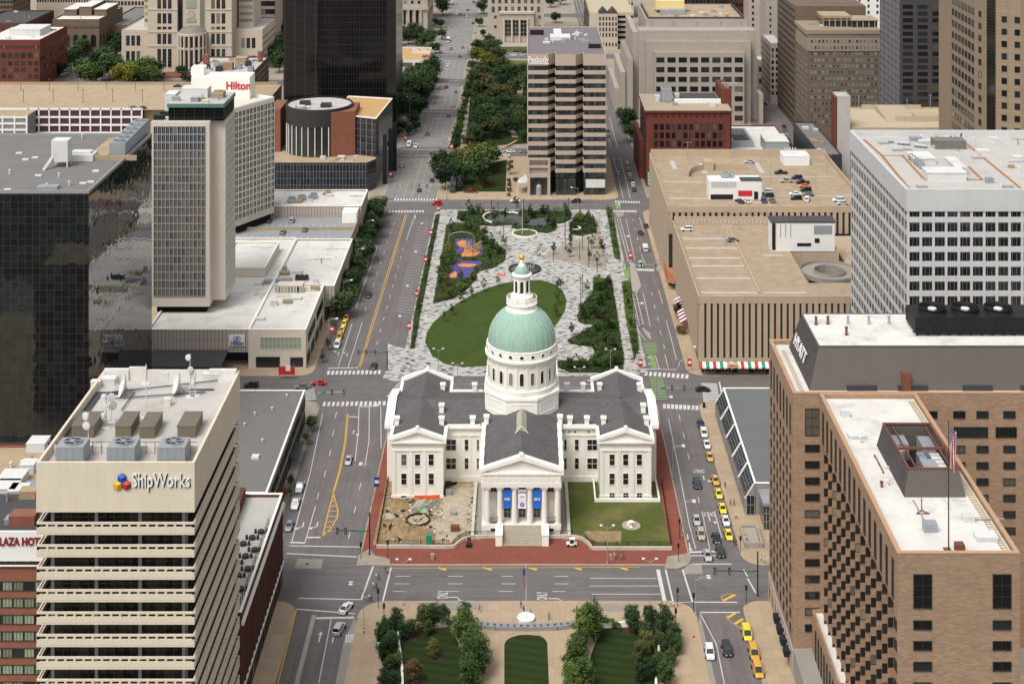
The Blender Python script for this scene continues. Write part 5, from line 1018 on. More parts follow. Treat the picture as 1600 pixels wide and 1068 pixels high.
 ph=MB();Y=592;ph.box(XW(296, Y), XW(388, Y), Y+3, Y+14, 61.35, ZH(123, Y));pb=b.part('plant_room', ph, 'white_trim');ph=MB();ph.box(XW(293, Y), XW(313, Y), Y+6, Y+12, ZH(123, Y)+.003, ZH(110, Y));b.part('lift_house', ph, 'white_trim')
 text_mb('Hilton', 4.6, .08, (XW(350.5, Y), Y+2.8, ZH(142, Y)), 0, bold=.1, width=10.2).build('sign', 'sign_red', pb);b.finish()
tower_hotel()
def hotel_garage():
 b=Bld('parking_garage', 'white-roofed garage with an open grey parking deck behind the pale hotel', 'parking garage', (-92, 596))
 b.part('wall', MB().box(-136, -69.5, 566.2, 600, 0, 10.8), 'ribbed_panel');dk=plain('deck_grey', (.27, .275, .29), .95, .15, .2)
 rf=b.part('parking_deck', MB().poly([(-136, 566.2, 10.83), (-69.5, 566.2, 10.83), (-69.5, 600, 10.83), (-136, 600, 10.83)]), 'deck_grey');b.part('parapet', MB().box(-136, -69.6, 582.2, 582.6, 10.84, 12.0).box(-136, -78, 583.2, 583.4, 10.84, 11.5).box(-70, -69.5, 566.2, 599.9, 10.84, 12.0), 'roof_tan')
 k=MB();[k.poly([(x, y_, 10.85), (x+.15, y_, 10.85), (x+.15, y_+5, 10.85), (x, y_+5, 10.85)])for x in[-118+i*2.8 for i in range(15)]for y_ in(570, 586)];b.part('bay_lines', k, 'paint_white')
 body(b, rect(-136, -69, 600.2, 625), 15.4, 'ribbed_panel', 'roof_white', .5, coping='white_trim', name='rear_block');r2=b.root.children[-1];boxunit(b, -76, -70, 592, 599.9, 10.85, 4, 'white_trim', 'stair_block', .05)
 for i, x in enumerate((-101, -97, -92.5)):hvac(b, x, x+3, 606+i*3, 609.5+i*3, 15, 1.8, 'metal_grey', 1, 'rooftop_unit')
 clutter(b, -110, -75, 603, 622, 14.9, 14, None, 41);b.finish()
hotel_garage()
def theatre():
 b=Bld('round_theatre', 'brick complex with a glass drum and dark gridded base below the black glass skyscraper', 'building', (-105, 700));gw=curtainwall('dark_grid', (.012, .014, .018), (.15, .16, .17), 1.55, 3.2, .16, .14, .1, .6, .05, .3, 0)
 Z=13.6;body(b, [(-131, 677), (-75, 677), (-71.5, 684), (-71.5, 735), (-131, 735)], Z, 'dark_grid', 'roof_tan', .4, coping='frame_dark', name='base_wall')
 cx, cy, r=-101.5, 705, 15.8;k=MB();k.lathe(cx, cy, [(r, Z-.3), (r, 27.5), (r+.6, 27.6), (r+.6, 36), (r-.2, 36)], 48, mis=[1, 0, 0, 0]);b.part('drum', k, ['frame_dark', plain('drum_glass', (.03, .03, .03), .15, .2, spec=.6)]);k=MB();k.disc(cx, cy, r-.1, 35.4, 40);dr=b.part('roof', k, 'roof_pale')
 for i in range(15):a=pi+(i+.6)*pi/15.2;k=MB();x, y_=cx+(r+.3)*cos(a), cy+(r+.3)*sin(a);k.box(x-.22, x+.22, y_-.3, y_+.1, Z, 27.55);b.part('fin', k, 'metal_white')
 hvac(b, -111, -106, 702, 706, 35.4, 1.8, 'metal_dark', 0, 'rooftop_unit', dr);hvac(b, -100, -95, 697, 701, 35.4, 1.8, 'metal_dark', 0, 'rooftop_unit', dr);clutter(b, -113, -104, 693, 699, 35.4, 6, dr, 42)
 k=MB();k.prism([(XW(517, 690), 690), (XW(555, 694), 694), (XW(555, 694), 714), (XW(517, 690), 712)], Z-.3, 34.5);b.part('brick_block', k, 'brick_orange');k=MB();k.box(XW(427, 712), XW(438, 700), 700, 722, Z-.3, 34);b.part('brick_block', k, 'brick_orange')
 w=[(XW(555, 694)+.05, 695), (XW(588, 690), 690), (-68.5, 735), (-92, 741), (-92, 716)];k=MB();k.prism(w, Z-.35, 31.5, top=1);b.part('glass_wing', k, ['dark_grid', plain('roof_ochre', (.45, .28, .12), .95, .12)]);k=MB();k.wallring(inset(w, -.05)if area(w)>0 else w, .5, 31.503, 32);b.part('coping', k, 'white_trim')
 k=MB();k.box(XW(540, 720), XW(586, 720), 722, 742, Z, 31.2);b.part('rear_wall', k, 'dark_grid');[b.part('slab_fin', MB().box(x, x+2.0, y_, y_+1.2, 0, 24), 'black')for x, y_ in((-69.0, 690), (-67.5, 702), (-66.5, 714))]
 clutter(b, -98, -80, 679, 690, Z-.4, 10, None, 43);k=MB();k.lathe(-120, 683, [(.9, Z), (.9, Z+.5)], 8);b.finish()
theatre()
def black_skyscraper():
 b=Bld('skyscraper', 'black glass skyscraper with fine grid lines beyond the pale hotel', 'office building', (-100, 790));gm=curtainwall('black_grid', (.005, .0048, .006), (.026, .024, .024), 1.5, 3.9, .09, .12, .10, .35, .04, .4, 0, (.012, .010, .009))
 p=[(XW(497, 762), 762), (XW(604, 762), 762), (-70, 772), (-70, 812), (-131, 822), (XW(443, 778), 778)];b.part('wall', MB().prism(p, 0, 110, nobot=True), [gm]);b.finish()
black_skyscraper()
def garages():
 fin='garage_tan';plain('garage_tan', (.42, .325, .23), .85, .10, .2, grime=.16, streak=True);panels('garage_deck', (.345, .27, .185), (.27, .21, .145), 40, 2.75, .02, .35, .95, .34, .2, True, .0)
 def ribbed(b, p0, p1, z0, z1, pitch, wid, out=.55):
  dx, dy=p1[0]-p0[0], p1[1]-p0[1];L=hypot(dx, dy);n=int(L/pitch);T=Matrix.Translation((p0[0], p0[1], 0))@Matrix.Rotation(atan2(dy, dx), 4, 'Z')
  for i in range(n+1):
   x=min(L*i/n, L-wid);k=MB();k.box(x, x+wid, -out, -.002, z0, z1)
   b.part('fin', MB().add(k, T), fin)
 b=Bld('parking_garage', 'tan finned parking garage with a striped shop awning at the plaza corner', 'parking garage', (90, 500));X0, X1, Y0, Y1, Z=56.3, 94.5, 464, 545.5, 25.7
 b.part('wall', MB().box(X0, 131, Y0, 480, 5, 24.2), 'frame_dark');b.part('wall', MB().box(X0, X1, 480, Y1, 5, 24.2), 'frame_dark');b.part('shop_wall', MB().box(X0+.8, 131, Y0+1.6, 482, 0, 4.99), 'frame_dark');b.part('side_wall', MB().box(X0+.3, X1, 482.1, Y1, 0, 4.99), 'garage_tan')
 par=MB();par.box(X0-.6, 131, Y0-.6, Y0-.1, 23.3, Z);par.box(X0-.6, X0-.1, Y0-.1, Y1, 23.3, Z);par.box(X0-.6, 131, Y0-.6, Y0-.01, 4.6, 5.6);b.part('parapet', par, fin)
 rf=b.part('roof', MB().poly([(X0-.1, Y0-.1, 24.3), (131, Y0-.1, 24.3), (131, 480, 24.3), (X1, 480, 24.3), (X1, Y1, 24.3), (X0-.1, Y1, 24.3)]), 'garage_deck')
 ribbed(b, (X0, Y0), (126, Y0), 5.6, 23.3, 2.02, 1.3);ribbed(b, (X0, Y1), (X0, Y0), 5.6, 23.3, 1.7, 1.35)
 k=MB();y_=Y1-.5;k.box(X0, X1, y_, Y1, 24.31, 27.3);b.part('parapet', k, fin);k=MB();[k.box(X0+1+i*1.5, X0+1.7+i*1.5, y_-.1, y_-.003, 24.5, 26.2)for i in range(24)];b.part('barrier', k, 'roof_pale')
 [b.part('roof_patch', MB().poly([(a, c, 24.32), (a2, c, 24.32), (a2, c+1.5, 24.32), (a, c+1.5, 24.32)]), 'roof_pale')for a, a2, c in((57.5, 76, 470), (57.5, 76, 484), (57.5, 75.5, 496.5), (57.5, 76, 505), (57.5, 76, 516), (57.5, 76, 527), (84, 91, 508), (78, 92, 470))]
 k=MB();k.box(76.2, 76.8, 470, 540, 24.31, 24.9);b.part('kerb', k, fin)
 for i, x in enumerate((72, 80)):k=MB();k.beam((x, 520+18*i, 24.3), (x, 520+18*i, 31), .1, 0, 6);k.beam((x-2.4, 520+18*i, 30.8), (x+2.4, 520+18*i, 30.8), .07, 0, 5);k.box(x-3, x-2.2, 519.8+18*i, 520.2+18*i, 30.7, 30.95);k.box(x+2.2, x+3, 519.8+18*i, 520.2+18*i, 30.7, 30.95);b.part('deck_lamp', k, 'metal_grey', rf)
 wb=MB();wb.box(87.8, 110.5, 513, 519.5, 24.31, 34.6);b.part('plant_house', wb, 'sign_white');b.part('plant_house_roof', MB().box(87.5, 110.8, 512.8, 519.7, 34.602, 35.1), 'roof_dark');b.part('lower_house', MB().box(95, 112, 513.2, 545, 10, 24.3), 'garage_tan')
 b.part('plant_louvre', MB().box(103, 109.5, 512.9, 512.997, 30.5, 33.6), 'metal_grey');k=MB().box(97, 102, 512.9, 512.997, 26.2, 27.3, 1);[b.part('wall_pipe', MB().beam((91+i*1.8, 512.85, 29.5), (91+i*1.8, 512.85, 34), .12, 0, 6), 'metal_grey')for i in range(3)];b.part('hatch', MB().box(103.3, 105, 512.9, 512.997, 27.4, 29), 'black');b.part('duct', MB().box(88.0, 89.2, 512.7, 512.99, 25, 34.4), 'black');b.part('vent_grille', k, ['metal_grey', 'black'])
 cx, cy, r=105, 496, 10.2
 for lv, z in enumerate((22.5, 18)):
  k=MB();k.lathe(cx, cy, [(r-5, z), (r, z), (r, z+1.0), (r-.3, z+1.0), (r-.3, z+.05), (r-4.7, z+.05), (r-4.7, z+1), (r-5, z+1), (r-5, z-.6), (r, z-.6), (r, z)], 36);b.part('spiral_ramp', k, 'pavement_grey'if 0 else'concrete_patch')
 k=MB();[k.box(cx+(r-.4)*cos(a)-.35, cx+(r-.4)*cos(a)+.35, cy+(r-.4)*sin(a)-.35, cy+(r-.4)*sin(a)+.35, 0, 21.8)for a in[i*pi/6 for i in range(12)]];b.part('ramp_wall', MB().lathe(cx, cy, [(r-5.1, 0), (r-5.1, 21.8)], 24).add(k), 'concrete_patch');b.part('ramp_floor', MB().box(94.6, 131, 480.1, 512.9, 0, 9), 'concrete_patch');b.part('ramp_bay', MB().box(114.5, 131, 482, 545, 9, 20), 'garage_tan')
 aw=MB();n=62
 for i in range(n):
  xa=X0-.5+i*(126-X0)/n;xb=xa+(126-X0)/n;aw.poly([(xa, Y0-2.2, 3.3), (xb, Y0-2.2, 3.3), (xb, Y0-.5, 4.55), (xa, Y0-.5, 4.55)], (0, 1, 2, 1)[i%4]);aw.poly([(xa, Y0-2.2, 2.9), (xb, Y0-2.2, 2.9), (xb, Y0-2.2, 3.3), (xa, Y0-2.2, 3.3)], (0, 1, 2, 1)[i%4])
 b.part('shop_awning', aw, ['sign_red', 'sign_white', 'sign_green']);sg=b.part('shop_sign', MB().box(XW(1134, 464), XW(1152, 464), Y0-2.5, Y0-2.25, 3.4, 5.0), [plain('sign_cream', (.7, .58, .42), .6, .05)]);text_mb("Caleco's", 1.0, .04, (XW(1136.5, 464), Y0-2.52, 3.75), 0, bold=.04, width=2.9).build('sign_lettering', 'sign_red', sg)
 for i in range(12):b.win(wmesh(3.4, 2.7, 3, 1, 'frame_white', 'glass', .12), X0+3.4+i*5.4, Y0+1.6, 1.6, 0, 'shop_window')
 aw=MB()
 for i in range(16):ya=500+i*1.5;aw.poly([(X0-2.4, ya, 3.2), (X0-2.4, ya+1.5, 3.2), (X0-.1, ya+1.5, 4.5), (X0-.1, ya, 4.5)][::-1], i%2)
 b.part('shop_awning', aw, ['sign_maroon', 'sign_white']);k=MB();k.box(53.6, 56.2, 548, 556, 3, 7);k.prism([(53.7, 543), (56.2, 541), (56.2, 548), (53.7, 548)], 3.0, 7);b.part('corner_canopy', k, [plain('canopy_terracotta', (.42, .16, .08), .8, .1)]);b.finish(140)
 c=Bld('parking_garage', 'larger tan parking garage with many cars on its upper deck, below the red brick building', 'parking garage', (92, 590));X0, X1, Y0, Y1, Z=54.6, 131, 548, 628, 30.6
 c.part('wall', MB().box(X0, X1, Y0, Y1, 0, 29.2), 'frame_dark');par=MB();par.box(X0-.6, X1, Y0-.6, Y0-.1, 28.2, Z);par.box(X0-.6, X0-.1, Y0-.1, Y1, 0, Z);par.box(X0-.1, X1, Y1-.5, Y1, 29.3, 32.4);par.box(X1-.5, X1, Y0-.1, Y1-.5, 29.3, 31.2);c.part('parapet', par, fin)
 rf=c.part('roof', MB().poly([(X0-.1, Y0-.1, 29.3), (X1-.5, Y0-.1, 29.3), (X1-.5, Y1-.5, 29.3), (X0-.1, Y1-.5, 29.3)]), 'garage_deck');ribbed(c, (X0, Y0), (X1, Y0), 20, 28.2, 2.3, 1.35)
 [c.part('roof_patch', MB().poly([(a, e, 29.32), (a2, e, 29.32), (a2, e2, 29.32), (a, e2, 29.32)]), 'roof_pale')for a, a2, e, e2 in((56, 74, 562, 563.2), (56, 72, 586, 587.2), (74, 76, 600, 616), (92, 128, 566, 567), (95, 128, 594, 595), (110, 128, 614, 615), (62, 64, 606, 620), (98, 100, 600, 618), (121, 124, 552, 564), (88, 96, 556, 557.5))]
 wb=MB();wb.box(71.6, 92.2, 561, 569, 29.31, 36.6);wb.box(83, 88.5, 560.9, 560.997, 30.6, 32.8, 1);[wb.box(72.6+i*.62, 72.9+i*.62, 560.9, 560.997, 34, 36.2, 2)for i in range(16)];wb.box(89.2, 90.8, 560.9, 560.997, 29.4, 32.4, 3);wb.box(72.2, 81, 560.9, 560.997, 29.4, 31.3, 3);ws=c.part('plant_house', wb, ['sign_white', 'sign_red', 'metal_grey', 'black']);c.part('plant_house_roof', MB().box(84, 92.4, 560.8, 565.5, 36.602, 36.9), 'roof_dark')
 hvac(c, 77, 80, 565, 568, 36.6, 1.6, 'metal_grey', 1, 'rooftop_unit');hvac(c, 80.5, 83.5-1.6, 565, 568, 36.6, 1.6, 'metal_grey', 1, 'rooftop_unit')
 k=MB();k.lathe(80, 594, [(12, 29.35), (12, 31.6), (12.4, 31.6), (12.4, 29.35)], 24, a0=pi*.45, a1=pi*1.0);k.box(80, 93, 605.5, 606, 29.35, 31.8);c.part('ramp_wall', k, fin);c.part('stair_block', MB().box(75, 79, 604, 609, 29.32, 33), fin);boxunit(c, 110, 121, 612, 621, 29.32, 4, 'sign_white', 'lift_house', .1, rf);k=MB();[k.beam((111+i*1.2, 616, 33.3), (111+i*1.2, 616, 36), .25, 0, 8)for i in range(5)];c.part('vent_pipe', k, 'metal_white', rf)
 for x, y_ in((70, 622), (100, 586), (116, 574), (88, 610), (126, 600)):k=MB();k.beam((x, y_, 29.3), (x, y_, 37), .1, 0, 6);k.beam((x-2, y_, 36.8), (x+2, y_, 36.8), .07, 0, 5);c.part('deck_lamp', k, 'metal_grey', rf)
 sb=c.part('sign', MB().box(53.3, 54.55, 629.0, 629.4, 15.4, 22.2), 'sign_green')
 for i, ch in enumerate('PARK'):text_mb(ch, 1.5, .04, (53.5, 628.95, 20.7-i*1.4), 0, bold=.03, width=.85).build('sign_lettering', 'sign_white', sb)
 c.finish(140)
garages()
def grid_office():
 b=Bld('office_block', 'white-framed office block with a dark window grid and pale roof ringed by brown walkways', 'office building', (130, 413));X0, X1, Y0, Y1, Z=101.2, 165, 380, 446, 83.3
 wf=panels('white_cladding', (.50, .505, .50), (.40, .40, .39), 3.3, 6, .06, .06, .7, .08, .3, False, .03, grime=.08);gl='glass'
 b.part('wall', MB().box(X0, X1, Y0, Y1, 0, 78.0), [curtainwall('office_glass', (.010, .011, .012), (.30, .30, .29), 1.1, 3.9, .05, .05, .06, .7, .06, .3, 0, (.05, .06, .055))])
 b.part('fascia', MB().wallring(rect(X0-.6, X1+.6, Y0-.6, Y1+.6), 1.0, 77.5, Z), 'white_cladding');rf=b.part('roof', MB().poly([(X0+.4, Y0+.4, 81.6), (X1, Y0+.4, 81.6), (X1, Y1-.4, 81.6), (X0+.4, Y1-.4, 81.6)]), 'roof_pale')
 def lattice(p0, p1, pitch, pw=.32, po=.4, so=.3):
  dx, dy=p1[0]-p0[0], p1[1]-p0[1];L=hypot(dx, dy);n=round(L/pitch);T=Matrix.Translation((p0[0], p0[1], 0))@Matrix.Rotation(atan2(dy, dx), 4, 'Z')
  for i in range(n+1):k=MB();x=L*i/n;k.box(x-pw, x+pw, -po, -.002, 0, 77.498);b.part('pier', MB().add(k, T), 'white_cladding')
  for j in range(20):k=MB();z=75.3-3.9*j;k.box(-.0, L, -so, -.003, z-.8, z+.6);b.part('spandrel', MB().add(k, T), 'white_cladding')
 lattice((X0, Y0), (X1, Y0), 3.3);lattice((X0, Y1), (X0, Y0), 3.3, .2, .12, .06)
 z=81.62;br=plain('walkway_brown', (.33, .17, .08), .9, .12)
 def strip(p, q, w=.9):a, c=P(*p, z)[:2], P(*q, z)[:2];k=MB();seg(k, a, c, w, 0, z+.02);b.part('roof_walkway', k, 'walkway_brown', rf)
 for p, q in(((1350, 218), (1378, 243)), ((1378, 243), (1421, 296)), ((1378, 243), (1412, 243)), ((1410, 243), (1443, 279)), ((1443, 281), (1535, 281)), ((1535, 281), (1513, 260)), ((1508, 223), (1596, 295))):strip(p, q)
 boxunit(b, *(XW(1450, 394), XW(1510, 394)), 394, 400, 81.6, 2.2, 'metal_white', 'rooftop_unit', .2, rf);boxunit(b, XW(1492, 402), XW(1508, 402), 400.2, 412, 81.6, 2.0, 'metal_white', 'rooftop_unit', .2, rf);boxunit(b, XW(1428, 412), XW(1462, 412), 412, 420, 81.6, 1.5, 'metal_white', 'rooftop_unit', .2, rf);boxunit(b, XW(1457, 432), XW(1505, 432), 429, 434, 81.6, 2.4, 'roof_grey', 'rooftop_unit', .1, rf)
 for i in range(5):x, y_, _=P(1424+4*i, 250+3.2*i, z);hvac(b, x-.8, x+.8, y_-.8, y_+.8, 81.6, 1.5, 'metal_grey', 1, 'cooling_unit', rf)
 for px, py, s in((1440, 293, 1.3), (1574, 293, 1.3), (1527, 248, 1.6), (1402, 236, 1.4), (1418, 235, 1.1), (1380, 225, 1.4), (1465, 232, 1.5), (1487, 275, 2.5)):x, y_, _=P(px, py, z);boxunit(b, x-s, x+s, y_-.8, y_+.8, 81.6, .7, 'roof_pale', 'skylight', .1, rf)
 for i in range(3):k=MB();x, y_, _=P(1376+26*i, 222+4*i, z);k.beam((x, y_, 82.4), (x+3.5, y_-1.5, 82.4), .55, 0, 8);b.part('duct', k, 'metal_grey', rf)
 clutter(b, 112, 150, 430, 443, 81.6, 18, rf, 51, ('metal_grey', 'metal_dark', 'metal_white'));clutter(b, 125, 150, 385, 428, 81.6, 12, rf, 52);b.finish()
grid_office()
def glasshouse():
 b=Bld('arcade_building', 'low grey-roofed building with sloping black glazing beside the parked taxis', 'building', (70, 404));X0, Y0, Y1, Z=59.6, 374, 434, 8.2;X1=98
 body(b, rect(X0, X1, Y0, Y1), Z, 'concrete_patch', [plain('roof_slate_grey', (.135, .145, .145), .95, .12, .15)]and'roof_slate_grey', .3, coping='white_trim');gm=curtainwall('slope_glass', (.02, .022, .025), (.30, .31, .31), 1.9, .9, .09, .07, .08, .6, .05, .4, 0)
 n=5
 for i in range(n):
  ya, yb=Y0+.6+(Y1-Y0-1)*i/n, Y0+.4+(Y1-Y0-1)*(i+1)/n-.5;k=MB();yz(k, [(ya, 0), (yb, 0), (yb, .0), (ya, .0)], 57.2, 57.3)if 0 else None
  k.poly([(57.2, yb, 4.2), (57.2, ya, 4.2), (X0-.02, ya, Z-.2), (X0-.02, yb, Z-.2)]);b.part('sloped_glazing', k, [gm]);f=MB();[f.beam((57.2, y_, 4.2), (X0, y_, Z-.1), .2, 0, 4)for y_ in(ya-.15, yb+.15)];b.part('glazing_frame', f, 'metal_white');b.win(wmesh(yb-ya, 3.4, 4, 1, 'frame_grey', 'glass', .15), 57.25, (ya+yb)/2, 2.1, -pi/2, 'shop_window')
 b.part('front_wall', MB().box(57.3, X0-.01, Y0+.2, Y1-.2, 0, 4.19), 'concrete_patch');xz(k:=MB(), [(57.2, 0), (X0, 0), (X0, Z), (57.2, 4.3)], Y0-.3, Y0+.19);b.part('gable_wall', k, 'frame_grey')
 b.win(wmesh(2.2, 5.2, 2, 2, 'metal_grey', 'glass', .15), 58.5, Y0-.31, 2.8, 0);k=MB();k.box(60.5, 72, 366, Y0-.31, 6.2, 7.0);b.part('porch_roof', k, 'metal_grey');b.part('porch_glass', MB().box(60.8, 71.7, 366.3, Y0-.32, .13, 6.19), [curtainwall('porch_pane', (.03, .035, .035), (.35, .35, .34), 1.6, 2.1, .12, .12, .1, .6)])
 b.finish();c=Bld('subway_entrance', 'concrete stair enclosure of a station entrance on the tan pavement', 'stair entrance', (60, 362));x0, y0=XW(1163, 358), 357.2;k=MB();k.wallring(rect(x0, x0+4.6, y0, y0+9), .5, .13, 1.5);c.part('wall', k, 'kerb_stone');k=MB();[k.box(x0+.6, x0+4, y0+1+i*.8, y0+1.8+i*.8, .14, .3+i*.1)for i in range(9)];c.part('steps', k, 'step_stone');c.finish()
glasshouse()
# ================================================================ far blocks
plain('limestone', (.49, .415, .335), .85, .08, .3, grime=.12, streak=True);plain('limestone_grey', (.40, .35, .285), .85, .12, .3, grime=.2, streak=True);plain('far_concrete', (.34, .30, .26), .85, .06, .3, grime=.1, streak=True)
panels('grey_concrete', (.36, .315, .27), (.27, .24, .205), 3, .9, .04, .08, .85, .08, .3, False, .05, grime=.1)
brickmat('brick_brown', (.165, .12, .083), (.135, .098, .068), (.14, .105, .08), .7, .25);plain('pink_granite', (.43, .34, .27), .7, .06, .3);glassmat('glass_pale', (.03, .03, .03), (.22, .25, .22), .6)
def far(name, label, px0, px1, Y, ztop, depth, wall, roof, cols=0, rows=0, ww=1.4, wh=1.8, z0=3.0, fr='frame_dark', gl='glass', side=None, scol=0, cat='building', nx=2, nz=1, zc=None, clut=0, seed=1, par=.9, cap=100, coping=None, X=None):
 x0, x1=X or(XW(px0, Y), XW(px1, Y));b=Bld(name, label, cat, ((x0+x1)/2, Y+depth/2));pts=rect(x0, x1, Y, Y+depth)
 rf=body(b, pts, ztop, wall, roof, par, coping=coping);K=wmesh(ww, wh, nx, nz, fr, gl, .14, .12)
 if rows:
  zs=zc or[ztop-2.2-(ztop-2.2-z0)*(j+.5)/rows for j in range(rows)]
  if cols:b.grid((x0, Y), (x1, Y), [(i+.5)/cols for i in range(cols)], zs, K, 0)
  if side=='R':b.grid((x1, Y), (x1, Y+depth), [(i+.5)/scol for i in range(scol)], zs, K, 1)
  if side=='L':b.grid((x0, Y+depth), (x0, Y), [(i+.5)/scol for i in range(scol)], zs, K, 1)
 if clut:clutter(b, x0+2, x1-2, Y+2, Y+depth-2, ztop-par, clut, rf, seed)
 return b, rf, (x0, x1, Y, Y+depth, ztop)
def banded():
 b=Bld('banded_tower', 'pink and black banded office tower in three stepped bays beyond the plaza', 'office building', (19, 700));Y=671.6;z1=66;bays=[(.6, 10.2, 13.6), (13.62, 23.2, 26.7), (26.72, 37.5, 37.5)];pts=[]
 for i, (a, c, e)in enumerate(bays):pts+=[(a, Y+(.0 if i!=1 else-.4)), (c, Y+(0 if i!=1 else-.4))]+([(e, Y+5)]if i<2 else[])
 pts+=[(37.5, 752), (.6, 752)];gi=inset(pts, .3);gm=curtainwall('band_glass', (.010, .012, .013), (.04, .045, .045), 1.2, 8, .05, .02, .05, .9, .5, .5, 0, (.09, .10, .10))
 b.part('base_wall', MB().prism(gi, 0, 8.0), [gm]);n=13;p=4.17
 b.part('fascia', MB().prism(pts, z1-5.3, z1-.6, nobot=False).wallring(pts, .4, z1-.6, z1), [panels('granite_panel', (.43, .34, .27), (.30, .235, .185), 1.6, 1.4, .05, .05, .7, .05)]);rf=b.part('roof', MB().poly([(x, y_, z1-.55)for x, y_ in inset(pts, .39)]), [plain('roof_purple', (.17, .15, .155), .95, .12, .15)])
 for k in range(n):
  za=z1-5.3-2.3-k*p;b.part('window_band', MB().prism(gi, za+.002, za+2.298), [gm])
  if k<n-1:b.part('spandrel', MB().prism(pts, za-p+2.3, za, nobot=False), 'granite_panel')
 k=MB();[k.box(x, x+1.3, Y-1.2, Y+.25, 0, 8.6)for x in(.6, 10.0)];k.box(.6, 11.3, Y-1.2, Y+.25, 8.6, 10.5);k.box(.6, 11.3, Y-1.2, Y-.2, 13.0, 14.3);k.box(.6, 1.7, Y-1.2, Y-.2, 10.5, 13);k.box(10.2, 11.3, Y-1.2, Y-.2, 10.5, 13);k.box(.6, 11.3, Y-1.2, Y-.2, 16.6, 17.6);k.box(.6, 1.7, Y-1.2, Y-.2, 14.3, 16.6);k.box(10.2, 11.3, Y-1.2, Y-.2, 14.3, 16.6);b.part('entrance_frame', k, 'pink_granite')
 k=MB();k.lathe(6, Y-.25, [(.0, 5.2), (.9, 5.0), (1.3, 4.2), (1.3, .13)], 14);b.part('lobby_door', k, 'metal_grey');text_mb('Peabody', 4.2, .06, (XW(825, Y), Y-.1, z1-3.9), 0, bold=.10, width=(858-825.5)*Y/F).build('sign', 'sign_white', b.root);k=MB();k.box(XW(826, Y), XW(858, Y), Y-.15, Y-.02, z1-4.55, z1-4.2);b.part('sign_underline', k, 'sign_white')
 k=MB();k.box(28, 37, Y-.3, Y+.2, 3.6, 7.4);b.part('shop_fascia', k, 'metal_white');clutter(b, 8, 34, 700, 740, z1-.6, 26, rf, 61, ('metal_white', 'metal_grey'));k=MB();k.box(12, 22, 712, 722, z1-.6, z1+1.2);k.box(14, 18, 722, 740, z1-.6, z1+.8);b.part('rooftop_unit', k, 'metal_white', rf);k=MB();k.box(2, 9, 728, 729, z1-.6, z1+2);k.box(30, 36, 690, 691, z1-.6, z1+1.5);b.part('roof_screen', k, 'black', rf);b.finish()
banded()
def redbrick():
 b=Bld('brick_building', 'red brick block with a heavy cornice before the stepped grey building', 'office building', (77, 704));Y=686;x0, x1=XW(1010, Y), XW(1141, Y);z=36.6
 b.part('wall', MB().box(x0, x1, Y, 724, 0, z-1), 'brick_red');b.part('cornice', MB().box(x0-.9, x1+.9, Y-.9, 724.5, z-.998, z), 'brick_red');rf=b.part('roof', MB().poly([(x0-.8, Y-.8, z+.01), (x1+.8, Y-.8, z+.01), (x1+.8, 724, z+.01), (x0-.8, 724, z+.01)]), [plain('roof_buff', (.36, .30, .22), .95, .12, .2)])
 xs=[(i+.5)/12*.84+.08 for i in range(12)];b.grid((x0, Y), (x1, Y), xs, [28.6-4.0*j for j in range(7)], wmesh(1.9, 2.9, 1, 2, 'frame_dark', 'glass_some', .08, .1));b.grid((x0, Y), (x1, Y), xs, [33.6], oculus(.42, 'brick_red', 'glass', 8), name='oculus')
 for i in range(13):k=MB();x=x0+(x1-x0)*(.08+.84*i/12);k.box(x-.32, x+.32, Y-.35, Y-.002, 2, 31.5);b.part('pilaster', k, 'brick_red')
 b.grid((x0, 724), (x0, Y), [(i+.5)/9 for i in range(9)], [28.6-4.0*j for j in range(7)], wmesh(1.9, 2.9, 1, 2, 'frame_dark', 'glass', .08, .1), 2);k=MB();k.box(x1-2.0, x1+2.6, 700, 724.8, 0, 43.5);b.part('stair_tower', k, 'brick_red');k=MB();k.box(x0+16, x1-2.5, 704, 724.2, z+.02, z+.3);b.part('roof_well', k, 'roof_dark', rf);k=MB();k.box(x0+15, x1-2.4, 701, 703.8, z+.02, z+1.8);b.part('skylight', k, 'sign_white', rf)
 hvac(b, x0+9, x0+14, 704, 711, z, 6.5, 'metal_grey', 1, 'cooling_unit', rf);boxunit(b, x0+6, x0+8, 705, 708, z, 2.6, 'metal_white', 'rooftop_unit', .1, rf);boxunit(b, x0+16.5, x0+18.5, 712, 715, z, 2, 'metal_white', 'rooftop_unit', .1, rf);boxunit(b, x1-9, x1-6, 694, 697, z, 1.6, 'metal_white', 'rooftop_unit', .1, rf);clutter(b, x0+8, x0+15, 696, 702, z, 6, rf, 62);clutter(b, x1-1, x1+2, 704, 720, 43.5, 4, None, 63);b.part('side_annex', MB().box(x0-2.2, x0-.01, 700, 740, 0, 19), 'brick_red');b.finish()
 c=Bld('low_building', 'low white-roofed building with a grey open court right of the red brick block', 'building', (116, 720));x0, x1=101, 131.5;body(c, rect(x0, x1, 690, 757), 13, 'brick_red', 'roof_white', .6);k=MB();k.wallring(rect(102, 113, 712, 740), 1.4, 12.4, 15.5);c.part('court_wall', k, 'metal_grey');c.part('court_floor', MB().box(103.5, 111.5, 713.5, 738.5, 12.41, 12.6), 'roof_dark');boxunit(c, 117, 128.5, 700, 716, 12.4, 5.5, 'metal_grey', 'plant_house', .2);c.part('plant_house_roof', MB().box(116.9, 128.6, 700, 716, 18.06, 18.3), 'roof_white');c.finish()
redbrick()
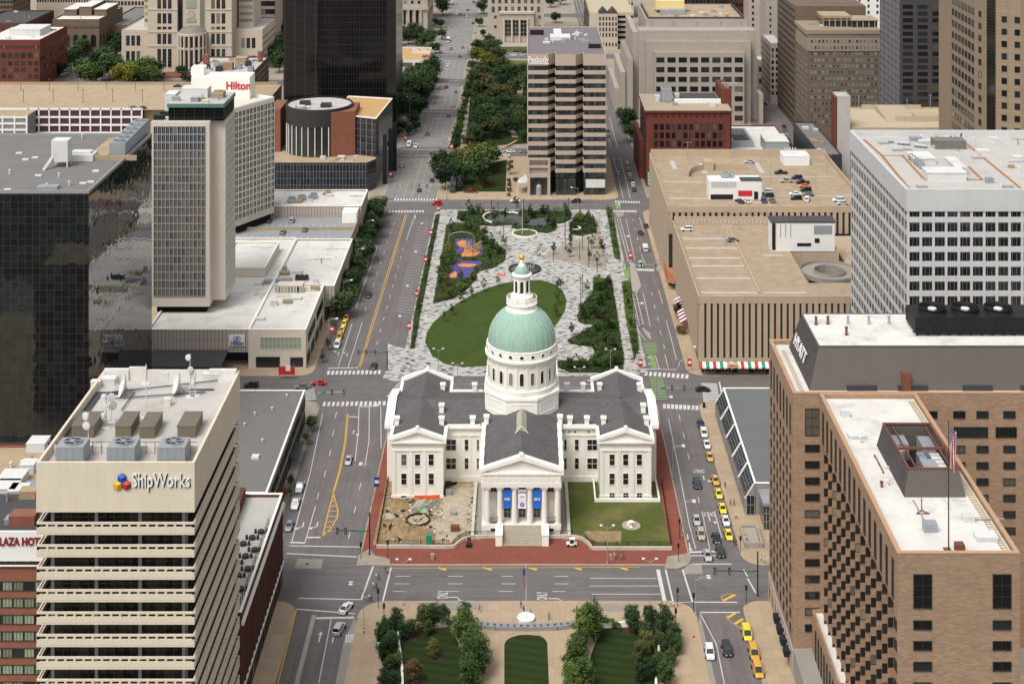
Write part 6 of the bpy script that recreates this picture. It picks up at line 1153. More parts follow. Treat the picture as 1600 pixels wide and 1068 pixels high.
def stepped():
 b=Bld('stepped_building', 'massive stepped grey concrete block with dark square windows behind the red brick block', 'building', (66, 840));wl='grey_concrete'
 def blk(px0, px1, Y, row, z0=0, d=40):x0, x1=XW(px0, Y), XW(px1, Y);z=ZH(row, Y);b.part('wall', MB().prism(rect(x0, x1, Y, Y+d), z0, z-.6).wallring(rect(x0, x1, Y, Y+d), .5, z-.6, z), wl);return x0, x1, z
 x0, x1, z=blk(1023, 1163, 814, 82, d=5.9);b.part('step_roof', MB().box(x0+.51, x1-.51, 814.5, 819.3, z-.6, z-.55), 'roof_tan');b.grid((x0, 814), (x1, 814), [(i+.5)/8 for i in range(8)], [z-4.3-5.5*j for j in range(7)], wmesh(4.6, 2.9, 4, 1, 'frame_dark', 'glass', .12, .12))
 blk(1010, 1173, 820, 65, d=5.9);blk(998, 1182, 826, 48, d=16);x0, x1, z=blk(1009, 1168, 842.01, 30, d=60);rf=b.part('roof', MB().poly([(x0+.5, 842.6, z-.55), (x1-.5, 842.6, z-.55), (x1-.5, 901.5, z-.55), (x0+.5, 901.5, z-.55)]), 'roof_tan')
 for px in(1018, 1052, 1089, 1126, 1158):k=MB();x=XW(px, 842);k.box(x-.25, x+.25, 841.7, 842.0, 47, z-1.2);b.part('rib', k, 'frame_grey')
 k=MB();k.box(x0+1.5, x0+1.9, 846, 898, z-.5, z+1.5);k.box(x1-2, x1-1.5, 846, 898, z-.5, z+1.5);k.box(x0+2, x1-2, 844, 845.2, z-.5, z+.8);b.part('roof_screen', k, 'roof_dark', rf);k=MB();k.box(XW(1022, 880), XW(1066, 880), 868, 882, z+1.5, z+7);b.part('plant_house', k, [plain('straw_panel', (.68, .55, .26), .7, .05)], rf);k=MB();k.box(XW(1028, 880), XW(1066, 880), 862, 867.9, z-.5, z+2.2);b.part('cooling_unit', k, 'metal_grey', rf);clutter(b, x0+4, x1-4, 848, 895, z-.6, 26, rf, 64)
 for i, (dx, zt, y0_)in enumerate(((0, 50, 822), (-3.5, 36, 816), (-7, 26, 826), (-9.5, 14, 838))):xx=XW(998, 826)+dx;b.part('side_step', MB().box(xx-3.0, xx-.01+(0 if i else 0), y0_+8, y0_+70, 0, zt), wl)
 b.part('side_step', MB().box(XW(1182, 826)+.01, XW(1184, 826)+1.5, 816, 870, 0, 17), wl);b.finish()
stepped()
def brown_apts():
 b=Bld('brown_tower', 'tall brown brick building with many small windows and a glazed roof terrace', 'building', (172, 800));x0, x1, Y, z=152, 191, 774, 60.6
 b.part('wall', MB().box(x0, x1, Y, 806, 0, z-4), 'brick_brown');b.part('wall', MB().box(x0-.8, x1, 806.01, 862, 0, z+8), 'brick_brown');b.part('crown', MB().box(x0-.4, x1, Y-.4, 806, z-11.5, z-4.2).box(x0-1.2, x1+.5, Y-1.2, 805.9, z-2, z), [plain('crown_stone', (.28, .22, .155), .85, .1)]);rf=b.part('roof', MB().box(x0+.4, x1, Y+.4, 805.9, z-4, z-.6), 'roof_pale')
 xs=[(i+.5)/18*.94+.03 for i in range(18)];zs=[z-6.2-3.35*j for j in range(14)];K=wmesh(1.25, 1.75, 1, 2, 'frame_grey', 'glass_pale', .1, .1);b.grid((x0, Y-.41), (x1, Y-.41), xs, zs[:2], K, 0);b.grid((x0, Y), (x1, Y), xs, zs[2:], K, 0);b.grid((x0, 806), (x0, Y), [(i+.5)/8 for i in range(8)], zs[2:], K, 2)
 for j in range(17):k=MB();zz=z+5-3.9*j;k.box(x0-1.0, x0-.801, 807, 861, zz-.5, zz+.6);b.part('sill_band', k, 'metal_dark')
 k=MB();k.box(XW(1283, 790), XW(1325, 790), 784, 800, z-.5, z+4.6);k.box(XW(1328, 786), XW(1368, 786), 782, 798, z-.5, z+3.6);b.part('penthouse', k, [curtainwall('penthouse_glass', (.02, .025, .03), (.36, .30, .22), 3.2, 8, .5, .4, .1, .6)], rf);b.part('penthouse_roof', MB().box(XW(1282, 790), XW(1326, 790), 783.6, 800.4, z+4.61, z+6.0).box(XW(1327, 786), XW(1370, 786), 781.6, 798.4, z+3.61, z+4.0), 'roof_tan', rf);clutter(b, x0+3, x0+12, 778, 802, z-.6, 12, rf, 65);b.finish()
 far('white_building', 'white rooftop building with a blue awning behind the brown terrace tower', 1252, 1378, 905, 62, 30, 'sign_white', 'roof_white', 9, 3, 1.3, 2.0, 48, seed=3, clut=12)[0].finish();c=far('pale_tower', 'narrow pale tower with one column of windows behind the stepped grey block', 1170, 1196, 985, 75, 24, 'limestone_grey', 'roof_grey', 2, 16, 1.4, 2, 6)[0];c.finish();far('pale_tower', 'pale blank-walled tower with few windows beside the street canyon', 1197, 1224, 960, 49, 28, 'far_concrete', 'roof_grey', 2, 9, 1.2, 1.8, 10)[0].finish()
 far('small_building', 'small stone building with white roof at the end of the parking row', 1185, 1199, 905, 20, 16, 'limestone_grey', 'roof_white', 2, 2, 2.2, 3, 3)[0].finish();far('corner_building', 'slim grey stone block with a worn flat roof left of the brown tower', 1204, 1224, 868, 37, 34, 'far_concrete', 'roof_pale', 3, 8, 1.4, 2.2, 5, side='L', scol=8)[0].finish()
brown_apts()
def dark_towers():
 b=Bld('dark_tower', 'charcoal office tower with wide dark window bays', 'office building', (215, 750));x0, Y=190.5, 730;x1=XW(1492, Y);b.part('wall', MB().box(x0, x1, Y, 772, 0, 105), [plain('charcoal', (.055, .05, .05), .75, .12)])
 zs=[79.5-3.42*j for j in range(22)];b.grid((x0, Y), (x1, Y), (.14, .41, .68, .93), zs, wmesh(5.2, 2.2, 6, 1, 'metal_dark', glassmat('glass_tower', (.008, .008, .010), (.10, .085, .045), .14).name, .1, .1));
 for i in range(15):k=MB();y_=Y+1.5+i*2.8;k.box(x0-.3, x0-.002, y_, y_+.35, 0, 105);b.part('mullion', k, 'frame_grey')
 for j in range(26):k=MB();z=84-3.42*j;k.box(x0-.15, x0-.003, Y, 772, z, z+.9);b.part('spandrel', k, 'metal_dark')
 b.finish()
 c=Bld('stone_tower', 'brown stone tower with square windows and a dark glazed corner strip at the right edge', 'office building', (215, 620));st=panels('stone_block', (.265, .20, .135), (.18, .13, .09), 2.6, 1.45, .08, .08, .8, .08, .3, False, .10);pts=[(XW(1487, 640), 640), (XW(1523, 604), 604), (XW(1540, 594), 594), (XW(1556, 586), 586), (XW(1596, 582), 582), (240, 582), (240, 660), (XW(1487, 640), 660)]
 c.part('wall', MB().prism(pts, 0, 108), [st]);pd=[(XW(1500, 600), 600), (XW(1536, 566), 566), (XW(1596, 556), 556), (240, 556), (240, 581.9), (XW(1556, 586), 581.9), (XW(1523, 604), 603)];c.part('podium', MB().prism(pd, 0, 44), 'stone_block');K=wmesh(2.1, 2.5, 1, 1, 'metal_dark', 'glass', .1, .14);KS=wmesh(1.9, 2.5, 1, 1, 'metal_dark', 'glass', .1, .14);zs=[96-5.02*j for j in range(12)]
 c.grid(pts[0], pts[1], [(i+.5)/7 for i in range(7)], zs, wmesh(3.4, 2.8, 1, 1, 'metal_dark', 'glass', .1, .14), 1);c.grid(pts[1], pts[2], (.5, ), zs, wmesh(2.6, 2.5, 1, 1, 'metal_dark', 'glass', .1, .14), 0);c.grid(pts[4], pts[5], (.15, .5, .85), zs, K, 2);c.grid(pts[3], pts[4], (.33, .84), zs, K, 0)
 k=MB();a, d=Vector(pts[2]), Vector(pts[3]);k.prism([tuple(a+(d-a)*.12+Vector((-.25, -.5))), tuple(a+(d-a)*.95+Vector((-.25, -.5))), tuple(a+(d-a)*.95+Vector((.5, .6))), tuple(a+(d-a)*.12+Vector((.5, .6)))], 46, 107.9);c.part('glass_strip', k, [curtainwall('strip_glass', (.008, .007, .007), (.10, .08, .055), 1.1, 1.25, .08, .08, .08, .6)])
 c.grid(pd[1], pd[2], (.25, .55, .85), (36, ), wmesh(2.6, 9, 1, 3, 'metal_dark', 'glass', .1));c.finish()
 g=Bld('parking_garage', 'cream parking garage with ramps and a brick stair tower behind the white-framed office', 'parking garage', (195, 690));body(g, [(155, 683), (XW(1484, 700), 683), (XW(1484, 728), 728), (163, 728)], 29, [plain('cream_deck_wall', (.40, .33, .24), .9, .1)]and'cream_deck_wall', [plain('cream_deck', (.45, .375, .26), .95, .12)]and'cream_deck', .8)
 for j in range(7):k=MB();z=24.5-3.6*j;k.box(154.6, 154.99, 684, 727, z, z+1.4);g.part('deck_band', k, 'metal_white');k=MB();k.box(154.8, 154.995, 684, 727, z-2.1, z-.1);g.part('deck_opening', k, 'void')
 g.part('stair_tower', MB().box(148.2, 154.5, 683, 693, 0, 43.5).wallring(rect(148.2, 154.5, 683, 693), .4, 43.502, 44), 'roof_pale');g.part('tower_side', MB().box(147.4, 148.19, 682.9, 693, 0, 43.4), 'brick_red');k=MB();yz(k, [(696, 28.2), (722, 28.2), (722, 31.2)], 176, 190);k.box(190, 202, 699, 706, 28.2, 31);g.part('ramp', k, 'cream_deck_wall');k=MB();k.box(180, 202, 698.5, 698.8, 28.2, 31.0);k.box(170, 200, 726, 726.4, 28.2, 30.5);g.part('ramp_wall', k, 'cream_deck');[g.part('deck_lamp', MB().beam((x, y_, 28.2), (x, y_, 35), .12, 0, 5).box(x-.5, x+.5, y_-.2, y_+.2, 35, 35.3), 'metal_grey')for x, y_ in((168, 724), (190, 715), (205, 727))];g.finish()
 h=Bld('low_building', 'narrow black-fronted building with a cluttered roof between the brick stair tower and the brown tower', 'building', (141, 690));rf=body(h, rect(137, 147.2, 668, 735), 20, 'metal_dark', 'roof_grey', .7);clutter(h, 138.5, 146, 672, 730, 19.3, 14, rf, 66);h.finish()
 q=Bld('brick_building', 'dark red brick corner with a window, cut off by the right edge', 'building', (200, 480));body(q, rect(XW(1586, 500), 195, 500, 530), 58, 'brick_red', 'roof_grey');q.win(wmesh(6, 6, 2, 2), XW(1596, 500), 500, 53, 0);q.finish()
dark_towers()
def beige_court():
 Y=975;b=Bld('beige_courthouse', 'beige classical court building with a domed round entrance bay', 'courthouse', (-225, 990));lm='limestone'
 def blk(px0, px1, Yf, d, ztop, z0=0):x0, x1=XW(px0, Yf), XW(px1, Yf);b.part('wall', MB().prism(rect(x0, x1, Yf, Yf+d), z0, ztop-.5).wallring(rect(x0, x1, Yf, Yf+d), .5, ztop-.5, ztop), lm);return x0, x1
 zl=ZH(47, Y);x0, x1=blk(190, 231, Y, 55, zl);b.part('roof', MB().box(x0+.6, x1, Y+.6, Y+54, zl-.49, zl-.4), 'roof_pale');K1, K2, K3=wmesh(2.5, 6.9, 2, 4, 'frame_grey', 'glass', .07), wmesh(2.5, 12.5, 2, 5, 'frame_grey', 'glass', .07), wmesh(2.5, 1.9, 2, 1, 'frame_grey', 'glass', .07);tri=lambda px, Yf, z, K:[b.win(K, XW(px+d, Yf), Yf, z, 0)for d in(-8.2, 0, 8.2)]
 tri(208, Y, 20.2, K1);tri(208, Y, 6.8, K2)
 for a, c, w in((231, 277, 257), (322, 362, 341)):
  x0, x1=blk(a, c, Y-6, 60, 78)
  for r, K in((91, K2), (61, K1), (29, K1), (7, K1)):tri(w, Y-6, ZH(r, Y-6), K)
  tri(w, Y-6, ZH(44, Y-6), K3);[b.part('string_course', MB().box(x0-.3, x1+.3, Y-6.4, Y-6.002, ZH(r, Y-6), ZH(r-2, Y-6)), 'limestone')for r in(51, 73, 16)]
 x0, x1=blk(277.2, 321.8, Y-3, 56, 78);b.part('glass_bay', MB().box(XW(279, Y), XW(287, Y), Y-3.3, Y-3.003, 22, 77.9).box(XW(314, Y), XW(321, Y), Y-3.3, Y-3.003, 22, 77.9).box(XW(293, Y), XW(308, Y), Y-3.4, Y-3.003, ZH(12, Y), 77.9).box(XW(293, Y), XW(308, Y), Y-3.4, Y-3.003, ZH(34, Y), ZH(28, Y)), 'glass_green');T=Matrix.Translation((XW(300.5, Y), Y-3.05, ZH(21, Y)))@Matrix.Rotation(pi/2, 4, 'X');q=MB();q.disc(0, 0, 2.7, .1, 24);q.lathe(0, 0, [(2.7, 0), (2.7, .25), (2.3, .3), (2.2, .12)], 24);b.part('roundel', MB().add(q, T), 'sign_white'if 0 else'limestone_grey')
 cx, cy, r=XW(299.5, Y-10), Y-8, 9.4;k=MB();k.lathe(cx, cy, [(r, 0), (r, 16.6), (r+.3, 16.8), (r+.3, 18), (r, 18.1), (r, 25.6), (r+.4, 25.8), (r+.4, 27.2), (r, 27.4)], 40, mis=[1, 0, 0, 0, 1, 0, 0, 0]);b.part('entrance_drum', k, [lm, 'glass']);[b.part('column', MB().beam((cx+(r+.1)*cos(a), cy+(r+.1)*sin(a), 0), (cx+(r+.1)*cos(a), cy+(r+.1)*sin(a), 25.7), .75, 0, 10), lm)for a in[pi+(i+.5)*pi/9 for i in range(9)]];k=MB();k.lathe(cx, cy, [(r+.1, 27.3), (r*.8, 29.5), (r*.5, 31), (.01, 31.9)], 32);b.part('dome', k, [plain('dome_lead', (.20, .17, .145), .6, .15)], smooth=True)
 zr=ZH(46, Y+3);x0, x1=blk(362.1, 410, Y+3, 50, zr);b.part('roof', MB().box(x0+.6, x1-.6, Y+3.6, Y+52, zr-.49, zr-.4), 'roof_pale');tri(388, Y+3, 18, K1);tri(388, Y+3, 6, K1);b.grid((x1, Y+3), (x1, Y+53), [(i+.5)/14 for i in range(14)], (21, 16.5, 12, 7.5), wmesh(2.2, 2.0, 2, 1, lm, 'glass', .1), 3)
 for a, c in((225, 238), (373, 396)):
  x0, x1=XW(a, Y+12), XW(c, Y+12);b.part('wall', MB().box(x0, x1, Y+12, Y+40, 20, 70), lm);[b.win(wmesh(x1-x0-.8, 2.4, 3, 1, lm, 'glass_green', .1), (x0+x1)/2, Y+12, 32+4.6*j, 0, 'window_strip')for j in range(4)]
 b.part('forecourt', MB().box(XW(255, 960), XW(300, 960), 948, 967, 0, .5), 'brick_paving');b.finish()
 c, rf, e=far('brick_building', 'dark brown brick block with a plant-covered roof in front of the beige court building', 290, 396, 868, 19.5, 52, 'brick_dark', 'roof_pale', 12, 4, 3.0, 2.4, 3, side='R', scol=12, X=(XW(291, 868), XW(396, 868)))
 for i in range(7):hvac(c, -203+i*4.5+(6 if i>3 else 0), -199.5+i*4.5+(6 if i>3 else 0), 874+(i%3)*8, 878+(i%3)*8, 18.6, 2.6, ('metal_grey', 'metal_dark')[i%2], 1, 'cooling_unit', rf)
 c.part('stair_block', MB().box(-187, -180, 878, 884, 18.6, 23), 'brick_tan', rf);c.part('stair_block', MB().box(-203, -199.5, 900, 904, 18.6, 24), 'brick_orange', rf);c.part('stair_block', MB().box(-169.5, -167, 905, 909, 18.6, 25), 'brick_orange', rf);boxunit(c, -182, -175, 896, 904, 18.6, 4, 'roof_tan', 'lift_house', .2, rf);clutter(c, -200, -168, 872, 915, 18.6, 14, rf, 67);c.finish()
beige_court()
def white_lattice():
 b=Bld('parking_garage', 'long garage with a white lattice front and a broad tan roof deck', 'parking garage', (-290, 780));Y=752;x0, x1, z=XW(45, Y), XW(222, Y), 23.2;wm='sign_white';mr=curtainwall('maroon_screen', (.06, .022, .03), (.13, .06, .07), .55, 30, .12, .02, .7, .3)
 b.part('wall', MB().box(-330, x1, Y, 812, 0, z-1), [mr]);rf=b.part('roof', MB().poly([(-330, Y, z-.98), (x1+45, Y, z-.98), (x1+62, 818, z-.98), (-330, 818, z-.98)]), [panels('tan_deck', (.37, .285, .19), (.30, .235, .165), 17, 16, .25, .2, .95, .22, .2, True, .06)]);b.part('wall', MB().box(x1+.01, x1+62, Y+4, 818, 0, z-1.01), 'roof_tan')
 for i in range(12):k=MB();x=x0+(x1-x0)*i/11;k.box(x-.35, x+.35, Y-.6, Y-.002, 0, z);b.part('pier', k, wm)
 for j in range(6):k=MB();zz=z-.6-4.1*j;k.box(x0, x1, Y-.5, Y-.003, zz-.5, zz+.5);b.part('floor_beam', k, wm)
 xa, Yb=XW(-20, 738), 738;c=Bld('parking_garage', 'nearer white-gridded garage block with grey bays at the left edge', 'parking garage', (-285, 745));xb=XW(42, Yb);c.part('wall', MB().box(-310, xb, Yb, Y-.7, 0, 22), [plain('grey_bay', (.22, .21, .21), .8, .15)])
 for i in range(8):k=MB();x=xb-i*6.2;k.box(x-.4, x+.4, Yb-.5, Yb-.002, 0, 22.6);c.part('pier', k, wm)
 for j in range(7):k=MB();zz=21.5-3.2*j;k.box(-310, xb, Yb-.4, Yb-.003, zz-.45, zz+.45);c.part('floor_beam', k, wm)
 c.part('roof', MB().box(-310, xb, Yb, Y-.7, 22.001, 22.2), 'roof_tan');c.finish();k=MB();k.box(-330, x1+60, 817, 817.6, z-.98, z+.5);b.part('parapet', k, 'roof_tan');k=MB();k.box(-330, x1, Y-.6, Y-.1, z-.9, z+.1);b.part('parapet', k, wm)
 for i in range(22):x=-318+(i%11)*16+(4 if i>10 else 0);y_=770+(i//11)*30;b.part('deck_lamp', MB().beam((x, y_, z-1), (x, y_, z+5.5), .14, 0, 5).box(x-.4, x+.4, y_-.2, y_+.2, z+5.5, z+5.8), 'rust')
 boxunit(b, -178, -170, 806, 814, z-.98, 6.5, 'metal_white', 'lift_house', .2, rf);b.finish()
 lb=Bld('low_building', 'low tan building with dark openings below the white-gridded garage', 'building', (-280, 715));lb.part('wall', MB().box(-300, -236, 695, 722, 0, 6), 'roof_tan');lb.grid((-300, 695), (-236, 695), lin(0, 1, 14), (3, ), wmesh(3, 2.6, 1, 1, 'metal_dark', 'void', .1));lb.finish()
white_lattice()
def top_edge():
 b, rf, (x0, x1, y0, y1, z)=far('brick_warehouse', 'red brick warehouse with arched windows and a white roof', -30, 62, 915, 31, 55, 'brick_red', 'roof_white', 0, 0, clut=8, seed=5, par=.8);K=wmesh(3.0, 2.9, 2, 2, 'brick_red', 'glass_some', .15, .1)
 b.grid((x0, y0), (x1, y0), lin(0, 1, 9), (16, 11.8, 7.6), K);b.grid((x0, y0), (x1, y0), lin(0, 1, 9), (21.2, ), archwin(3.0, 3.6, 'brick_red', 'glass_some'), 0, 'arched_window');b.grid((x0, y0), (x1, y0), lin(0, 1, 9), (2.2, ), archwin(3.0, 4, 'brick_red', 'glass'), 0, 'arched_window');b.grid((x0, y0), (x1, y0), lin(0, 1, 24), (26.3, ), wmesh(.9, 2, 1, 1, 'brick_red', 'glass', .1), 1);b.grid((x1, y0), (x1, y1), lin(0, 1, 9), (24, 18, 11.8, 5), wmesh(2.4, 3, 2, 2, 'brick_red', 'glass', .1), 2);boxunit(b, x1-26, x1-6, y0+18, y0+40, z-.8, 4.2, 'metal_white', 'plant_house', .2, rf);b.finish()
 b, rf, (x0, x1, y0, y1, z)=far('station_building', 'brown stone hall with a row of tall arches and white roof monitors', 82, 155, 1030, 26, 60, 'brick_brown', 'roof_white', 0, 0, clut=6, seed=6, par=.8);b.grid((x0, y0), (x1, y0), lin(.03, .97, 5), (10.5, ), archwin(3.8, 9, 'brick_brown', 'glass'), 0, 'arch_window');b.grid((x0, y0), (x1, y0), lin(0, 1, 26), (20, ), wmesh(.6, 1.4, 1, 1, 'brick_brown', 'glass', .08), 1);b.grid((x1, y0), (x1, y1), lin(0, 1, 8), (10, ), archwin(2.6, 9, 'brick_brown', 'glass'), 2, 'arch_window');[b.part('roof_monitor', MB().box(x0+2+i*11, x0+11+i*11, y0+20, y0+50, z-.8, z+4+(i%2)*2), 'brick_brown', rf)for i in range(3)];[b.part('monitor_roof', MB().box(x0+1.8+i*11, x0+11.2+i*11, y0+19.5, y0+50.5, z+4.01+(i%2)*2, z+4.4+(i%2)*2), 'roof_white', rf)for i in range(3)];b.finish()
 far('low_building', 'long brown wing running back along the far left street', 158, 200, 1060, 17, 90, 'brick_brown', 'roof_grey', 0, 3, side='R', scol=16, ww=2.2, wh=2.6, clut=6, seed=7)[0].finish();far('brick_building', 'dark brick block with a grey roof at the far left edge', -40, 40, 1000, 28, 60, 'brick_dark', 'roof_dark', 10, 4, 1.8, 2.2, side='R', scol=10, clut=6, seed=8)[0].finish()
 far('brown_tower', 'brown tower with rows of square windows at the top left corner', -40, 20, 1120, 62, 40, 'brick_brown', 'roof_grey', 12, 14, 2.0, 2.2, side='R', scol=12)[0].finish();far('tan_building', 'tan stone building with a line of small arches in the far left background', 57, 138, 1190, 31, 46, 'limestone', 'copper', 20, 2, 1.3, 2.4, 12)[0].finish();far('stone_office', 'pale stone office with tall paired windows at the top left', 145, 226, 1230, 52, 40, 'limestone', 'roof_grey', 15, 7, 2.0, 3.4, 5)[0].finish()
 far('grey_block', 'grey concrete block with dark glazing beside the beige court building', 398, 428, 1060, 62, 40, 'far_concrete', 'roof_grey', 4, 8, 5.2, 3.6, 12)[0].finish();far('glass_block', 'slate grey glass block half hidden by the black skyscraper', 428, 452, 1100, 60, 50, 'metal_dark', 'roof_dark', 4, 12, 2.6, 2.4, 6)[0].finish();far('shed_building', 'white-roofed shed left of the beige court building', 204, 226, 1090, 12, 30, 'limestone_grey', 'roof_dark', 3, 1, 2, 2)[0].finish()
 b, rf, (x0, x1, y0, y1, z)=far('city_hall', 'grey stone municipal building with a row of tall columns', 596, 668, 1138, 44, 70, 'limestone_grey', 'roof_grey', 0, 0, side='R');[b.part('column', MB().beam((x, y0-.8, 4), (x, y0-.8, 16.5), 1.0, 0, 10), 'limestone_grey')for x in[x0+2+i*4.9 for i in range(7)]];b.grid((x0, y0), (x1-6, y0), lin(0, 1, 6), (10.5, ), wmesh(3.0, 11, 2, 4, 'frame_dark', 'glass', .12));b.part('entablature', MB().box(x0, x1+.5, y0-1.6, y0-.002, 16.5, 19), 'limestone_grey');b.grid((x0, y0), (x1-4, y0), lin(0, 1, 6), (22.5, 28, 33.5), wmesh(2.2, 2.4, 2, 1, 'frame_dark', 'glass', .12), 1);b.grid((x1, y0), (x1, y1), lin(0, 1, 9), (10.5, 22.5, 28), wmesh(2.2, 3.4, 2, 2, 'frame_dark', 'glass', .12), 2);b.part('cornice', MB().box(x0, x1+.7, y0-.7, y1, 25.6, 26.4), 'limestone_grey');b.finish()
 b, rf, (x0, x1, y0, y1, z)=far('court_tower', 'tall grey stone court tower with three deep entrance bays between columns', 762, 850, 1080, 70, 46, 'limestone_grey', 'roof_grey', 0, 0);b.part('portico', MB().box(XW(781, 1080), XW(834, 1080), 1076, 1079.99, 0, ZH(22, 1076)), 'limestone_grey');b.part('portico_cornice', MB().box(XW(780, 1080), XW(835, 1080), 1075, 1079.99, ZH(22, 1076)+.002, ZH(20, 1076)+.6), 'limestone');[b.win(wmesh(5.4, 12.5, 2, 4, 'limestone_grey', 'glass', .3, .4), XW(px, 1076), 1076, ZH(44, 1076), 0, 'entrance_bay')for px in(794, 806, 818)];[b.part('column', MB().beam((XW(px, 1075), 1075.4, 1.5), (XW(px, 1075), 1075.4, ZH(30, 1075)), .8, 0, 10), 'limestone')for px in(787.5, 800, 812, 824.5)];b.grid((x0, y0), (x1, y0), lin(.04, .96, 8), (ZH(15, 1080), ZH(1, 1080), ZH(-13, 1080)), wmesh(2.4, 4.4, 2, 3, 'limestone_grey', 'glass_some', .14));[b.win(wmesh(2.0, 2.6, 2, 2, 'limestone_grey', 'glass', .12), XW(px, 1080), 1080, ZH(r, 1080), 0)for px in(774, 843)for r in(27, 42)];b.part('forecourt_steps', MB().box(x0, x1, 1064, 1074.9, 0, .6).box(x0+4, x1-4, 1068, 1074.9, .6, 1.2), 'limestone_grey');b.finish()
 b, rf, (x0, x1, y0, y1, z)=far('low_pavilion', 'low white building with an ochre roof and sawtooth skylights among the trees', 596, 667, 955, 10.6, 48, 'sign_white', 'roof_ochre', 0, 0, par=.4);b.grid((x0, y0), (x1, y0), (.55, .88), (7.6, ), wmesh(8.5, 2.6, 4, 1, 'metal_dark', 'glass', .1));[b.part('skylight', (lambda k:(xz(k, [(x, 10.2), (x+6, 10.2), (x, 14)], 982, 986), k)[1])(MB()), 'roof_white', rf)for x in(-78, -72)];b.part('plant_curb', MB().box(-70, -64, 966, 971, 10.2, 11.2), 'brick_orange', rf);b.finish();c=Bld('low_building', 'dark glass wing with a pale curved-edge roof beside the black skyscraper', 'building', (-95, 900));w=[(-112, 838), (-84, 842), (-80, 868), (-80.5, 940), (-84, 948), (-112, 948)];c.part('wall', MB().prism(w, 0, 13.4), [curtainwall('dark_wing_glass', (.012, .013, .015), (.06, .06, .06), 2, 3.4, .12, .3, .1, .6)]);c.part('roof', MB().prism(w, 13.402, 13.8), 'roof_grey');c.finish()
 b, rf, (x0, x1, y0, y1, z)=far('parking_garage', 'tan garage with a twin-gabled stair tower and open decks in the background', 921, 990, 1062, 26, 100, 'limestone', 'cream_deck', 0, 0, cat='parking garage', par=.8);xt0, xt1=XW(935, 1052), XW(965, 1052);b.part('stair_tower', MB().box(xt0, xt1, 1052, 1061.9, 0, 27), 'limestone');[b.part('gable', MB().gable(xt0+i*(xt1-xt0)/2, xt0+(i+1)*(xt1-xt0)/2, 1051.6, 1062, 27.01, 31, 'y'), 'roof_dark')for i in(0, 1)];b.grid((xt0, 1052), (xt1, 1052), lin(0, 1, 6), (23, 19, 15, 11, 4), wmesh(1.1, 2.6, 1, 2, 'frame_dark', 'glass', .1));[b.part('deck_opening', MB().box(xt1+.5, x1-.5, y0-.3, y0-.002, zz, zz+1.7), 'void')for zz in(22, 18.2, 14.4, 10.6, 6.8, 3)];[b.part('deck_opening', MB().box(x0-.3, x0-.002, y0+2, y1-2, zz, zz+1.7), 'void')for zz in(22, 18.2, 14.4, 10.6, 6.8, 3)];b.finish();far('stone_building', 'tan stone building with a colonnade of small windows at the top edge', 915, 990, 1200, 34, 50, 'limestone', 'roof_tan', 16, 5, 1.3, 2.6, 10)[0].finish();far('brown_building', 'brown brick building with dark bays at the top edge', 1068, 1128, 1010, 62, 40, 'brick_brown', 'roof_grey', 10, 10, 2.4, 3, 8)[0].finish();far('maroon_building', 'maroon brick block beside the pale tower at the top edge', 1129, 1168, 1040, 58, 40, 'brick_dark', 'roof_grey', 6, 8, 2, 2.4, 8)[0].finish();far('pale_building', 'pale stone block seen above the brown tower at the top edge', 1224, 1262, 960, 66, 40, 'limestone', 'roof_pale', 6, 6, 1.8, 2.4, 30)[0].finish()
top_edge()
# ================================================================ trees and planting
def leafmat(key, a, b_, c):
 m, t, b, co=base(key, .75, .2)
 ge=nd(t, 'ShaderNodeNewGeometry');oi=nd(t, 'ShaderNodeObjectInfo')
 n=noise(t, co, .55, 2)
 f=ma(t, 'ADD', ma(t, 'MULTIPLY', ge.outputs['Random Per Island'], .55), ma(t, 'ADD', ma(t, 'MULTIPLY', stretch01(t, n, .35, .65), .45), ma(t, 'MULTIPLY', ma(t, 'SUBTRACT', oi.outputs['Random'], .5), .8)))
 r=nd(t, 'ShaderNodeValToRGB');t.links.new(f, r.inputs[0]);e=r.color_ramp.elements
 e[0].position=.1;e[0].color=a+(1, );e[1].position=.95;e[1].color=c+(1, );x=e.new(.55);x.color=b_+(1, )
 t.links.new(r.outputs[0], b.inputs['Base Color']);b.inputs['Subsurface Weight'].default_value=0
 return m
leafmat('leaf_dark', (0.015, 0.033, 0.013), (0.033, 0.062, 0.020), (0.069, 0.110, 0.033));leafmat('leaf_mid', (0.022, 0.048, 0.013), (0.053, 0.095, 0.022), (0.119, 0.169, 0.037));leafmat('leaf_yellow', (0.062, 0.075, 0.013), (0.144, 0.156, 0.022), (0.275, 0.250, 0.031));leafmat('leaf_olive', (0.031, 0.040, 0.013), (0.075, 0.083, 0.025), (0.150, 0.150, 0.044));leafmat('leaf_brown', (0.056, 0.040, 0.015), (0.125, 0.085, 0.031), (0.200, 0.138, 0.044));leafmat('leaf_blue', (0.056, 0.081, 0.081), (0.106, 0.144, 0.144), (0.175, 0.219, 0.219));leafmat('leaf_red', (0.112, 0.025, 0.019), (0.250, 0.062, 0.037), (0.375, 0.125, 0.050))
plain('bark', (.075, .055, .04), .95, .2, 2)
def leafquad(mb, p, s, r):
 a, e=r.uniform(0, 2*pi), r.uniform(-.9, .9);u=Vector((cos(a), sin(a), r.uniform(-.5, .5))).normalized()*s;v=Vector((-sin(a)*cos(e), cos(a)*cos(e), sin(e))).normalized()*s*r.uniform(.55, .9)
 mb.poly([tuple(p-u-v*.4), tuple(p+u*.3-v), tuple(p+u), tuple(p-u*.2+v)])
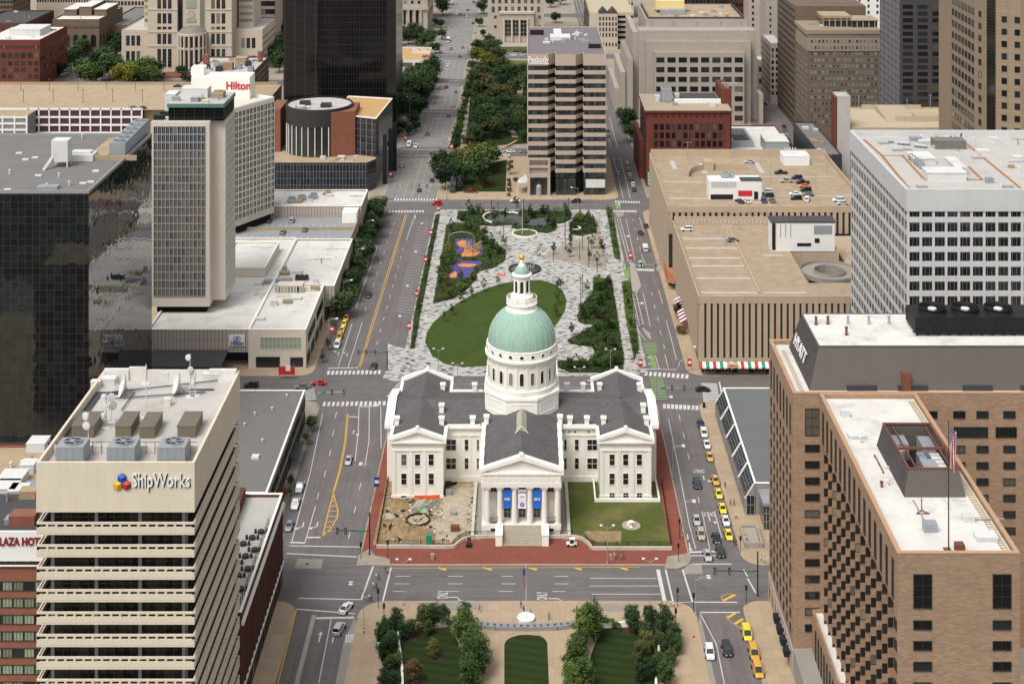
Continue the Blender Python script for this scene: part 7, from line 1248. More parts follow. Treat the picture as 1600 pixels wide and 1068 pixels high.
def crown(h, rx, z0, ncl, nl, s, seed, shape='round'):
 r=random.Random(seed);mb=MB();cz, rz=(z0+h)/2, (h-z0)/2
 for i in range(ncl):
  for _ in range(40):
   d=Vector((r.gauss(0, 1), r.gauss(0, 1), r.gauss(0, 1))).normalized();q=r.random()**.42
   x, y_, z=d.x*q, d.y*q, d.z*q
   if shape=='cone'and hypot(x, y_)>.75*(1-z)*.5+.05:continue
   if shape=='oval'and hypot(x, y_)>1-.35*max(0, z)-.1:continue
   break
  k=r.uniform(.82, 1.12);c=Vector((x*rx*k, y_*rx*k, cz+z*rz*k));cr=rx*r.uniform(.22, .42)*(.6 if shape=='cone'else 1)
  for j in range(nl):
   d=Vector((r.gauss(0, 1), r.gauss(0, 1), r.gauss(0, .75))).normalized()*cr*r.random()**.5;leafquad(mb, c+d, s*r.uniform(.6, 1.25), r)
 return mb
def trunk(h, z0, rad, seed, nb=5, rx=2):
 r=random.Random(seed);mb=MB();top=z0+(h-z0)*.55;mb.beam((0, 0, -.15), (.08, .05, z0+.3), rad, 0, 8, rad*.72);mb.beam((.08, .05, z0+.25), (.12, 0, top), rad*.72, 0, 7, rad*.25)
 for i in range(nb):a=i*2*pi/nb+r.random();z=z0*.9+r.random()*(h-z0)*.25;mb.beam((.08, .04, z), (cos(a)*rx*.7, sin(a)*rx*.7, z+(h-z0)*.35), rad*.42, 0, 6, rad*.1)
 return mb
PROTO={}
def proto(kind, leaf, v):
 k=(kind, leaf, v)
 if k not in PROTO:
  h, rx, z0, ncl, nl, s, rad, shp={'round':(10, 4.6, 2.6, 62, 42, .40, .26, 'round'), 'wide':(9, 5.0, 2.4, 62, 42, .42, .28, 'round'), 'street':(8, 2.9, 2.2, 46, 40, .28, .15, 'oval'), 'young':(5, 1.25, 1.5, 20, 26, .18, .06, 'oval'), 'tall':(10, 1.7, 1.2, 34, 36, .28, .14, 'oval'), 'conifer':(8, 2.6, .5, 60, 34, .24, .16, 'cone'), 'near':(7.6, 2.5, 1.2, 76, 52, .19, .15, 'oval'), 'bush':(2.2, 1.5, .2, 24, 34, .17, .05, 'round')}[kind]
  sd=sum(map(ord, kind))*7+v;PROTO[k]=(crown(h, rx, z0, ncl, nl, s, sd, shp).mesh('crown', [leaf]), trunk(h, z0, rad, sd, 5, rx).mesh('trunk', ['bark']), h)
 return PROTO[k]
ORDN=['nearest', 'second', 'third', 'fourth', 'fifth', 'sixth', 'seventh', 'eighth', 'ninth', 'tenth', 'eleventh', 'twelfth', 'thirteenth', 'fourteenth', 'fifteenth', 'sixteenth', 'seventeenth', 'eighteenth', 'nineteenth', 'twentieth', 'twenty-first', 'twenty-second', 'twenty-third', 'twenty-fourth', 'twenty-fifth', 'twenty-sixth', 'twenty-seventh', 'twenty-eighth', 'twenty-ninth', 'thirtieth', 'thirty-first', 'thirty-second', 'thirty-third', 'thirty-fourth', 'thirty-fifth', 'thirty-sixth']
ADJ={'leaf_dark':'dark green', 'leaf_mid':'mid green', 'leaf_yellow':'yellow-green', 'leaf_olive':'olive green', 'leaf_brown':'browning', 'leaf_blue':'blue-grey', 'leaf_red':'reddish'}
NTREE=0
def grove(kind, leaf, hgt, where, pts, group, cat='tree', key=1, z=.13, jit=.18):
 """pts: trunk feet in photo pixels; an item may carry its own leaf colour or height; ordered from the near end (key 1) or from the left (key 0)"""
 global NTREE
 pts=sorted(pts, key=lambda p:-p[1]if key else p[0]);n=len(pts)
 for i, p in enumerate(pts):
  lf=next((q for q in p[2:]if isinstance(q, str)), leaf);h=next((q for q in p[2:]if not isinstance(q, str)), hgt)*R.uniform(1-jit, 1+jit*.7);NTREE+=1
  cm, tm, h0=proto(kind, lf, NTREE%3);noun={'bush':'bush', 'conifer':'spruce'}.get(kind, 'tree')
  o_=('only'if n==1 else ORDN[i]if i else('nearest'if key else'first'));lab='%s %s %s'%(ADJ[lf], noun, where)+(''if n==1 else', nearest'if key and i==0 else(', %s nearest'%o_ if key else', %s from the left'%o_))
  t=thing({'bush':'bush', 'conifer':'spruce_tree'}.get(kind, 'tree'), lab, cat if noun!='bush'else'bush', P(p[0], p[1], z), group if n>1 else None, R.uniform(0, 6.28));s=h/h0;t.scale=(s*R.uniform(.9, 1.12), s*R.uniform(.9, 1.12), s)
  for nm, me in(('crown', cm), ('trunk', tm)):c=bpy.data.objects.new(nm, me);COL.objects.link(c);c.parent=t
g=grove
g('round', 'leaf_dark', 13, 'in the clump at the plaza corner', [(690, 278), (713, 270, 'leaf_olive'), (735, 262, 'leaf_yellow'), (752, 272, 'leaf_mid'), (696, 296), (748, 292), (722, 288, 'leaf_mid'), (704, 284), (762, 262, 'leaf_mid')], 'clump of trees at the plaza corner')
g('street', 'leaf_dark', 7, 'on the small dark lawn left of the banded tower', [(777, 256), (769, 250)], 'trees on the small lawn');g('tall', 'leaf_olive', 11, 'standing alone on the paved forecourt', [(797, 273)], None);g('conifer', 'leaf_blue', 8, 'by the flower beds at the plaza corner', [(706, 301), (718, 295)], 'spruces by the flower beds', key=0)
g('bush', 'leaf_dark', 1.8, 'in the row of planters on the paved forecourt', [(795, 284), (795, 291), (795, 299), (795, 306), (806, 283)], 'planter bushes on the forecourt')
g('round', 'leaf_dark', 11, 'in the mall garden left of the banded tower', [(731, 231, 'leaf_olive', 8), (766, 217, 'leaf_olive', 13), (742, 222), (791, 198), (814, 204), (780, 188), (752, 198, 'leaf_mid'), (806, 190), (820, 222, 'leaf_mid', 8), (754, 214), (778, 208), (762, 196), (798, 212), (818, 178, 'leaf_mid'), (784, 178), (768, 182), (752, 176, 'leaf_mid'), (795, 172, 'leaf_olive'), (812, 176)], 'trees of the mall garden')
g('street', 'leaf_mid', 7.5, 'in the clipped row by the garden path', [(711, 236), (713, 226), (715, 217), (718, 206), (720, 197), (722, 188), (725, 177), (727, 168), (729, 160), (731, 150), (733, 141), (735, 132), (738, 122)], 'clipped row by the garden path');g('street', 'leaf_mid', 6, 'on the garden side of the path', [(733, 217), (735, 206), (737, 196), (740, 186), (741, 170), (744, 158)], 'trees right of the garden path')
g('round', 'leaf_dark', 12, 'in the upper mall park', [(759, 106, 'leaf_yellow', 13), (745, 100, 'leaf_yellow'), (778, 103, 'leaf_olive'), (769, 112, 'leaf_yellow'), (784, 116, 'leaf_olive'), (779, 130), (803, 130), (793, 128), (756, 88), (747, 88), (772, 86), (764, 74, 9), (759, 140, 'leaf_brown'), (749, 152, 'leaf_mid'), (767, 152), (806, 150), (742, 140, 'leaf_mid'), (784, 166, 'leaf_olive'), (794, 158), (772, 160, 'leaf_olive'), (752, 130, 'leaf_olive'), (764, 96), (738, 110, 'leaf_mid', 8), (822, 140), (816, 118, 'leaf_mid', 8), (790, 142)], 'trees of the upper mall park')
g('round', 'leaf_dark', 8, 'at the kerb near the court tower', [(749, 42), (755, 58, 7)], 'kerb trees near the court tower')
g('round', 'leaf_dark', 13, 'in the wood left of the far avenue', [(612, 66), (629, 64), (646, 60), (657, 66), (672, 72), (680, 84, 10), (606, 62), (638, 70), (620, 72), (664, 76), (652, 72), (690, 62, 9), (677, 104, 9), (668, 100, 9)], 'wood before the municipal building')
g('round', 'leaf_dark', 14, 'in the grove beside the black glass wing', [(646, 130), (666, 130), (640, 144), (657, 148), (674, 140), (638, 158), (657, 162), (644, 176), (654, 186), (668, 154), (648, 156), (632, 166), (630, 178), (676, 128), (664, 142), (640, 190), (646, 198, 9), (630, 206, 'leaf_mid', 7), (640, 212, 7), (650, 206, 7), (622, 214, 'leaf_mid', 6)], 'dark grove by the skyscraper')
g('round', 'leaf_dark', 12, 'at the top of the avenue on its left side', [(690, 14), (698, 8), (684, 10), (692, 24), (688, 44, 7), (680, 40, 7)], 'trees at the top of the avenue');g('round', 'leaf_dark', 11, 'at the top edge right of the avenue', [(756, 10), (762, 4), (752, 22), (868, 36), (860, 12), (876, 8)], 'trees at the top edge')
g('round', 'leaf_dark', 12, 'in the street row by the brick warehouse', [(105, 98), (129, 88), (117, 97), (96, 110), (93, 120), (120, 92), (136, 84), (110, 104)], 'trees by the brick warehouse');g('round', 'leaf_mid', 7, 'in the hedge-like row below the stone arches', [(90, 78), (98, 78), (106, 77), (114, 77), (122, 76), (130, 75), (140, 73)], 'row below the stone arches', key=0)
g('round', 'leaf_dark', 14, 'in the belt beside the beige court building', [(181, 88), (184, 78), (167, 102), (175, 94), (152, 110), (160, 104), (172, 120), (127, 121), (142, 122), (135, 134, 'leaf_mid'), (150, 134, 'leaf_mid'), (160, 126), (180, 124, 'leaf_mid'), (187, 133, 'leaf_yellow'), (210, 128, 'leaf_mid'), (226, 122, 'leaf_mid'), (233, 132, 'leaf_mid'), (203, 134, 'leaf_yellow'), (240, 126, 'leaf_mid'), (218, 134, 'leaf_mid'), (196, 126, 'leaf_mid'), (246, 134, 10), (284, 122, 8), (290, 130, 8)], 'belt by the beige court building')
g('round', 'leaf_dark', 13, 'in the gap beside the black skyscraper', [(428, 86), (435, 96), (431, 106), (439, 76), (437, 114), (424, 98), (442, 90), (422, 148, 7), (440, 62)], 'gap beside the skyscraper')
g('wide', 'leaf_dark', 9, 'in the leafy row along the white-roofed podium', [(589, 338, 8), (578, 356), (583, 372), (571, 382), (564, 394), (560, 402), (556, 414), (556, 430, 8), (549, 452), (536, 471), (526, 494), (536, 496), (574, 366), (567, 408), (550, 424), (544, 462), (584, 348)], 'leafy row along the podium')
g('young', 'leaf_mid', 4.8, 'on the pavement by the taxi rank', [(512.5, 547), (504, 566), (522, 523), (546, 480)], 'young trees by the taxi rank');g('street', 'leaf_dark', 5.6, 'on the pavement beside the grey-roofed building', [(486, 673), (479, 694, 'leaf_mid', 3.4), (455, 760, 'leaf_mid', 4), (442, 785, 'leaf_red', 4.5), (452, 775, 'leaf_olive', 3)], 'street trees by the grey-roofed building')
g('street', 'leaf_dark', 6.5, 'on the pavement beside the finned garage', [(1061, 497)], None);g('bush', 'leaf_brown', 2.6, 'on the pavement beside the finned garage', [(1065, 521)], None);g('round', 'leaf_dark', 12, 'on the pavement left of the red brick block', [(980, 206), (985, 222, 9), (976, 196)], 'trees left of the red brick block');g('round', 'leaf_dark', 11, 'squeezed between pale blocks at the end of the street canyon', [(1206, 84)], None)
z7=lambda L:[tuple(Z7([p[:2]])[0])+tuple(p[2:])for p in L]
g('young', 'leaf_mid', 6.5, 'in the top planting bed of the plaza', z7([(465, 150), (500, 170, 'leaf_yellow'), (780, 120), (900, 160), (1190, 140, 7), (690, 200), (600, 215), (1040, 150), (390, 140)]), 'young trees of the top bed', key=0);g('young', 'leaf_mid', 6, 'on the sand paving of the plaza', z7([(1380, 190, 'leaf_brown'), (1310, 210, 'leaf_yellow'), (1235, 430), (1095, 470, 'leaf_olive'), (1410, 420), (1490, 420, 'leaf_brown'), (1455, 560), (1500, 490), (1225, 490), (1440, 300), (1390, 520)]), 'young trees of the sand paving')
g('young', 'leaf_mid', 6, 'in the playground bed', z7([(240, 290), (570, 430, 7), (680, 440, 'leaf_yellow'), (210, 470, 'leaf_yellow'), (400, 290), (450, 300), (490, 350), (620, 450), (180, 620), (200, 740, 'leaf_brown'), (320, 720), (150, 780), (240, 560), (560, 560), (140, 700)]), 'young trees of the playground bed');g('young', 'leaf_mid', 4.6, 'along the edge of the oval lawn', z7([(630, 740), (510, 775), (410, 825), (320, 870), (245, 975), (180, 1030), (1125, 790), (1120, 890), (1110, 985), (1150, 760)]), 'young trees round the oval lawn')
g('young', 'leaf_mid', 6, 'in the large bed right of the dome', [(918, 458), (893, 525, 'leaf_dark'), (935, 448), (945, 460), (940, 480), (950, 500), (948, 520, 'leaf_olive'), (955, 545), (940, 560), (920, 485), (930, 500), (958, 570), (900, 577), (908, 500)], 'young trees of the large bed');g('young', 'leaf_mid', 4.2, 'in the planting strip left of the plaza', [(683, 350), (679, 372), (674, 395), (670, 416), (665, 440), (660, 466), (655, 490), (651, 515), (646, 540)], 'young trees of the left strip');g('young', 'leaf_mid', 4.5, 'in the planting strip beside the cycle lane', [(951, 340), (955, 362), (960, 388), (977, 460), (981, 485), (985, 510), (990, 538), (993, 560)], 'young trees of the right strip')
g('near', 'leaf_mid', 7.8, 'in the left diagonal row of the square', [(724, 990), (730, 1012), (738, 1034), (740, 1062), (734, 1088), (746, 1050), (722, 1004)], 'left diagonal row of the square');g('near', 'leaf_mid', 7.8, 'in the right diagonal row of the square', [(922, 990), (912, 1008), (904, 1032), (898, 1056), (912, 1078), (928, 1000), (892, 1084)], 'right diagonal row of the square')
g('near', 'leaf_dark', 6, 'in the left corner grove of the square', [(620, 986), (598, 1004), (612, 1018), (604, 994, 5), (662, 984), (678, 978), (643, 994, 5), (610, 1050, 'leaf_dark', 4.5), (622, 1040, 'leaf_olive', 3.6), (602, 1032, 4.5), (630, 1000, 4), (692, 976, 5), (600, 1084, 5), (616, 1072, 4), (668, 992, 4)], 'left corner grove of the square');g('near', 'leaf_dark', 6, 'in the right corner grove of the square', [(991, 990), (1016, 984), (1039, 992), (1053, 1008), (1042, 1024, 5), (1006, 1000, 5), (1002, 1040, 'leaf_olive'), (1019, 1060, 'leaf_dark', 5), (1010, 1022, 'leaf_olive', 5), (1040, 1070, 5), (1048, 1040, 4), (1030, 1010, 'leaf_olive', 4), (986, 978, 5), (1056, 1022, 4.5), (1000, 1066, 5), (1028, 1046, 4)], 'right corner grove of the square')
g('near', 'leaf_olive', 4.8, 'standing on the left lawn of the square', [(676, 1028)], None);g('near', 'leaf_brown', 5, 'on a mulch ring of the left lawn', [(646, 1068, 'leaf_brown')], None);g('bush', 'leaf_mid', 1.5, 'beside the grey plaque wall', [(955, 978), (963, 980), (702, 978), (946, 976)], 'bushes beside the plaque wall', key=0)
g('street', 'leaf_mid', 4.6, 'rising from the shrubs of the playground bed', z7([(520, 390, 5.5), (580, 420), (640, 470), (560, 470), (450, 250), (360, 270), (170, 560, 'leaf_olive'), (330, 800), (420, 690), (230, 840, 'leaf_olive'), (520, 320)]), 'small trees of the playground bed');g('street', 'leaf_mid', 4.4, 'rising from the shrubs of the large bed', [(936, 455, 5.5), (948, 470), (934, 478), (925, 492), (914, 500), (940, 500, 'leaf_olive'), (955, 515), (932, 520), (944, 535), (958, 550, 'leaf_olive'), (962, 572), (948, 576), (930, 574), (910, 576), (890, 578), (950, 446)], 'small trees of the large bed');g('street', 'leaf_dark', 4.4, 'rising from the shrubs of the top bed', z7([(330, 190), (420, 140), (890, 150), (920, 170), (1200, 150), (1050, 230), (1090, 250), (860, 240), (1000, 140)]), 'small trees of the top bed')
def inpoly(x, y_, q):
 c=False
 for i in range(len(q)):
  (x0, y0), (x1, y1)=q[i-1], q[i]
  if(y0>y_)!=(y1>y_)and x<(x1-x0)*(y_-y0)/(y1-y0)+x0:c=not c
 return c
def bed(px, name, n, hmax, leaf, seed, s=.22, hole=None, z=.17):
 """ground cover nobody could count: leaf sprays of uneven height over a planting bed"""
 q=G(px);hs_=[G(h)for h in(hole or[])];r=random.Random(seed);xs, ys=[a for a, _ in q], [a for _, a in q];mb=MB();k=0;hills=[(r.uniform(min(xs), max(xs)), r.uniform(min(ys), max(ys)), r.uniform(1.2, 4), r.uniform(.4, 1))for _ in range(max(6, n//160))]
 while k<n:
  x, y_=r.uniform(min(xs), max(xs)), r.uniform(min(ys), max(ys))
  if not inpoly(x, y_, q)or any(inpoly(x, y_, h)for h in hs_):continue
  h=.25+hmax*max([a[3]*max(0, 1-((x-a[0])**2+(y_-a[1])**2)/a[2]**2)for a in hills]+[.12]);k+=1
  for _ in range(3):leafquad(mb, Vector((x+r.uniform(-.3, .3), y_+r.uniform(-.3, .3), z+r.uniform(.1, h))), s*r.uniform(.6, 1.3), r)
 mb.build(name, leaf, None, (q[0][0], q[0][1], z), kind='stuff')
bed(BED_PLAY, 'ground_cover', 5200, 2.0, 'leaf_mid', 1, .26, [RUB]);bed(BED_PLAY, 'ground_cover', 1200, 2.4, 'leaf_olive', 2, .26, [RUB]);bed(BED_TOP, 'ground_cover', 5200, 1.8, 'leaf_dark', 3, .28, [GRY]);bed(BED_SMALL, 'ground_cover', 1800, 2.2, 'leaf_mid', 4, .26);bed(BED_BIG, 'ground_cover', 9500, 2.2, 'leaf_mid', 5, .24);bed(BED_BIG, 'ground_cover', 1600, 2.6, 'leaf_olive', 6, .24);bed(BED_L, 'ground_cover', 2200, 1.2, 'leaf_mid', 7, .2);bed(BED_R1, 'ground_cover', 1500, 1.6, 'leaf_mid', 8, .22);bed(BED_R2, 'ground_cover', 2800, 1.6, 'leaf_mid', 9, .22)
bed([(740, 292), (752, 296), (758, 286), (744, 283)], 'flowers', 160, .7, 'leaf_yellow', 10, .25, z=.14);bed([(725, 302), (748, 303), (744, 295), (732, 296)], 'flowers', 200, .6, 'leaf_red', 11, .22, z=.14);bed([(732, 290), (764, 292), (764, 280), (738, 280)], 'ground_cover', 260, .7, 'leaf_mid', 12, .25, z=.14);bed([(756, 292), (768, 292), (766, 285), (758, 286)], 'flowers', 90, .5, 'leaf_red', 13, .22, z=.14);bed([(712, 236), (708, 232), (737, 116), (742, 116)], 'ground_cover', 1500, 1.6, 'leaf_mid', 14, .3, z=.14);bed([(735, 226), (745, 226), (760, 130), (742, 128)], 'ground_cover', 1500, 1.3, 'leaf_olive', 15, .3, z=.14)
bed([(588, 1012), (592, 985), (616, 975), (634, 985), (624, 1010), (626, 1068), (600, 1068), (598, 1040)], 'ground_cover', 2600, 1.6, 'leaf_dark', 16, .17, z=.14);bed([(1024, 1012), (1016, 985), (1036, 975), (1060, 988), (1064, 1012), (1050, 1040), (1046, 1068), (1026, 1068)], 'ground_cover', 2600, 1.6, 'leaf_dark', 17, .17, z=.14)
# ================================================================ vehicles
for k_, c_ in dict(white=(.75, .75, .73), silver=(.42, .43, .44), grey=(.16, .165, .17), dark=(.018, .019, .022), navy=(.02, .03, .07), red=(.48, .02, .02), maroon=(.16, .015, .02), yellow=(.80, .60, .02), gold=(.62, .33, .04), green=(.25, .5, .05), beige=(.42, .36, .27), orange=(.65, .16, .02), teal=(.18, .25, .28)).items():
 m_=bpy.data.materials.new('paint_'+k_);m_.use_nodes=True;b_=m_.node_tree.nodes['Principled BSDF'];b_.inputs['Base Color'].default_value=c_+(1, );b_.inputs['Roughness'].default_value=.32;b_.inputs['Coat Weight'].default_value=.5;b_.inputs['Coat Roughness'].default_value=.12;MATS['paint_'+k_]=m_
plain('car_glass', (.010, .012, .014), .08, .05, spec=.7);plain('tyre', (.012, .012, .012), .9, .1);plain('lamp_clear', (.7, .7, .68), .2, .05, spec=.6);plain('lamp_red', (.35, .01, .01), .3, .05)
def loft(mb, st, mi=0):
 n=len(mb.v)
 for y_, w, zb, zt in st:
  zm=(zb+zt)/2;mb.v+=[(-w*.95, y_, zb), (-w, y_, zm), (-w*.94, y_, zt-.06), (-w*.80, y_, zt), (w*.80, y_, zt), (w*.94, y_, zt-.06), (w, y_, zm), (w*.95, y_, zb)]
 for i in range(len(st)-1):
  for j in range(8):a=n+i*8+j;b2=n+i*8+(j+1)%8;mb.f.append((a, b2, b2+8, a+8));mb.m.append(mi)
 mb.f+=[tuple(n+j for j in range(7, -1, -1)), tuple(n+(len(st)-1)*8+j for j in range(8))];mb.m+=[mi, mi]
SPEC={'sedan':([(-2.38, .78, .34, .74), (-2.25, .86, .26, .93), (-1.5, .9, .24, .98), (0, .9, .24, .95), (1.05, .9, .24, .93), (1.95, .87, .24, .80), (2.3, .78, .28, .68), (2.4, .70, .36, .58)], (-1.75, 1.1, -1.0, .3, .93, 1.42, .80, .62), 1.42, 4.7), 'suv':([(-2.3, .86, .36, 1.0), (-2.2, .92, .3, 1.08), (0, .95, .28, 1.06), (1.1, .95, .28, 1.04), (2.0, .92, .3, .98), (2.28, .84, .36, .82)], (-2.18, 1.15, -1.95, .45, 1.04, 1.72, .86, .74), 1.4, 4.6), 'minivan':([(-2.5, .88, .34, 1.0), (-2.4, .95, .28, 1.1), (0, .98, .26, 1.08), (1.5, .98, .26, 1.02), (2.25, .92, .28, .86), (2.5, .8, .36, .68)], (-2.4, 1.65, -2.2, .8, 1.06, 1.78, .88, .78), 1.5, 4.9), 'van':([(-2.9, 1.0, .34, 1.2), (0, 1.02, .3, 1.2), (2.0, 1.02, .3, 1.15), (2.6, .98, .34, 1.05), (2.85, .88, .4, .85)], (-2.88, 2.2, -2.84, 1.3, 1.14, 2.35, .98, .9), 1.75, 5.7), 'pickup_truck':([(-2.8, .9, .4, .95), (-2.7, .96, .34, 1.05), (0, .97, .32, 1.05), (1.3, .97, .32, 1.05), (2.5, .95, .34, 1.0), (2.8, .86, .4, .8)], (-.75, 1.35, -.55, .6, 1.03, 1.78, .86, .74), 1.75, 5.6), 'bus':([(-5, 1.2, .35, 1.5), (4.7, 1.2, .35, 1.5), (5, 1.1, .4, 1.4)], (-4.95, 4.9, -4.9, 4.6, 1.44, 2.95, 1.19, 1.12), 3.2, 10)}
VP={}
def vparts(kind):
 if kind in VP:return VP[kind]
 st, (rb, fb, rt, ft, zb, zr, wb, wt), ax, L=SPEC[kind];body_=MB();loft(body_, st)
 B=[(-wb, rb, zb), (wb, rb, zb), (wb, fb, zb), (-wb, fb, zb)];T=[(-wt, rt, zr), (wt, rt, zr), (wt, ft, zr), (-wt, ft, zr)];gl=MB()
 for i in range(4):j=(i+1)%4;gl.poly([B[i], B[j], T[j], T[i]]);body_.beam(B[i], T[i], .07, 0, 5)
 body_.poly([(-wt, rt, zr+.005), (wt, rt, zr+.005), (wt, ft, zr+.005), (-wt, ft, zr+.005)]);body_.poly([(-wt*.8, rt+.15, zr+.05), (wt*.8, rt+.15, zr+.05), (wt*.8, ft-.15, zr+.05), (-wt*.8, ft-.15, zr+.05)]);n=len(body_.v)-8
 for i in range(4):j=(i+1)%4;body_.f.append((n+i, n+j, n+4+j, n+4+i));body_.m.append(0)
 for s in(-1, 1):
  for q in([.1]if kind in('sedan', 'pickup_truck')else[-.9, .1]if kind!='bus'else[-3.6, -2.4, -1.2, 0, 1.2, 2.4, 3.6]):body_.beam((s*(wb-.01), q, zb), (s*(wt-.0), q, zr), .06, 0, 4)
  body_.box(s*wb+(0 if s>0 else-.16), s*wb+(.16 if s>0 else 0), fb-.45, fb-.3, zb-.02, zb+.14)
 if kind=='van':body_.box(-.99, .99, -2.86, .6, 1.2, 2.36)
 if kind=='pickup_truck':gl.poly([(-.78, -2.6, 1.07), (.78, -2.6, 1.07), (.78, -.9, 1.07), (-.78, -.9, 1.07)])
 wh=MB();q=MB();q.lathe(0, 0, [(.0, .02), (.2, .02), (.2, .0), (.33, .0), (.33, .2), (0, .2)], 14, mis=[1, 1, 0, 0, 0]);wh.add(q, Matrix.Rotation(-pi/2, 4, 'Y'));r_=1.35 if kind in('bus', 'van')else 1.0;wx=max(s[1]for s in st)
 ls=[MB(), MB()];yf, yr=st[-1][0], st[0][0]
 for i, (y_, m)in enumerate(((yf, 0), (yr, 1))):
  w=(st[-1]if i==0 else st[0])[1];d=.05 if i==0 else-.05;ls[i].box(.0, .36, min(y_-d*2.2, y_+d), max(y_-d*2.2, y_+d), .56 if i==0 else.66, .70 if i==0 else.9)
 VP[kind]=(body_, gl, wh, ls, ax, wx, r_, st, {});return VP[kind]
for k_ in SPEC:
 v=vparts(k_);d=v[8];mk=lambda mb, nm, mats:mb.mesh(nm, mats)
 d['body']=mk(v[0], 'body', ['paint_white']);d['windows']=mk(v[1], 'windows', ['car_glass']);d['wheel']=mk(v[2], 'wheel', ['tyre', 'metal_grey']);d['headlight']=mk(v[3][0], 'headlight', ['lamp_clear']);d['taillight']=mk(v[3][1], 'taillight', ['lamp_red'])
 W=MB();W.add(v[0])
 one=MB();one.add(v[0]);
 for src, mi in((v[1], 1), ):n0=len(one.m);one.add(src);one.m[n0:]=[mi]*(len(one.m)-n0)
 for sx in(-1, 1):
  for sy in(-1, 1):n0=len(one.m);one.add(v[2], Matrix.Translation((sx*v[5], sy*v[4], .33*v[6]))@Matrix.Rotation(0 if sx<0 else pi, 4, 'Z')@Matrix.Scale(v[6], 4));one.m[n0:]=[2]*(len(one.m)-n0)
 for i, mi in((0, 3), (1, 4)):
  w=v[7][-1 if i==0 else 0][1]
  for sx in(-1, 1):n0=len(one.m);one.add(v[3][i], Matrix.Translation((sx*w*.55-.18, 0, 0)));one.m[n0:]=[mi]*(len(one.m)-n0)
 d['one']=mk(one, 'vehicle', ['paint_white', 'car_glass', 'tyre', 'lamp_clear', 'lamp_red'])
TS=MB().box(-.28, .28, -.45, -.2, 1.47, 1.66).mesh('roof_sign', ['sign_white'])
def paint(o, col):
 o.material_slots[0].link='OBJECT';o.material_slots[0].material=MATS['paint_'+col]
def car(kind, col, px, py, rz, label, group, z=0.0, fine=True, taxi=False):
 v=vparts(kind);d=v[8];x, y_, _=P(px, py, z+.7);s=R.uniform(.97, 1.03);rz+=R.uniform(-.03, .03);nm='taxi'if taxi else kind
 def put(me, name, par, loc=(0, 0, 0), r=0.0, sc=1.0):
  o=bpy.data.objects.new(name, me);COL.objects.link(o);o.parent=par;o.location=loc;o.rotation_euler=(0, 0, r);o.scale=(sc, )*3;return o
 if not fine:
  o=bpy.data.objects.new(nm, d['one']);COL.objects.link(o);o.location=(x, y_, z+.012);o.rotation_euler=(0, 0, rz);paint(o, col);o['label']=label;o['category']='car'if kind not in('bus', 'van')else kind;o['group']=group;return
 t=thing(nm, label, 'taxi'if taxi else{'pickup_truck':'pickup truck', 'bus':'bus', 'van':'van'}.get(kind, 'car'), (x, y_, z+.012), group, rz);paint(put(d['body'], 'body', t), col);put(d['windows'], 'windows', t)
 for sx in(-1, 1):
  for sy in(-1, 1):put(d['wheel'], 'wheel', t, (sx*v[5], sy*v[4], .33*v[6]), 0 if sx<0 else pi, v[6])
  for i, q in((0, 'headlight'), (1, 'taillight')):w=v[7][-1 if i==0 else 0][1];put(d[q], q, t, (sx*w*.55-.18, 0, 0))
 if taxi:put(TS, 'roof_sign', t)
CN={'dark':'black', 'teal':'grey-blue'}
def fleet(where, group, items, z=0.0, fine=True, key=1):
 """items: kind, colour, px, py, heading (0 away, pi towards us), numbered from the near end (key 1) or the left (key 0)"""
 items=sorted(items, key=lambda q:-q[3]if key else q[2]);cnt={}
 for it in items:cnt[(it[0], it[1])]=cnt.get((it[0], it[1]), 0)+1
 for i, it in enumerate(items):
  taxi=len(it)>5;w='taxi'if taxi else{'pickup_truck':'pickup', 'suv':'sport utility'}.get(it[0], it[0]);suf=''if len(items)==1 else(', nearest'if i==0 else', %s nearest'%ORDN[i])if key else', %s from the left'%(ORDN[i]if i else'first')
  car(it[0], it[1], it[2], it[3], it[4], '%s %s %s%s'%(CN.get(it[1], it[1]), w, where, suf), group, z, fine, taxi)
S, U, V, N, K, B_='sedan', 'suv', 'minivan', 'van', 'pickup_truck', 'bus';H2=pi/2
fleet('at the rank beside the white podium', 'taxis at the podium rank', [(S, 'gold', 541, 496, pi, 1), (S, 'yellow', 537.5, 505, pi, 1), (S, 'yellow', 534.5, 514.5, pi, 1), (V, 'gold', 530.5, 525, pi, 1), (V, 'white', 527, 537.5, pi), (V, 'yellow', 554.7, 458, pi, 1)])
fleet('on the avenue left of the plaza', 'cars on the avenue left of the plaza', [(S, 'dark', 576, 460, pi), (S, 'dark', 584, 571, pi), (S, 'white', 572, 412, pi)]);fleet('on the avenue left of the courthouse', 'cars left of the courthouse', [(S, 'silver', 544.5, 718, pi), (K, 'silver', 468.5, 760, pi), (K, 'white', 461.5, 786, pi), (S, 'teal', 452, 820, pi)]);fleet('on the street at the bottom left', 'cars at the bottom left', [(S, 'white', 540.5, 948, -.35), (U, 'silver', 529.5, 981, -.2)])
fleet('on the cross street left of the courthouse', 'cars on the left crossing', [(S, 'red', 498, 597, H2), (S, 'grey', 472.5, 603, H2), (U, 'dark', 393, 601, H2)], key=0);fleet('on the cross street behind the courthouse', 'cars behind the courthouse', [(S, 'dark', 697, 590, H2), (S, 'silver', 919, 598, H2)], key=0);fleet('on the right cross street', 'cars on the right crossing', [(S, 'dark', 1098, 607, -H2), (U, 'dark', 1133, 622, H2), (S, 'silver', 1146, 614, H2), (V, 'silver', 1169, 623, H2), (U, 'maroon', 1197, 623, H2)], key=0)
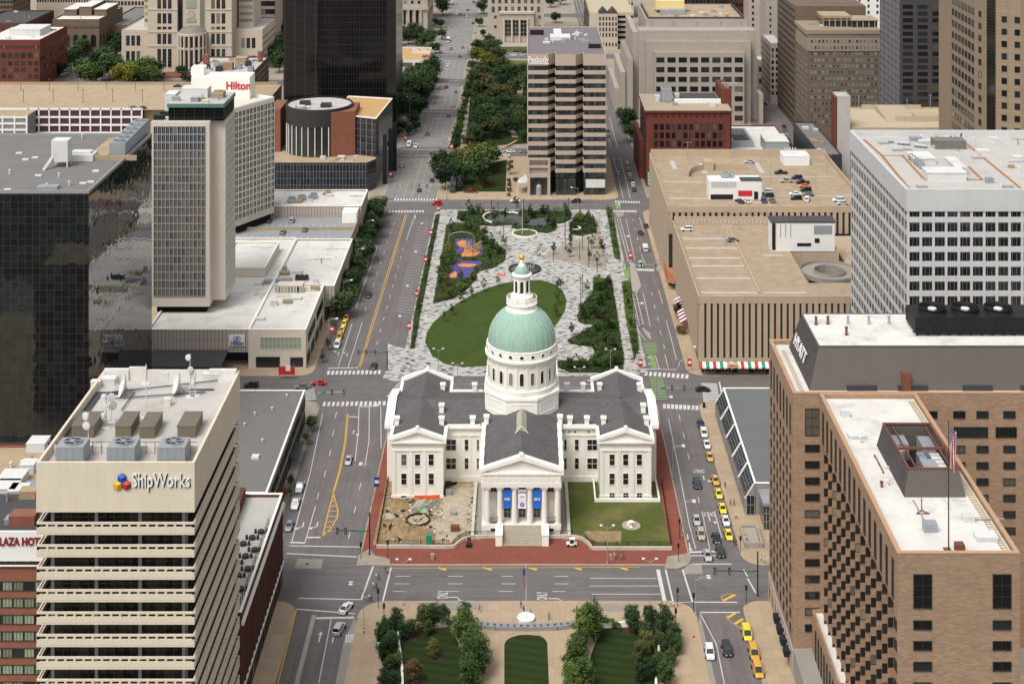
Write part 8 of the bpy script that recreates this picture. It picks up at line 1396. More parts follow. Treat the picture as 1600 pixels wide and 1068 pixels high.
fleet('parked by the sloping glass building', 'cars parked by the glass building', [(S, 'navy', 1095, 661, pi), (U, 'white', 1100, 676, pi), (S, 'white', 1104.5, 693, pi), (S, 'gold', 1109, 712.5, pi, 1), (S, 'gold', 1118, 749, pi, 1), (S, 'yellow', 1123, 770, pi, 1), (S, 'yellow', 1129, 793, pi, 1), (S, 'white', 1134, 812, pi), (S, 'yellow', 1138.5, 834, pi, 1)]);fleet('in the lanes beside the worn lawn', 'cars waiting beside the worn lawn', [(U, 'navy', 1089, 755, pi), (S, 'silver', 1088.5, 811, pi), (U, 'beige', 1095.5, 834, pi), (S, 'dark', 1119, 839, pi), (U, 'dark', 1125.5, 861, pi), (S, 'silver', 1105.5, 866, pi)]);fleet('on the street at the bottom right', 'cars at the bottom right', [(V, 'yellow', 1167, 988, pi, 1), (V, 'gold', 1178, 1018, pi, 1), (V, 'gold', 1184, 1045, pi, 1), (U, 'dark', 1136, 1013, pi), (U, 'white', 1109, 1018, pi)])
fleet('on the street right of the plaza', 'cars right of the plaza', [(S, 'dark', 1009.5, 352, 0), (S, 'dark', 1001, 363, 0), (N, 'white', 1008, 388, 0), (U, 'silver', 1001, 413, pi)]);fleet('on the street at the top of the plaza', 'cars at the top of the plaza', [(U, 'red', 682.6, 317.5, H2), (S, 'white', 805, 313, H2), (U, 'dark', 900, 314, H2), (U, 'dark', 574, 317, H2)], key=0);fleet('on the tan lower garage deck', 'cars on the lower garage deck', [(U, 'white', 1073, 357.5, H2), (S, 'grey', 1145, 374, -1.3)], 24.3, key=0)
UD=[(S, 'silver', 1171, 252, H2), (K, 'dark', 1220, 269, H2), (K, 'beige', 1229, 282, H2), (U, 'navy', 1245, 277, H2), (K, 'dark', 1254, 284, H2), (S, 'orange', 1257, 290, H2), (U, 'dark', 1259, 296, H2), (S, 'grey', 1262.5, 303, H2), (S, 'white', 1242, 302, H2), (U, 'dark', 1244, 309, H2), (V, 'white', 1261, 311, -.3), (U, 'white', 1310, 312, H2), (S, 'silver', 1317, 317, H2), (U, 'white', 1198, 299, H2), (U, 'dark', 1200, 305, H2), (U, 'navy', 1194, 313, pi), (S, 'grey', 1207, 312.5, 0), (S, 'navy', 1155.6, 313.5, .4), (S, 'white', 1167, 313.5, .4)]
fleet('on the crowded upper garage deck', 'cars on the upper garage deck', UD, 29.3, False, 0)
fleet('on the open grey hotel deck', 'cars on the hotel deck', [(V, 'silver', 455.7, 344, 0), (S, 'grey', 476.5, 358, 0), (S, 'grey', 442, 362, 0), (S, 'white', 457.6, 374, -1), (S, 'dark', 424, 375, H2), (S, 'dark', 421, 344, 0)], 10.85, False, 0);fleet('on the broad tan garage roof', 'cars on the tan garage roof', [(S, 'dark', 207, 168, H2), (S, 'dark', 222, 168, H2), (S, 'dark', 277, 134, H2)], 22.2, False, 0)
fleet('on the far avenue', 'cars on the far avenue', [(S, 'dark', 655, 296.5, 0), (S, 'dark', 675, 281, 0), (S, 'silver', 628, 258, pi), (N, 'white', 639, 226, pi), (K, 'white', 650, 228, pi), (S, 'maroon', 668, 209, pi), (S, 'dark', 701, 180, 0), (S, 'silver', 708, 165, 0), (S, 'grey', 712, 143, 0), (U, 'dark', 697.5, 136, pi), (S, 'white', 699.5, 102, pi), (S, 'dark', 718.6, 88, 0), (U, 'grey', 704.6, 76.5, pi), (S, 'grey', 723, 74, 0), (B_, 'white', 700.5, 64, pi), (S, 'dark', 739, 36, 0), (S, 'silver', 702, 43, pi), (S, 'silver', 708, 22, pi), (U, 'white', 714, 21, pi), (U, 'dark', 719, 23, pi), (S, 'teal', 725, 22.5, 0), (S, 'white', 729, 26, 0), (S, 'dark', 731, 15.5, 0), (S, 'dark', 740, 3, 0), (S, 'white', 711, 6, pi)], 0, False)
fleet('parked along the kerbs of the far avenue', 'cars parked on the far avenue', [(S, 'white', 703, 217, 0), (S, 'silver', 688, 80, pi), (S, 'grey', 686.5, 88, pi), (S, 'teal', 685, 95, pi), (S, 'grey', 730, 109, 0), (S, 'teal', 731, 103, 0), (S, 'dark', 737.5, 70, 0), (S, 'white', 739, 60, 0), (U, 'silver', 741.5, 51, 0), (S, 'white', 743, 45, 0)], 0, False);fleet('on the street beyond the flower garden', 'cars beyond the flower garden', [(S, 'dark', 760, 236, H2), (S, 'silver', 780, 236, H2), (S, 'white', 798, 236, H2), (S, 'white', 789.5, 242, H2), (S, 'teal', 818, 236.5, H2)], 0, False, 0);fleet('in the small lot before the court tower', 'cars in the small lot', [(S, 'white', 802, 86, H2), (S, 'dark', 806, 80, H2), (S, 'dark', 813, 80, H2), (S, 'dark', 819, 81, H2), (S, 'silver', 818, 86, H2)], .16, False, 0)
fleet('on the street left of the red brick block', 'cars by the red brick block', [(S, 'teal', 966, 270.5, pi), (S, 'silver', 980, 254, 0), (S, 'grey', 982, 264, 0), (S, 'silver', 984, 272, 0), (S, 'dark', 987, 281, 0), (U, 'white', 989, 288, 0), (S, 'dark', 991, 296, 0), (S, 'dark', 949, 204, 0), (S, 'grey', 949.5, 212, 0)], 0, False);fleet('on the far left street', 'cars on the far left street', [(B_, 'white', 98, 116, -.2), (S, 'dark', 149, 82, 1.2), (S, 'navy', 174, 71, 1.2), (S, 'white', 138, 77, 0), (S, 'silver', 90, 87, H2), (S, 'navy', 93, 85, H2)], 0, False);fleet('in the street canyon on the right', 'cars in the street canyon', [(S, 'white', 1190, 122, 1), (S, 'white', 1191, 127, 1), (S, 'silver', 1193, 132, 1), (S, 'dark', 1190, 155, 0), (S, 'dark', 1196, 162, 0), (S, 'dark', 1225, 197, 0), (S, 'grey', 1227, 203, 0), (S, 'silver', 1229, 209, 0), (S, 'dark', 1232, 218, 0), (U, 'dark', 1234, 226, 0)], 0, False);fleet('on the street behind the pale hotel', 'cars behind the pale hotel', [(S, 'silver', 436, 141, .3), (S, 'dark', 432, 148, .3)], 0, False)
def cart():
 x, y_, _=P(893, 850, .5);t=thing('utility_cart', 'small white utility cart parked on brick paving beside the steps', 'cart', (x, y_, .136), None, 0);k=MB();k.box(x-1.3, x+1.3, y_-.65, y_+.65, .5, .95);k.box(x-.5, x+.9, y_-.6, y_+.6, 2.0, 2.08);[k.beam((x+a, y_+c, .95), (x+a*.9, y_+c*.9, 2.0), .05, 0, 4)for a in(-.5, .9)for c in(-.58, .58)];k.build('body', 'paint_white', t);k=MB();k.box(x-.4, x+.5, y_-.5, y_+.5, .96, 1.3);k.build('seat', 'black', t)
 for a in(-.85, .85):
  for c in(-.7, .5):q=MB();q.lathe(0, 0, [(.0, .02), (.2, .0), (.36, 0), (.36, .2), (0, .2)], 12);MB().add(q, Matrix.Translation((x+a, y_+c, .5))@Matrix.Rotation(-pi/2, 4, 'X')).build('wheel', 'tyre', t)
cart()
# ================================================================ people
def skin(name, V_, E_):
 me=bpy.data.meshes.new(name);me.from_pydata([v[:3]for v in V_], E_, []);o=bpy.data.objects.new(name, me);COL.objects.link(o);md=o.modifiers.new('skin', 'SKIN');sk=me.skin_vertices[0].data if me.skin_vertices else None
 if sk is None:bpy.context.view_layer.objects.active=o;me.attributes.new('x', 'FLOAT', 'POINT');return o
 for i, v in enumerate(V_):sk[i].radius=(v[3], v[4]if len(v)>4 else v[3]);sk[i].use_root=i==0
 o.modifiers.new('sub', 'SUBSURF').levels=1;return o
plain('skin', (.42, .24, .16), .6, .05);plain('hair', (.03, .02, .015), .7, .1);plain('shoe', (.03, .03, .03), .7, .1)
def person_mesh(pose):
 a={'walk':.32, 'stand':.03, 'stride':-.30}[pose];V_=[(0, 0, .96, .15, .11), (0, 0, 1.12, .145, .10), (0, .0, 1.30, .17, .11), (0, 0, 1.45, .06, .06), (0, .015, 1.56, .07, .08), (0, .01, 1.66, .075, .09), (0, .01, 1.73, .05, .06), (0, .115, 1.60, .014)];E_=[(0, 1), (1, 2), (2, 3), (3, 4), (4, 5), (5, 6), (4, 7)]
 for s in(-1, 1):
  b0=len(V_);d=a*s;V_+=[(s*.19, 0, 1.39, .06), (s*.235, -d*.35-.02, 1.13, .045), (s*.245, -d*.9+.06, .90, .032), (s*.245, -d*1.0+.09, .83, .036, .02)];E_+=[(2, b0), (b0, b0+1), (b0+1, b0+2), (b0+2, b0+3)]
  for f, (fx, ln)in enumerate(((-.027, .075), (-.009, .088), (.009, .082), (.025, .062))):q=len(V_);V_+=[(s*.245+fx*.4, -d+.10+fx, .79, .010), (s*.235, -d+.115+fx, .79-ln, .008)];E_+=[(b0+3, q), (q, q+1)]
  q=len(V_);V_+=[(s*.215, -d+.125, .825, .010), (s*.205, -d+.15, .79, .009)];E_+=[(b0+3, q), (q, q+1)]
  b0=len(V_);V_+=[(s*.09, 0, .88, .09), (s*.1, d*.55+.03, .49, .062), (s*.1, d*1.15-.03, .10, .042), (s*.105, d*1.15+.10, .045, .042, .035)];E_+=[(0, b0), (b0, b0+1), (b0+1, b0+2), (b0+2, b0+3)]
 o=skin('body', V_, E_);dg=bpy.context.evaluated_depsgraph_get();me=bpy.data.meshes.new_from_object(o.evaluated_get(dg));bpy.data.objects.remove(o);me.name='body'
 for m in('skin', 'paint_white', 'paint_navy', 'shoe'):me.materials.append(MATS[m])
 for p in me.polygons:
  c=p.center;armx=abs(c.x)>.185 and c.z<1.36;p.material_index=0 if c.z>1.45 or(armx and c.z<1.2 and c.z>.60 and abs(c.x)>.19)else 1 if c.z>.98 else 2 if c.z>.09 else 3;p.use_smooth=True
 return me
PM={k:person_mesh(k)for k in('walk', 'stand', 'stride')}
hm=MB();hm.lathe(0, -.005, [(.093, 1.62), (.105, 1.68), (.092, 1.755), (.05, 1.795), (.0, 1.805)], 12);[hm.box(x-.012, x+.012, .095, .105, 1.645, 1.655)for x in(-.03, .03)];hm.box(-.02, .02, .09, .1, 1.565, 1.57);HM=hm.mesh('hair', ['hair'])
def person(px, py, rz, shirt, pants, pose, label, group=None, z=.14):
 t=thing('person', label, 'person', P(px, py, z), group, rz)
 for nm, me in(('body', PM[pose]), ('hair', HM)):
  o=bpy.data.objects.new(nm, me);COL.objects.link(o);o.parent=t
  if nm=='body':
   for i, c in((1, shirt), (2, pants)):o.material_slots[i].link='OBJECT';o.material_slots[i].material=MATS['paint_'+c]
cw='people on the left crosswalk'
for a in((602.5, 895, -.4, 'navy', 'grey', 'walk', 'person in navy top at the kerb end of the crosswalk', cw), (606.5, 897, -.4, 'gold', 'dark', 'stride', 'person in tan top beside the one in navy at the kerb', cw), (588, 905, -.3, 'white', 'grey', 'stride', 'person in white top beside the red shirt on the crosswalk', cw), (592.5, 907, -.3, 'red', 'dark', 'walk', 'person in red shirt on the left crosswalk', cw), (583, 919, -.3, 'white', 'grey', 'walk', 'person in white top beside the one dressed in black on the crosswalk', cw), (588, 921, -.3, 'dark', 'dark', 'stride', 'person dressed in black on the left crosswalk', cw), (571.5, 940, -.3, 'silver', 'grey', 'walk', 'leftmost person at the near end of the left crosswalk', cw), (577, 938, -.3, 'white', 'dark', 'stride', 'middle person of three at the near end of the crosswalk', cw), (580.5, 941, -.3, 'dark', 'dark', 'walk', 'rightmost person of three at the near end of the crosswalk', cw)):person(*a, z=.02)
for a in((749.5, 956, 1.6, 'navy', 'grey', 'walk', 'person walking by the plaque wall left of the flagpole'), (814, 950, .3, 'dark', 'grey', 'stand', 'person in black standing farthest behind the white flagpole base'), (818.5, 957, .5, 'navy', 'dark', 'stand', 'person in navy standing left of the flagpole base'), (829, 961, -.5, 'teal', 'navy', 'stand', 'person in blue-grey standing right of the flagpole base'), (858, 968, 3, 'teal', 'dark', 'walk', 'lone person in pale blue walking right of the flagpole'), (971.5, 874, 1.5, 'silver', 'grey', 'walk', 'person in pale top on the brick paving by the bins'), (973.5, 872, 1.5, 'dark', 'dark', 'stride', 'person in black on the brick paving by the bins'), (1047.5, 948, .2, 'white', 'beige', 'walk', 'left person of the pair at the right crosswalk'), (1053, 950, .2, 'white', 'red', 'stride', 'right person of the pair at the right crosswalk'), (1189.5, 878, 1.2, 'white', 'grey', 'walk', 'left person walking by the brick hotel corner'), (1195, 880, 1.2, 'white', 'beige', 'stride', 'right person walking by the brick hotel corner'), (1166, 846, .1, 'white', 'dark', 'stand', 'person in white top and dark trousers beside the station stair'), (1147, 853, 0, 'dark', 'dark', 'stand', 'left person in black near the curved kerb by taxis'), (1150, 852, 0, 'dark', 'dark', 'walk', 'right person in black near the curved kerb by taxis'), (1141.5, 789, .1, 'teal', 'dark', 'walk', 'person in pale blue beside the orange shirt by the glass building'), (1147, 789, .1, 'orange', 'dark', 'stride', 'person in orange shirt by the glass building'), (1150, 810, 3, 'white', 'dark', 'walk', 'person in white top walking along the glass building front'), (1133, 762, 0, 'dark', 'dark', 'stand', 'person in black beside the row of parked taxis'), (1080, 638, 1.5, 'teal', 'dark', 'stride', 'person crossing the right-hand zebra'), (642, 576, 1.5, 'dark', 'dark', 'walk', 'person in black on the plaza corner paving'), (844, 400, 0, 'dark', 'dark', 'walk', 'person in black beside the fountain'), (554, 580, 1.4, 'dark', 'dark', 'stride', 'person in black on the left zebra crossing'), (969, 481, 0, 'maroon', 'dark', 'walk', 'person in maroon on the walk beside the large bed'), (658, 478, 0, 'white', 'navy', 'walk', 'person on the paved walk by the left planting strip')):person(*a)
# ================================================================ lamps, signals, poles
def lamp(px, pb, pt, kind, label, grp='street lamps', arm=0, m='metal_grey', z=.13):
 x, y_, _=P(px, pb, z);h=(H-z)-(pt-HY)*y_/F;k=MB();h=max(3.5, h);t=thing('street_lamp', label, 'street lamp', (x, y_, z), grp);k.lathe(x, y_, [(.22, z), (.22, z+.5), (.1, z+.6), (.06, z+h)], 8);hd=[]
 for s in((-1, 1)if kind=='twin'else(arm, )):
  if kind=='twin':k.beam((x, y_, z+h-.9), (x+s*1.5, y_, z+h), .05, 0, 5);hd.append((x+s*1.5, y_, z+h))
  else:
   for q in(0, .9):k.beam((x, y_, z+h-1.2), (x+s*1.2, y_-q*.6, z+h-.3), .06, 0, 5);k.beam((x+s*1.2, y_-q*.6, z+h-.3), (x+s*2.6, y_-q, z+h-.15), .05, 0, 5);hd.append((x+s*2.9, y_-q, z+h-.15))
 k.build('pole', m, t)
 for a in hd:q=MB();q.lathe(a[0], a[1], [(0, a[2]-.2), (.3, a[2]-.12), (.32, a[2]+.08), (.0, a[2]+.2)], 10, rx=1.25)if kind=='twin'else q.box(a[0]-.45, a[0]+.45, a[1]-.2, a[1]+.2, a[2]-.08, a[2]+.1);q.build('lamp_head', 'lamp_clear', t)
for a in((630.5, 945, 873, 'twin', 'twin-headed lamp left of the flagpole by the square'), (1015.5, 948, 872, 'twin', 'twin-headed lamp right of the flagpole by the square'), (949, 880, 820, 'twin', 'twin-headed lamp on brick paving before the worn lawn'), (715, 613, 567, 'twin', 'twin-headed lamp behind the left pavilion roof'), (685, 582, 544, 'twin', 'twin-headed lamp at the near edge of the oval lawn'), (905.5, 612, 573, 'twin', 'twin-headed lamp behind the right pavilion roof'), (954, 582, 545, 'twin', 'twin-headed lamp before the large planting bed'), (477, 342, 328, 'twin', 'twin-headed lamp on the hotel deck'), (640, 205, 151, 'twin', 'twin-headed lamp beside the dark grove'), (766, 173, 153, 'twin', 'twin-headed lamp in the mall garden')):lamp(*a)
for a in((568.5, 982, 908, 'arm', 'curved double-arm lamp at the bottom left corner', -1), (1087, 960, 898, 'arm', 'curved double-arm lamp at the bottom right corner', 1), (581, 788, 722, 'arm', 'double-arm lamp left of the dug-up yard', -1), (604, 686, 630, 'arm', 'double-arm lamp left of the left pavilion', -1), (1033, 672, 618, 'arm', 'double-arm lamp at the corner right of the courthouse', 1), (1051, 748, 694, 'arm', 'double-arm lamp by the right pavilion', 1), (1066, 838, 780, 'arm', 'double-arm lamp right of the worn lawn', 1), (513, 545, 496, 'arm', 'double-arm lamp by the taxi rank', 1), (537, 478, 436, 'arm', 'double-arm lamp among the podium trees, nearest', 1), (556, 425, 387, 'arm', 'double-arm lamp among the podium trees, middle', 1), (572, 376, 343, 'arm', 'double-arm lamp among the podium trees, farthest', 1), (638, 530, 492, 'arm', 'double-arm lamp by the parking bays, nearest', -1), (649, 478, 445, 'arm', 'double-arm lamp by the parking bays, second nearest', -1), (661, 420, 392, 'arm', 'double-arm lamp by the parking bays, third nearest', -1), (670, 372, 348, 'arm', 'double-arm lamp by the parking bays, farthest', -1), (970, 406, 368, 'arm', 'double-arm lamp by the cycle lane, middle', 1), (990, 505, 472, 'arm', 'double-arm lamp by the cycle lane, nearest', 1), (957, 352, 318, 'arm', 'double-arm lamp by the cycle lane, farthest', 1), (1099, 575, 540, 'arm', 'double-arm lamp at the awning corner', -1), (903, 326, 292, 'arm', 'double-arm lamp before the banded tower', -1)):lamp(*a[:4], a[4], 'street lamps', a[5])
def pole(pts, grp, where):
 for i, (px, pb, pt)in enumerate(sorted(pts)):
  x, y_, _=P(px, pb, .14);h=H-(pt-HY)*y_/F;k=MB();k.beam((x, y_, .14), (x, y_, h), .13, 0, 8);k.lathe(x, y_, [(.16, h), (.2, h+.1), (.2, h+.8), (0, h+.85)], 8);k.build('light_column', 'metal_dark', None, (x, y_, .14), label='dark slim light column %s, %s from the left'%(where, ORDN[i]if i else'first'), cat='light column', group=grp)
pole([(864.6, 409, 381), (883, 391, 352), (910, 391, 370), (919.7, 418, 379), (905.6, 406, 382), (933, 424, 405), (907.5, 484, 438), (910.5, 466, 432), (778, 350, 319), (818, 348, 314), (768, 340, 316), (888, 345, 312), (708, 424, 394), (739, 402, 380), (732, 357, 336), (787, 374, 356)], 'slim light columns of the plaza', 'in the plaza')
def signal(px, pb, pt, arm_row, ends, label, m='black'):
 x, y_, _=P(px, pb, .13);h=H-(pt-HY)*y_/F;za=H-(arm_row-HY)*y_/F;t=thing('traffic_signal', label, 'traffic light', (x, y_, .13), 'mast-arm traffic lights');k=MB();k.beam((x, y_, .13), (x, y_, max(h, za+.3)), .16, 0, 8);xe=XW(ends[0], y_);k.beam((x, y_, za), (xe, y_, za+.15), .1, 0, 6);k.build('mast_arm', m, t);s=1 if xe>x else-1
 for e in ends:xs=XW(e, y_);q=MB();q.box(xs-.28, xs+.28, y_-.25, y_+.25, za-.75, za+.75);[q.box(xs-.16, xs+.16, y_-.27, y_-.25, za-.55+i*.42, za-.3+i*.42, 1)for i in range(3)];q.build('signal_head', ['black', 'frame_grey'], t)
 k=MB();k.box(x+s*1.2, x+s*2.8, y_-.2, y_-.15, za-.25, za+.25);k.build('street_sign', 'sign_green', t)
for a in((577.5, 866, 800, 829, (527, 540), 'black mast-arm signal at the corner left of the dug-up yard'), (1184, 931, 861, 892, (1117, 1140), 'black mast-arm signal at the corner by the brick hotel'), (605, 577, 548, 550, (560, 572, 586), 'mast-arm signal at the near left corner of the plaza'), (495.6, 636, 588, 613, (537, 519), 'mast-arm signal left of the courthouse', 'metal_grey'), (1026, 628, 590, 606, (1069, 1050), 'mast-arm signal right of the courthouse', 'metal_grey'), (974, 424, 408, 414, (1025, 1002), 'mast-arm signal at the middle crossing right of the plaza', 'metal_grey'), (698, 312, 286, 290, (655, 667), 'mast-arm signal at the far left corner of the plaza', 'metal_grey')):signal(*a)
def post(px, py, h, label, name='signal_post', m='black', head=True):
 x, y_, _=P(px, py, .14);k=MB();k.beam((x, y_, .13), (x, y_, h), .08, 0, 6)
 if head:k.box(x-.25, x+.25, y_-.2, y_+.2, h-.9, h+.1)
 k.build(name, m, None, (x, y_, .14), label=label, cat='post', group='black signal posts')
for a in((606, 872, 4.5, 'black signal post on brick paving by the left corner'), (591, 949, 4.5, 'black signal post at the foot of the left crosswalk'), (600, 977, 5, 'black signal post beside the left corner grove'), (564, 872, 4, 'black signal post at the rounded left kerb'), (1060, 877, 4.5, 'black signal post on the corner right of the worn lawn'), (1059, 948, 4.5, 'black signal post by the pair at the right crosswalk'), (1084, 956, 4.5, 'black signal post at the foot of the right crosswalk'), (1056, 981, 4.5, 'black signal post beside the right corner grove'), (1157, 862, 4, 'black signal post by the curved kerb below the taxis'), (1166, 944, 4.5, 'black signal post on the right pavement corner'), (1062, 841, 5, 'dark sign post on the right brick pavement')):post(*a)
RB=[(670, 374, 358), (662, 416, 400), (647.5, 474, 453), (635.6, 530, 503), (682, 335, 321), (593.5, 318, 306), (607.5, 285, 268), (631, 220, 212), (703, 245, 225), (720, 158, 148), (515, 535, 508), (539, 464, 447), (982, 405, 394), (1032, 404, 393), (1074, 580, 560), (997, 578, 560), (603, 690, 648), (584, 780, 745)]
for i, (px, pb, pt)in enumerate(sorted(RB, key=lambda q:-q[1])):
 x, y_, _=P(px, pb, .14);h=H-(pt-HY)*y_/F;t=thing('banner_pole', '%s pole banner beside the avenues and plaza, %s'%('blue and white'if i<2 else'red and white', 'nearest'if i==0 else ORDN[i]+' nearest'), 'banner', (x, y_, .14), 'pole banners');MB().beam((x, y_, .13), (x, y_, h+.4), .07, 0, 6).build('pole', 'metal_grey', t);q=MB();q.box(x+.1, x+1.5, y_-.02, y_+.02, h-2.6, h);q.box(x+.25, x+1.35, y_-.04, y_-.021, h-1.6, h-.8, 1);q.build('banner', ['sign_blue'if i<2 else'sign_red', 'sign_white'], t)
x, y_, _=P(822, 968, .14);t=thing('flagpole', 'white flagpole on a round planter before the plaque wall', 'flagpole', (x, y_, .14));k=MB();k.lathe(x, y_, [(1.9, .13), (2.0, .9), (1.7, .9), (1.6, .6), (0, .6)], 20);k.build('planter', 'white_trim', t);h=H-(882-HY)*y_/F;k=MB();k.beam((x, y_, .6), (x, y_, h), .11, 0, 8, .06);k.lathe(x, y_, [(0, h), (.15, h+.12), (0, h+.25)], 8);k.build('pole', 'metal_white', t);flag(t, x, y_, h-.5, 4.2, .9, .4, away=-1)
x, y_, _=P(816, 366, .17);k=MB();h=H-(312-HY)*y_/F;k.beam((x, y_, .17), (x, y_, h), .12, 0, 8, .07);k.build('flagpole', 'metal_white', None, (x, y_, .17), label='tall thin white flagpole behind the gold finial ball', cat='flagpole')
x, y_, _=P(820, 365, .14);k=MB();k.lathe(x, y_, [(5.4, .13), (5.4, .6), (5.0, .6), (5.0, .3), (0, .3)], 28, mis=[0, 0, 0, 1]);k.build('round_planter', ['white_trim', 'leaf_dark'], None, (x, y_, .14), label='round white-rimmed planter at the foot of the thin flagpole', cat='planter')
x, y_, _=P(820, 421, .14);t=thing('fountain', 'round dark fountain basin with white jets behind the lantern', 'fountain', (x, y_, .14));MB().lathe(x, y_, [(6.5, .13), (6.5, .75), (5.7, .75), (5.7, .3)], 40).build('basin', 'frame_dark', t);MB().disc(x, y_, 5.7, .5, 40).build('water', [plain('water', (.03, .045, .05), .05, .1, spec=.8)], t);[MB().lathe(x+dx, y_+dy, [(.03, .5), (.06, 1.0), (.14, 1.7), (.03, 2.0)], 8).build('water_jet', 'sign_white', t)for dx, dy in((1.5, 0), (2.3, 1), (3, -.5), (2.2, -1.4), (3.6, .6), (.6, 1.6))]
def lowwall(pts, h, w, m, label, z=.13, name='seat_wall'):
 q=G(pts, z);k=MB()
 for a, c in zip(q, q[1:]):l=hypot(c[0]-a[0], c[1]-a[1]);nx, ny=-(c[1]-a[1])/l*w/2, (c[0]-a[0])/l*w/2;k.prism([(a[0]-nx, a[1]-ny), (c[0]-nx, c[1]-ny), (c[0]+nx, c[1]+ny), (a[0]+nx, a[1]+ny)], z, z+h)
 k.build(name, m, None, (q[0][0], q[0][1], z), label=label, cat='wall')
arc=lambda cx, cy, rx, ry, a0, a1, n=10:[(cx+rx*cos(RAD(a0+(a1-a0)*i/n)), cy+ry*sin(RAD(a0+(a1-a0)*i/n)))for i in range(n+1)]
lowwall([(635, 977.5), (627, 985), (622, 993), (623, 1006), (625, 1021), (628, 1045), (629, 1068), (628, 1100)], .8, .5, 'white_trim', 'curved white seat wall along the left lawn of the square');lowwall([(1014, 977), (1024, 985), (1030, 993), (1030, 1006), (1029, 1021), (1026, 1045), (1025, 1068), (1026, 1100)], .8, .5, 'white_trim', 'curved white seat wall along the right lawn of the square');lowwall([(670, 975), (705, 976)], .9, .5, 'white_trim', 'short white wall above the left lawn of the square');lowwall([(938, 980), (981, 976)], .9, .5, 'white_trim', 'short white wall above the right lawn of the square')
lowwall([(745, 978), (775, 981.5), (822, 982.5), (870, 981.5), (895, 978)], .9, 1.6, 'frame_grey', 'grey plaque wall curving behind the flagpole', name='plaque_wall')
for i in range(14):a=P(752+i*10.4, 976.5+4*sin(pi*(i+.5)/14), .14);MB().box(a[0]-.22, a[0]+.22, a[1]-.9, a[1]-.6, .13, 1.25).build('plaque', 'metal_dark', None, a, label='upright dark plaque along the grey wall, %s from the left'%(ORDN[i]if i else'first'), cat='plaque', group='dark plaques of the wall')
lowwall(arc(772, 341, 17, 8, 100, 260), .8, .7, 'white_trim', 'curved white seat wall in the top planting bed');lowwall([(786, 333), (800, 333.5), (810, 334.5)], .8, .7, 'white_trim', 'short white seat wall in the top planting bed');lowwall(arc(899, 358, 8, 2.5, -60, 120, 8), .7, .6, 'white_trim', 'small curved white seat wall in the round bed');lowwall([(790, 232), (808, 222)], 1.1, 1.2, 'roof_tan', 'tan garden wall beside the cars beyond the flower garden');lowwall([(785, 240), (797, 233.5)], .9, 1.2, 'roof_tan', 'lower tan garden wall at the garden path')
x, y_, _=P(721, 378, .2);k=MB();[k.beam((x+5.5*cos(a), y_, 2.2+2.2*sin(a)), (x+5.5*cos(a+.4), y_, 2.2+2.2*sin(a+.4)), .12, 0, 6)for a in[i*.4-.1 for i in range(8)]];[k.beam((x+s*5.4, y_, .2), (x+s*5.4, y_, 2.4), .12, 0, 6)for s in(-1, 1)];k.build('swing_frame', 'metal_grey', None, (x, y_, .2), label='arched grey swing frame on the purple play surface', cat='play frame')
x, y_, _=P(740, 391, .2);k=MB();r=random.Random(3);[k.beam((x+r.uniform(-5, 4), y_+r.uniform(-4, 4), .2), (x+r.uniform(-5, 4), y_+r.uniform(-4, 4), r.uniform(1.5, 4)), .13, 0, 5)for _ in range(26)];k.build('climbing_frame', 'roof_tan', None, (x, y_, .2), label='tangled timber climbing frame on the orange play surface', cat='climbing frame')
a, b2, c, d=P(809, 296, 3), P(826, 290, 3), P(822, 279, 4), P(809, 284, 4);k=MB();k.poly([(a[0], a[1], 6), (b2[0], b2[1], 4.4), (c[0], c[1], 6.2), (d[0], d[1], 4.6)]);[k.beam((q[0], q[1], .13), (q[0], q[1], 5.5), .12, 0, 5)for q in(a, c)];k.build('shade_sail', 'sign_white', None, (a[0], a[1], .13), label='white tensile shade sail on the forecourt of the banded tower', cat='canopy')
for i, (px, py)in enumerate(((779, 430), (783, 431), (788, 430))):x, y_, _=P(px, py, .14);MB().lathe(x, y_, [(.35, .14), (.3, .5), (.28, .9), (.2, 1.3), (0, 1.3)], 10).build('traffic_barrel', 'orange_plastic', None, (x, y_, .14), label='orange traffic barrel on the plaza paving, %s from the left'%(ORDN[i]if i else'first'), cat='barrel', group='orange barrels')
x, y_, _=P(448, 592, .14);t=thing('sign_kiosk', 'red sign panel with small flags at the corner by the white podium', 'sign', (x, y_, .14));MB().box(x-2.6, x+2.6, y_-.1, y_+.1, 1.6, 4.2).build('panel', 'sign_red', t);[MB().beam((x+q, y_, .13), (x+q, y_, 5.2), .08, 0, 6).build('post', 'metal_grey', t)for q in(-2.2, 2.2)];MB().box(x-.3, x+1.2, y_-.2, y_-.15, 2.8, 4.8).build('small_flag', ['sign_white'], t)
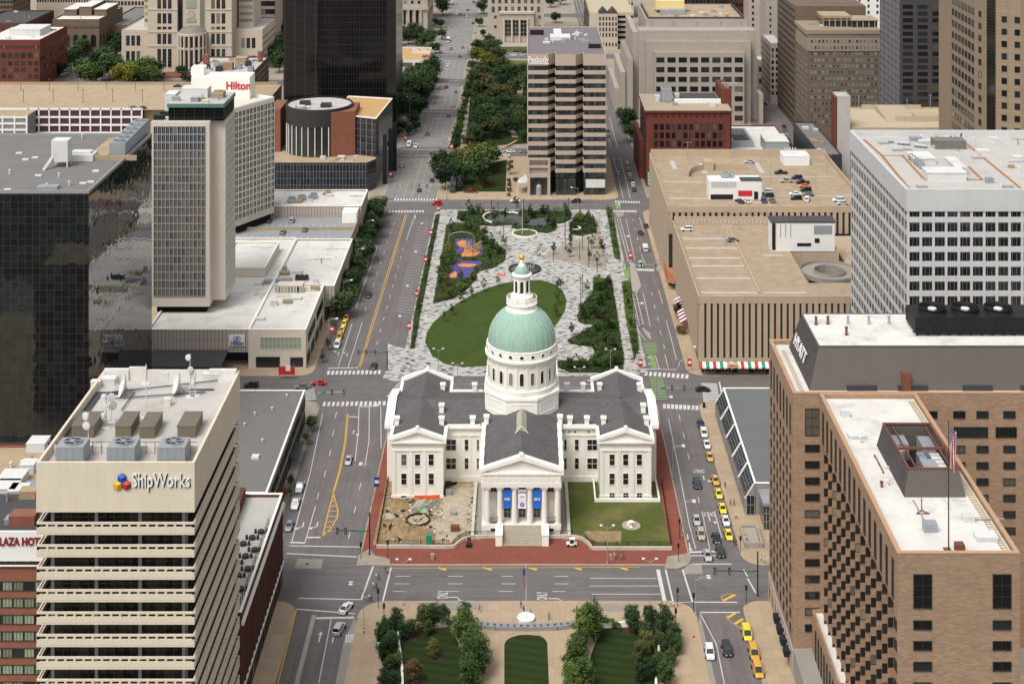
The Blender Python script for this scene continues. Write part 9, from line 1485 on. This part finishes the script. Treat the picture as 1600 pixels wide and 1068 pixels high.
# ---------------------------------------------------------------- the dug-up yard, street clutter
def mound(px, py, rx, ry, h, m, label):
 x, y_, _=P(px, py, .16);r=random.Random(int(px));k=MB();n, q=22, 7;g_=[[(x+rx*(j/q)*cos(2*pi*i/n)*(1+.12*sin(3.1*i)), y_+ry*(j/q)*sin(2*pi*i/n), .165+h*(1-(j/q)**2)*r.uniform(.7, 1.15)*(j<q))for i in range(n)]for j in range(1, q+1)]
 for j in range(q-1):
  for i in range(n):k.poly([g_[j][i], g_[j+1][i], g_[j+1][(i+1)%n], g_[j][(i+1)%n]])
 k.poly(g_[0]);k.build('dirt_mound', m, None, (x, y_, .16), label=label, cat='dirt mound', smooth=True)
mound(640, 836, 6.5, 3.2, 2.4, 'dirt', 'broad mound of brown soil behind the front fence');mound(622, 790, 3.2, 3.5, 1.7, 'dirt', 'small soil mound below the left pavilion');mound(608, 806, 2.0, 1.2, .9, 'dirt_pale', 'heap of pale sacks beside the black iron fence');mound(690, 818, 3.2, 2.2, .9, 'gravel', 'heap of rubble right of the round pit');mound(735, 826, 1.2, 1.2, 1.2, 'dirt_pale', 'pale boulder heap beside the retaining wall')
x, y_, _=P(653, 813, .16);t=thing('concrete_pit', 'round concrete pit with a dark rim in the dug-up yard', 'pit', (x, y_, .16));MB().lathe(x, y_, [(3.2, .16), (3.15, .7), (2.8, .7), (2.8, .2)], 28).build('rim', 'mulch', t);MB().disc(x, y_, 2.8, .24, 28).build('floor', 'dirt_pale', t);MB().poly([(x-1.2, y_-.3, .25), (x-.2, y_-1, .25), (x+.8, y_-.3, .25), (x+1.6, y_+.8, .25), (x+.3, y_+1.2, .25), (x-.6, y_+.6, .25)]).build('puddle', 'soil', t)
def stack(px, py, L, n, m, label, name, rz=.2, r_=.14):
 x, y_, _=P(px, py, .16);k=MB();r=random.Random(n);[k.beam((x+(i%6)*.38-L*.1, y_-L/2+r.uniform(-.4, .4), .32+(i//6)*.28), (x+(i%6)*.38+L*rz, y_+L/2, .32+(i//6)*.28), r_, 0, 6)for i in range(n)];k.build(name, m, None, (x, y_, .16), label=label, cat='material stack')
stack(647, 790, 4.5, 12, 'retaining_stone', 'stack of pale timber below the left pavilion windows', 'timber_stack');stack(658, 795, 4, 7, [plain('pipe_green', (.22, .45, .25), .6, .1)], 'bundle of green pipes in the middle of the yard', 'pipe_bundle', .15);stack(668, 790, 4, 10, 'frame_grey', 'stack of grey boards right of the green pipes', 'board_stack', .35);stack(680, 802, 2.2, 6, 'metal_white', 'small stack of white boards near the round pit', 'board_stack', .1)
def box_(px, py, w, d, h, m, label, name, cat, z=.16):
 x, y_, _=P(px, py, z);k=MB();k.box(x-w/2, x+w/2, y_-d/2, y_+d/2, z, z+h);k.box(x-w/2-.06, x+w/2+.06, y_-d/2-.06, y_+d/2+.06, z+h, z+h+.1);[k.box(x-w/2+w*(i+.2)/3, x-w/2+w*(i+.8)/3, y_-d/2-.04, y_-d/2, z+.15, z+h-.12)for i in range(3)];k.build(name, m, None, (x, y_, z), label=label, cat=cat)
box_(670.5, 851, 1.4, 1.2, 2.5, 'sign_green', 'green portable toilet with pale roof by the front fence', 'portable_toilet', 'toilet');box_(701, 772, 1.5, 1.3, 1.2, 'metal_grey', 'grey crate on the pale yard below the windows', 'crate', 'crate');box_(708, 803, 1.5, 1.8, .8, 'metal_grey', 'wire pallet cage in the middle of the pale yard', 'pallet_cage', 'cage');box_(711, 828, 2.2, 1.4, 1.1, 'rust', 'red and black generator on the pale yard', 'generator', 'generator');box_(622, 792, .9, .9, 1.1, 'pipe_green', 'green tank on a white base by the left pavilion', 'tank', 'tank');box_(637, 853, 2.4, .2, 1.1, 'frame_grey', 'grey sign board on the front fence', 'sign_board', 'sign');box_(675.5, 873, .8, .8, 1.2, 'roof_tan', 'tan litter bin on the brick paving', 'litter_bin', 'bin');box_(955, 874, .8, .8, 1.2, 'roof_tan', 'left litter bin of the pair on the brick paving', 'litter_bin', 'bin');box_(958.5, 873, .8, .8, 1.2, 'frame_grey', 'right litter bin of the pair on the brick paving', 'litter_bin', 'bin');box_(591.5, 1013, .7, .7, 1.2, 'pipe_green', 'green-topped bin beside the left corner grove', 'litter_bin', 'bin');box_(1061.5, 1014, .7, .7, 1.2, 'pipe_green', 'green-topped bin beside the right corner grove', 'litter_bin', 'bin');box_(1100, 636, .7, .7, 1.2, 'black', 'black bin at the corner right of the courthouse', 'litter_bin', 'bin')
def ribbon(pts, h, m, label, name, z=.16):
 q=G(pts, z);k=MB()
 for a, c in zip(q, q[1:]):k.poly([(a[0], a[1], z), (c[0], c[1], z), (c[0], c[1], z+h), (a[0], a[1], z+h)]);k.beam((a[0], a[1], z), (a[0], a[1], z+h+.2), .05, 0, 5)
 k.build(name, m, None, (q[0][0], q[0][1], z), label=label, cat='fence')
ribbon([(612, 821), (608, 827), (610, 835), (616, 841), (627, 847)], .9, 'black', 'black silt fence curling round the soil mound', 'silt_fence');ribbon([(604, 800), (612, 806), (622, 808)], .8, 'black', 'short black silt fence beside the pale sacks', 'silt_fence');ribbon([(694, 767), (703, 759), (714, 756)], .8, 'black', 'black silt fence in the shaded yard corner', 'silt_fence');ribbon([(648, 779), (668, 779), (687, 778)], 1.0, 'orange_plastic', 'orange barrier fence below the left pavilion', 'barrier_fence')
x, y_, _=P(733, 853, .14);t=thing('statue', 'dark bronze pair statue left of the portico steps', 'statue', (x, y_, .14));MB().box(x-.7, x+.7, y_-.7, y_+.7, .13, .7).build('plinth', 'black', t)
for s in(-.25, .25):o=bpy.data.objects.new('figure', PM['stand']);COL.objects.link(o);o.parent=t;o.location=(s, 0, .55);o.scale=(1.15, )*3;[setattr(q, 'link', 'OBJECT')or setattr(q, 'material', MATS['metal_dark'])for q in o.material_slots]
x, y_, _=P(986, 822, .17);t=thing('urn', 'white stone bench urn in the round bed of the worn lawn', 'urn', (x, y_, .17));MB().lathe(x, y_, [(.5, .17), (.3, .4), (.25, .8), (.7, 1.3), (.75, 1.45), (0, 1.3)], 14).build('bowl', 'white_trim', t);MB().box(x-1.1, x+1.1, y_+.5, y_+.9, .17, .8).build('back', 'white_trim', t)
for px, py, lb in((568.7, 988, 'red hydrant with yellow cap beside the left bus lane'), (1083.6, 995, 'red hydrant with yellow cap beside the right bus lane'), (637, 879, 'red hydrant on the brick paving by the twin lamp')):x, y_, _=P(px, py, .14);MB().lathe(x, y_, [(.2, .13), (.17, .2), (.17, .65), (.22, .7), (.15, .85), (0, .95)], 10, mis=[0, 0, 0, 1, 1]).build('fire_hydrant', ['sign_red', 'yellow_paint'], None, (x, y_, .14), label=lb, cat='hydrant')
for px, py, lb in((1058, 1022, 'right'), (594, 1028, 'left')):x, y_, _=P(px, py, .14);k=MB();[k.beam((x+.4*cos(a), y_+i*.8, .5+.4*sin(a)), (x+.4*cos(a+.63), y_+i*.8, .5+.4*sin(a+.63)), .04, 0, 4)for i in range(5)for a in[j*.63 for j in range(10)]];k.build('bicycle_rack', 'metal_grey', None, (x, y_, .14), label='row of hoop bicycle racks beside the %s corner grove'%lb, cat='bicycle rack')
def rubble(px, n, label_name, mats, seed, smax, z=.17):
 q=G(px);r=random.Random(seed);xs, ys=[a for a, _ in q], [a for _, a in q];k=MB();i=0
 while i<n:
  x, y_=r.uniform(min(xs), max(xs)), r.uniform(min(ys), max(ys))
  if not inpoly(x, y_, q):continue
  i+=1;s=r.uniform(.12, smax);o=MB();o.box(-s, s, -s*r.uniform(.3, .9), s*r.uniform(.3, .9), 0, s*r.uniform(.3, .9), r.randrange(len(mats)));k.add(o, Matrix.Translation((x, y_, z))@Matrix.Rotation(r.uniform(0, 6.3), 4, 'Z')@Matrix.Rotation(r.uniform(-.5, .5), 4, 'X'))
 k.build(label_name, mats, None, (q[0][0], q[0][1], z), kind='stuff')
rubble([(607, 770), (690, 782), (700, 848), (594, 850)], 240, 'rubble', ['dirt_pale', 'gravel', 'mulch', 'retaining_stone', 'dirt'], 1, .55);rubble([(735, 756), (745, 756), (742, 836), (728, 836)], 120, 'rubble', ['gravel', 'dirt_pale', 'soil', 'retaining_stone'], 2, .45);rubble([(690, 752), (706, 752), (696, 772), (692, 778)], 60, 'rubble', ['soil', 'mulch'], 3, .6);rubble([(636, 782), (690, 782), (692, 806), (640, 806)], 90, 'rubble', ['metal_white', 'frame_grey', 'rust', 'retaining_stone', 'pipe_green'], 4, .6)
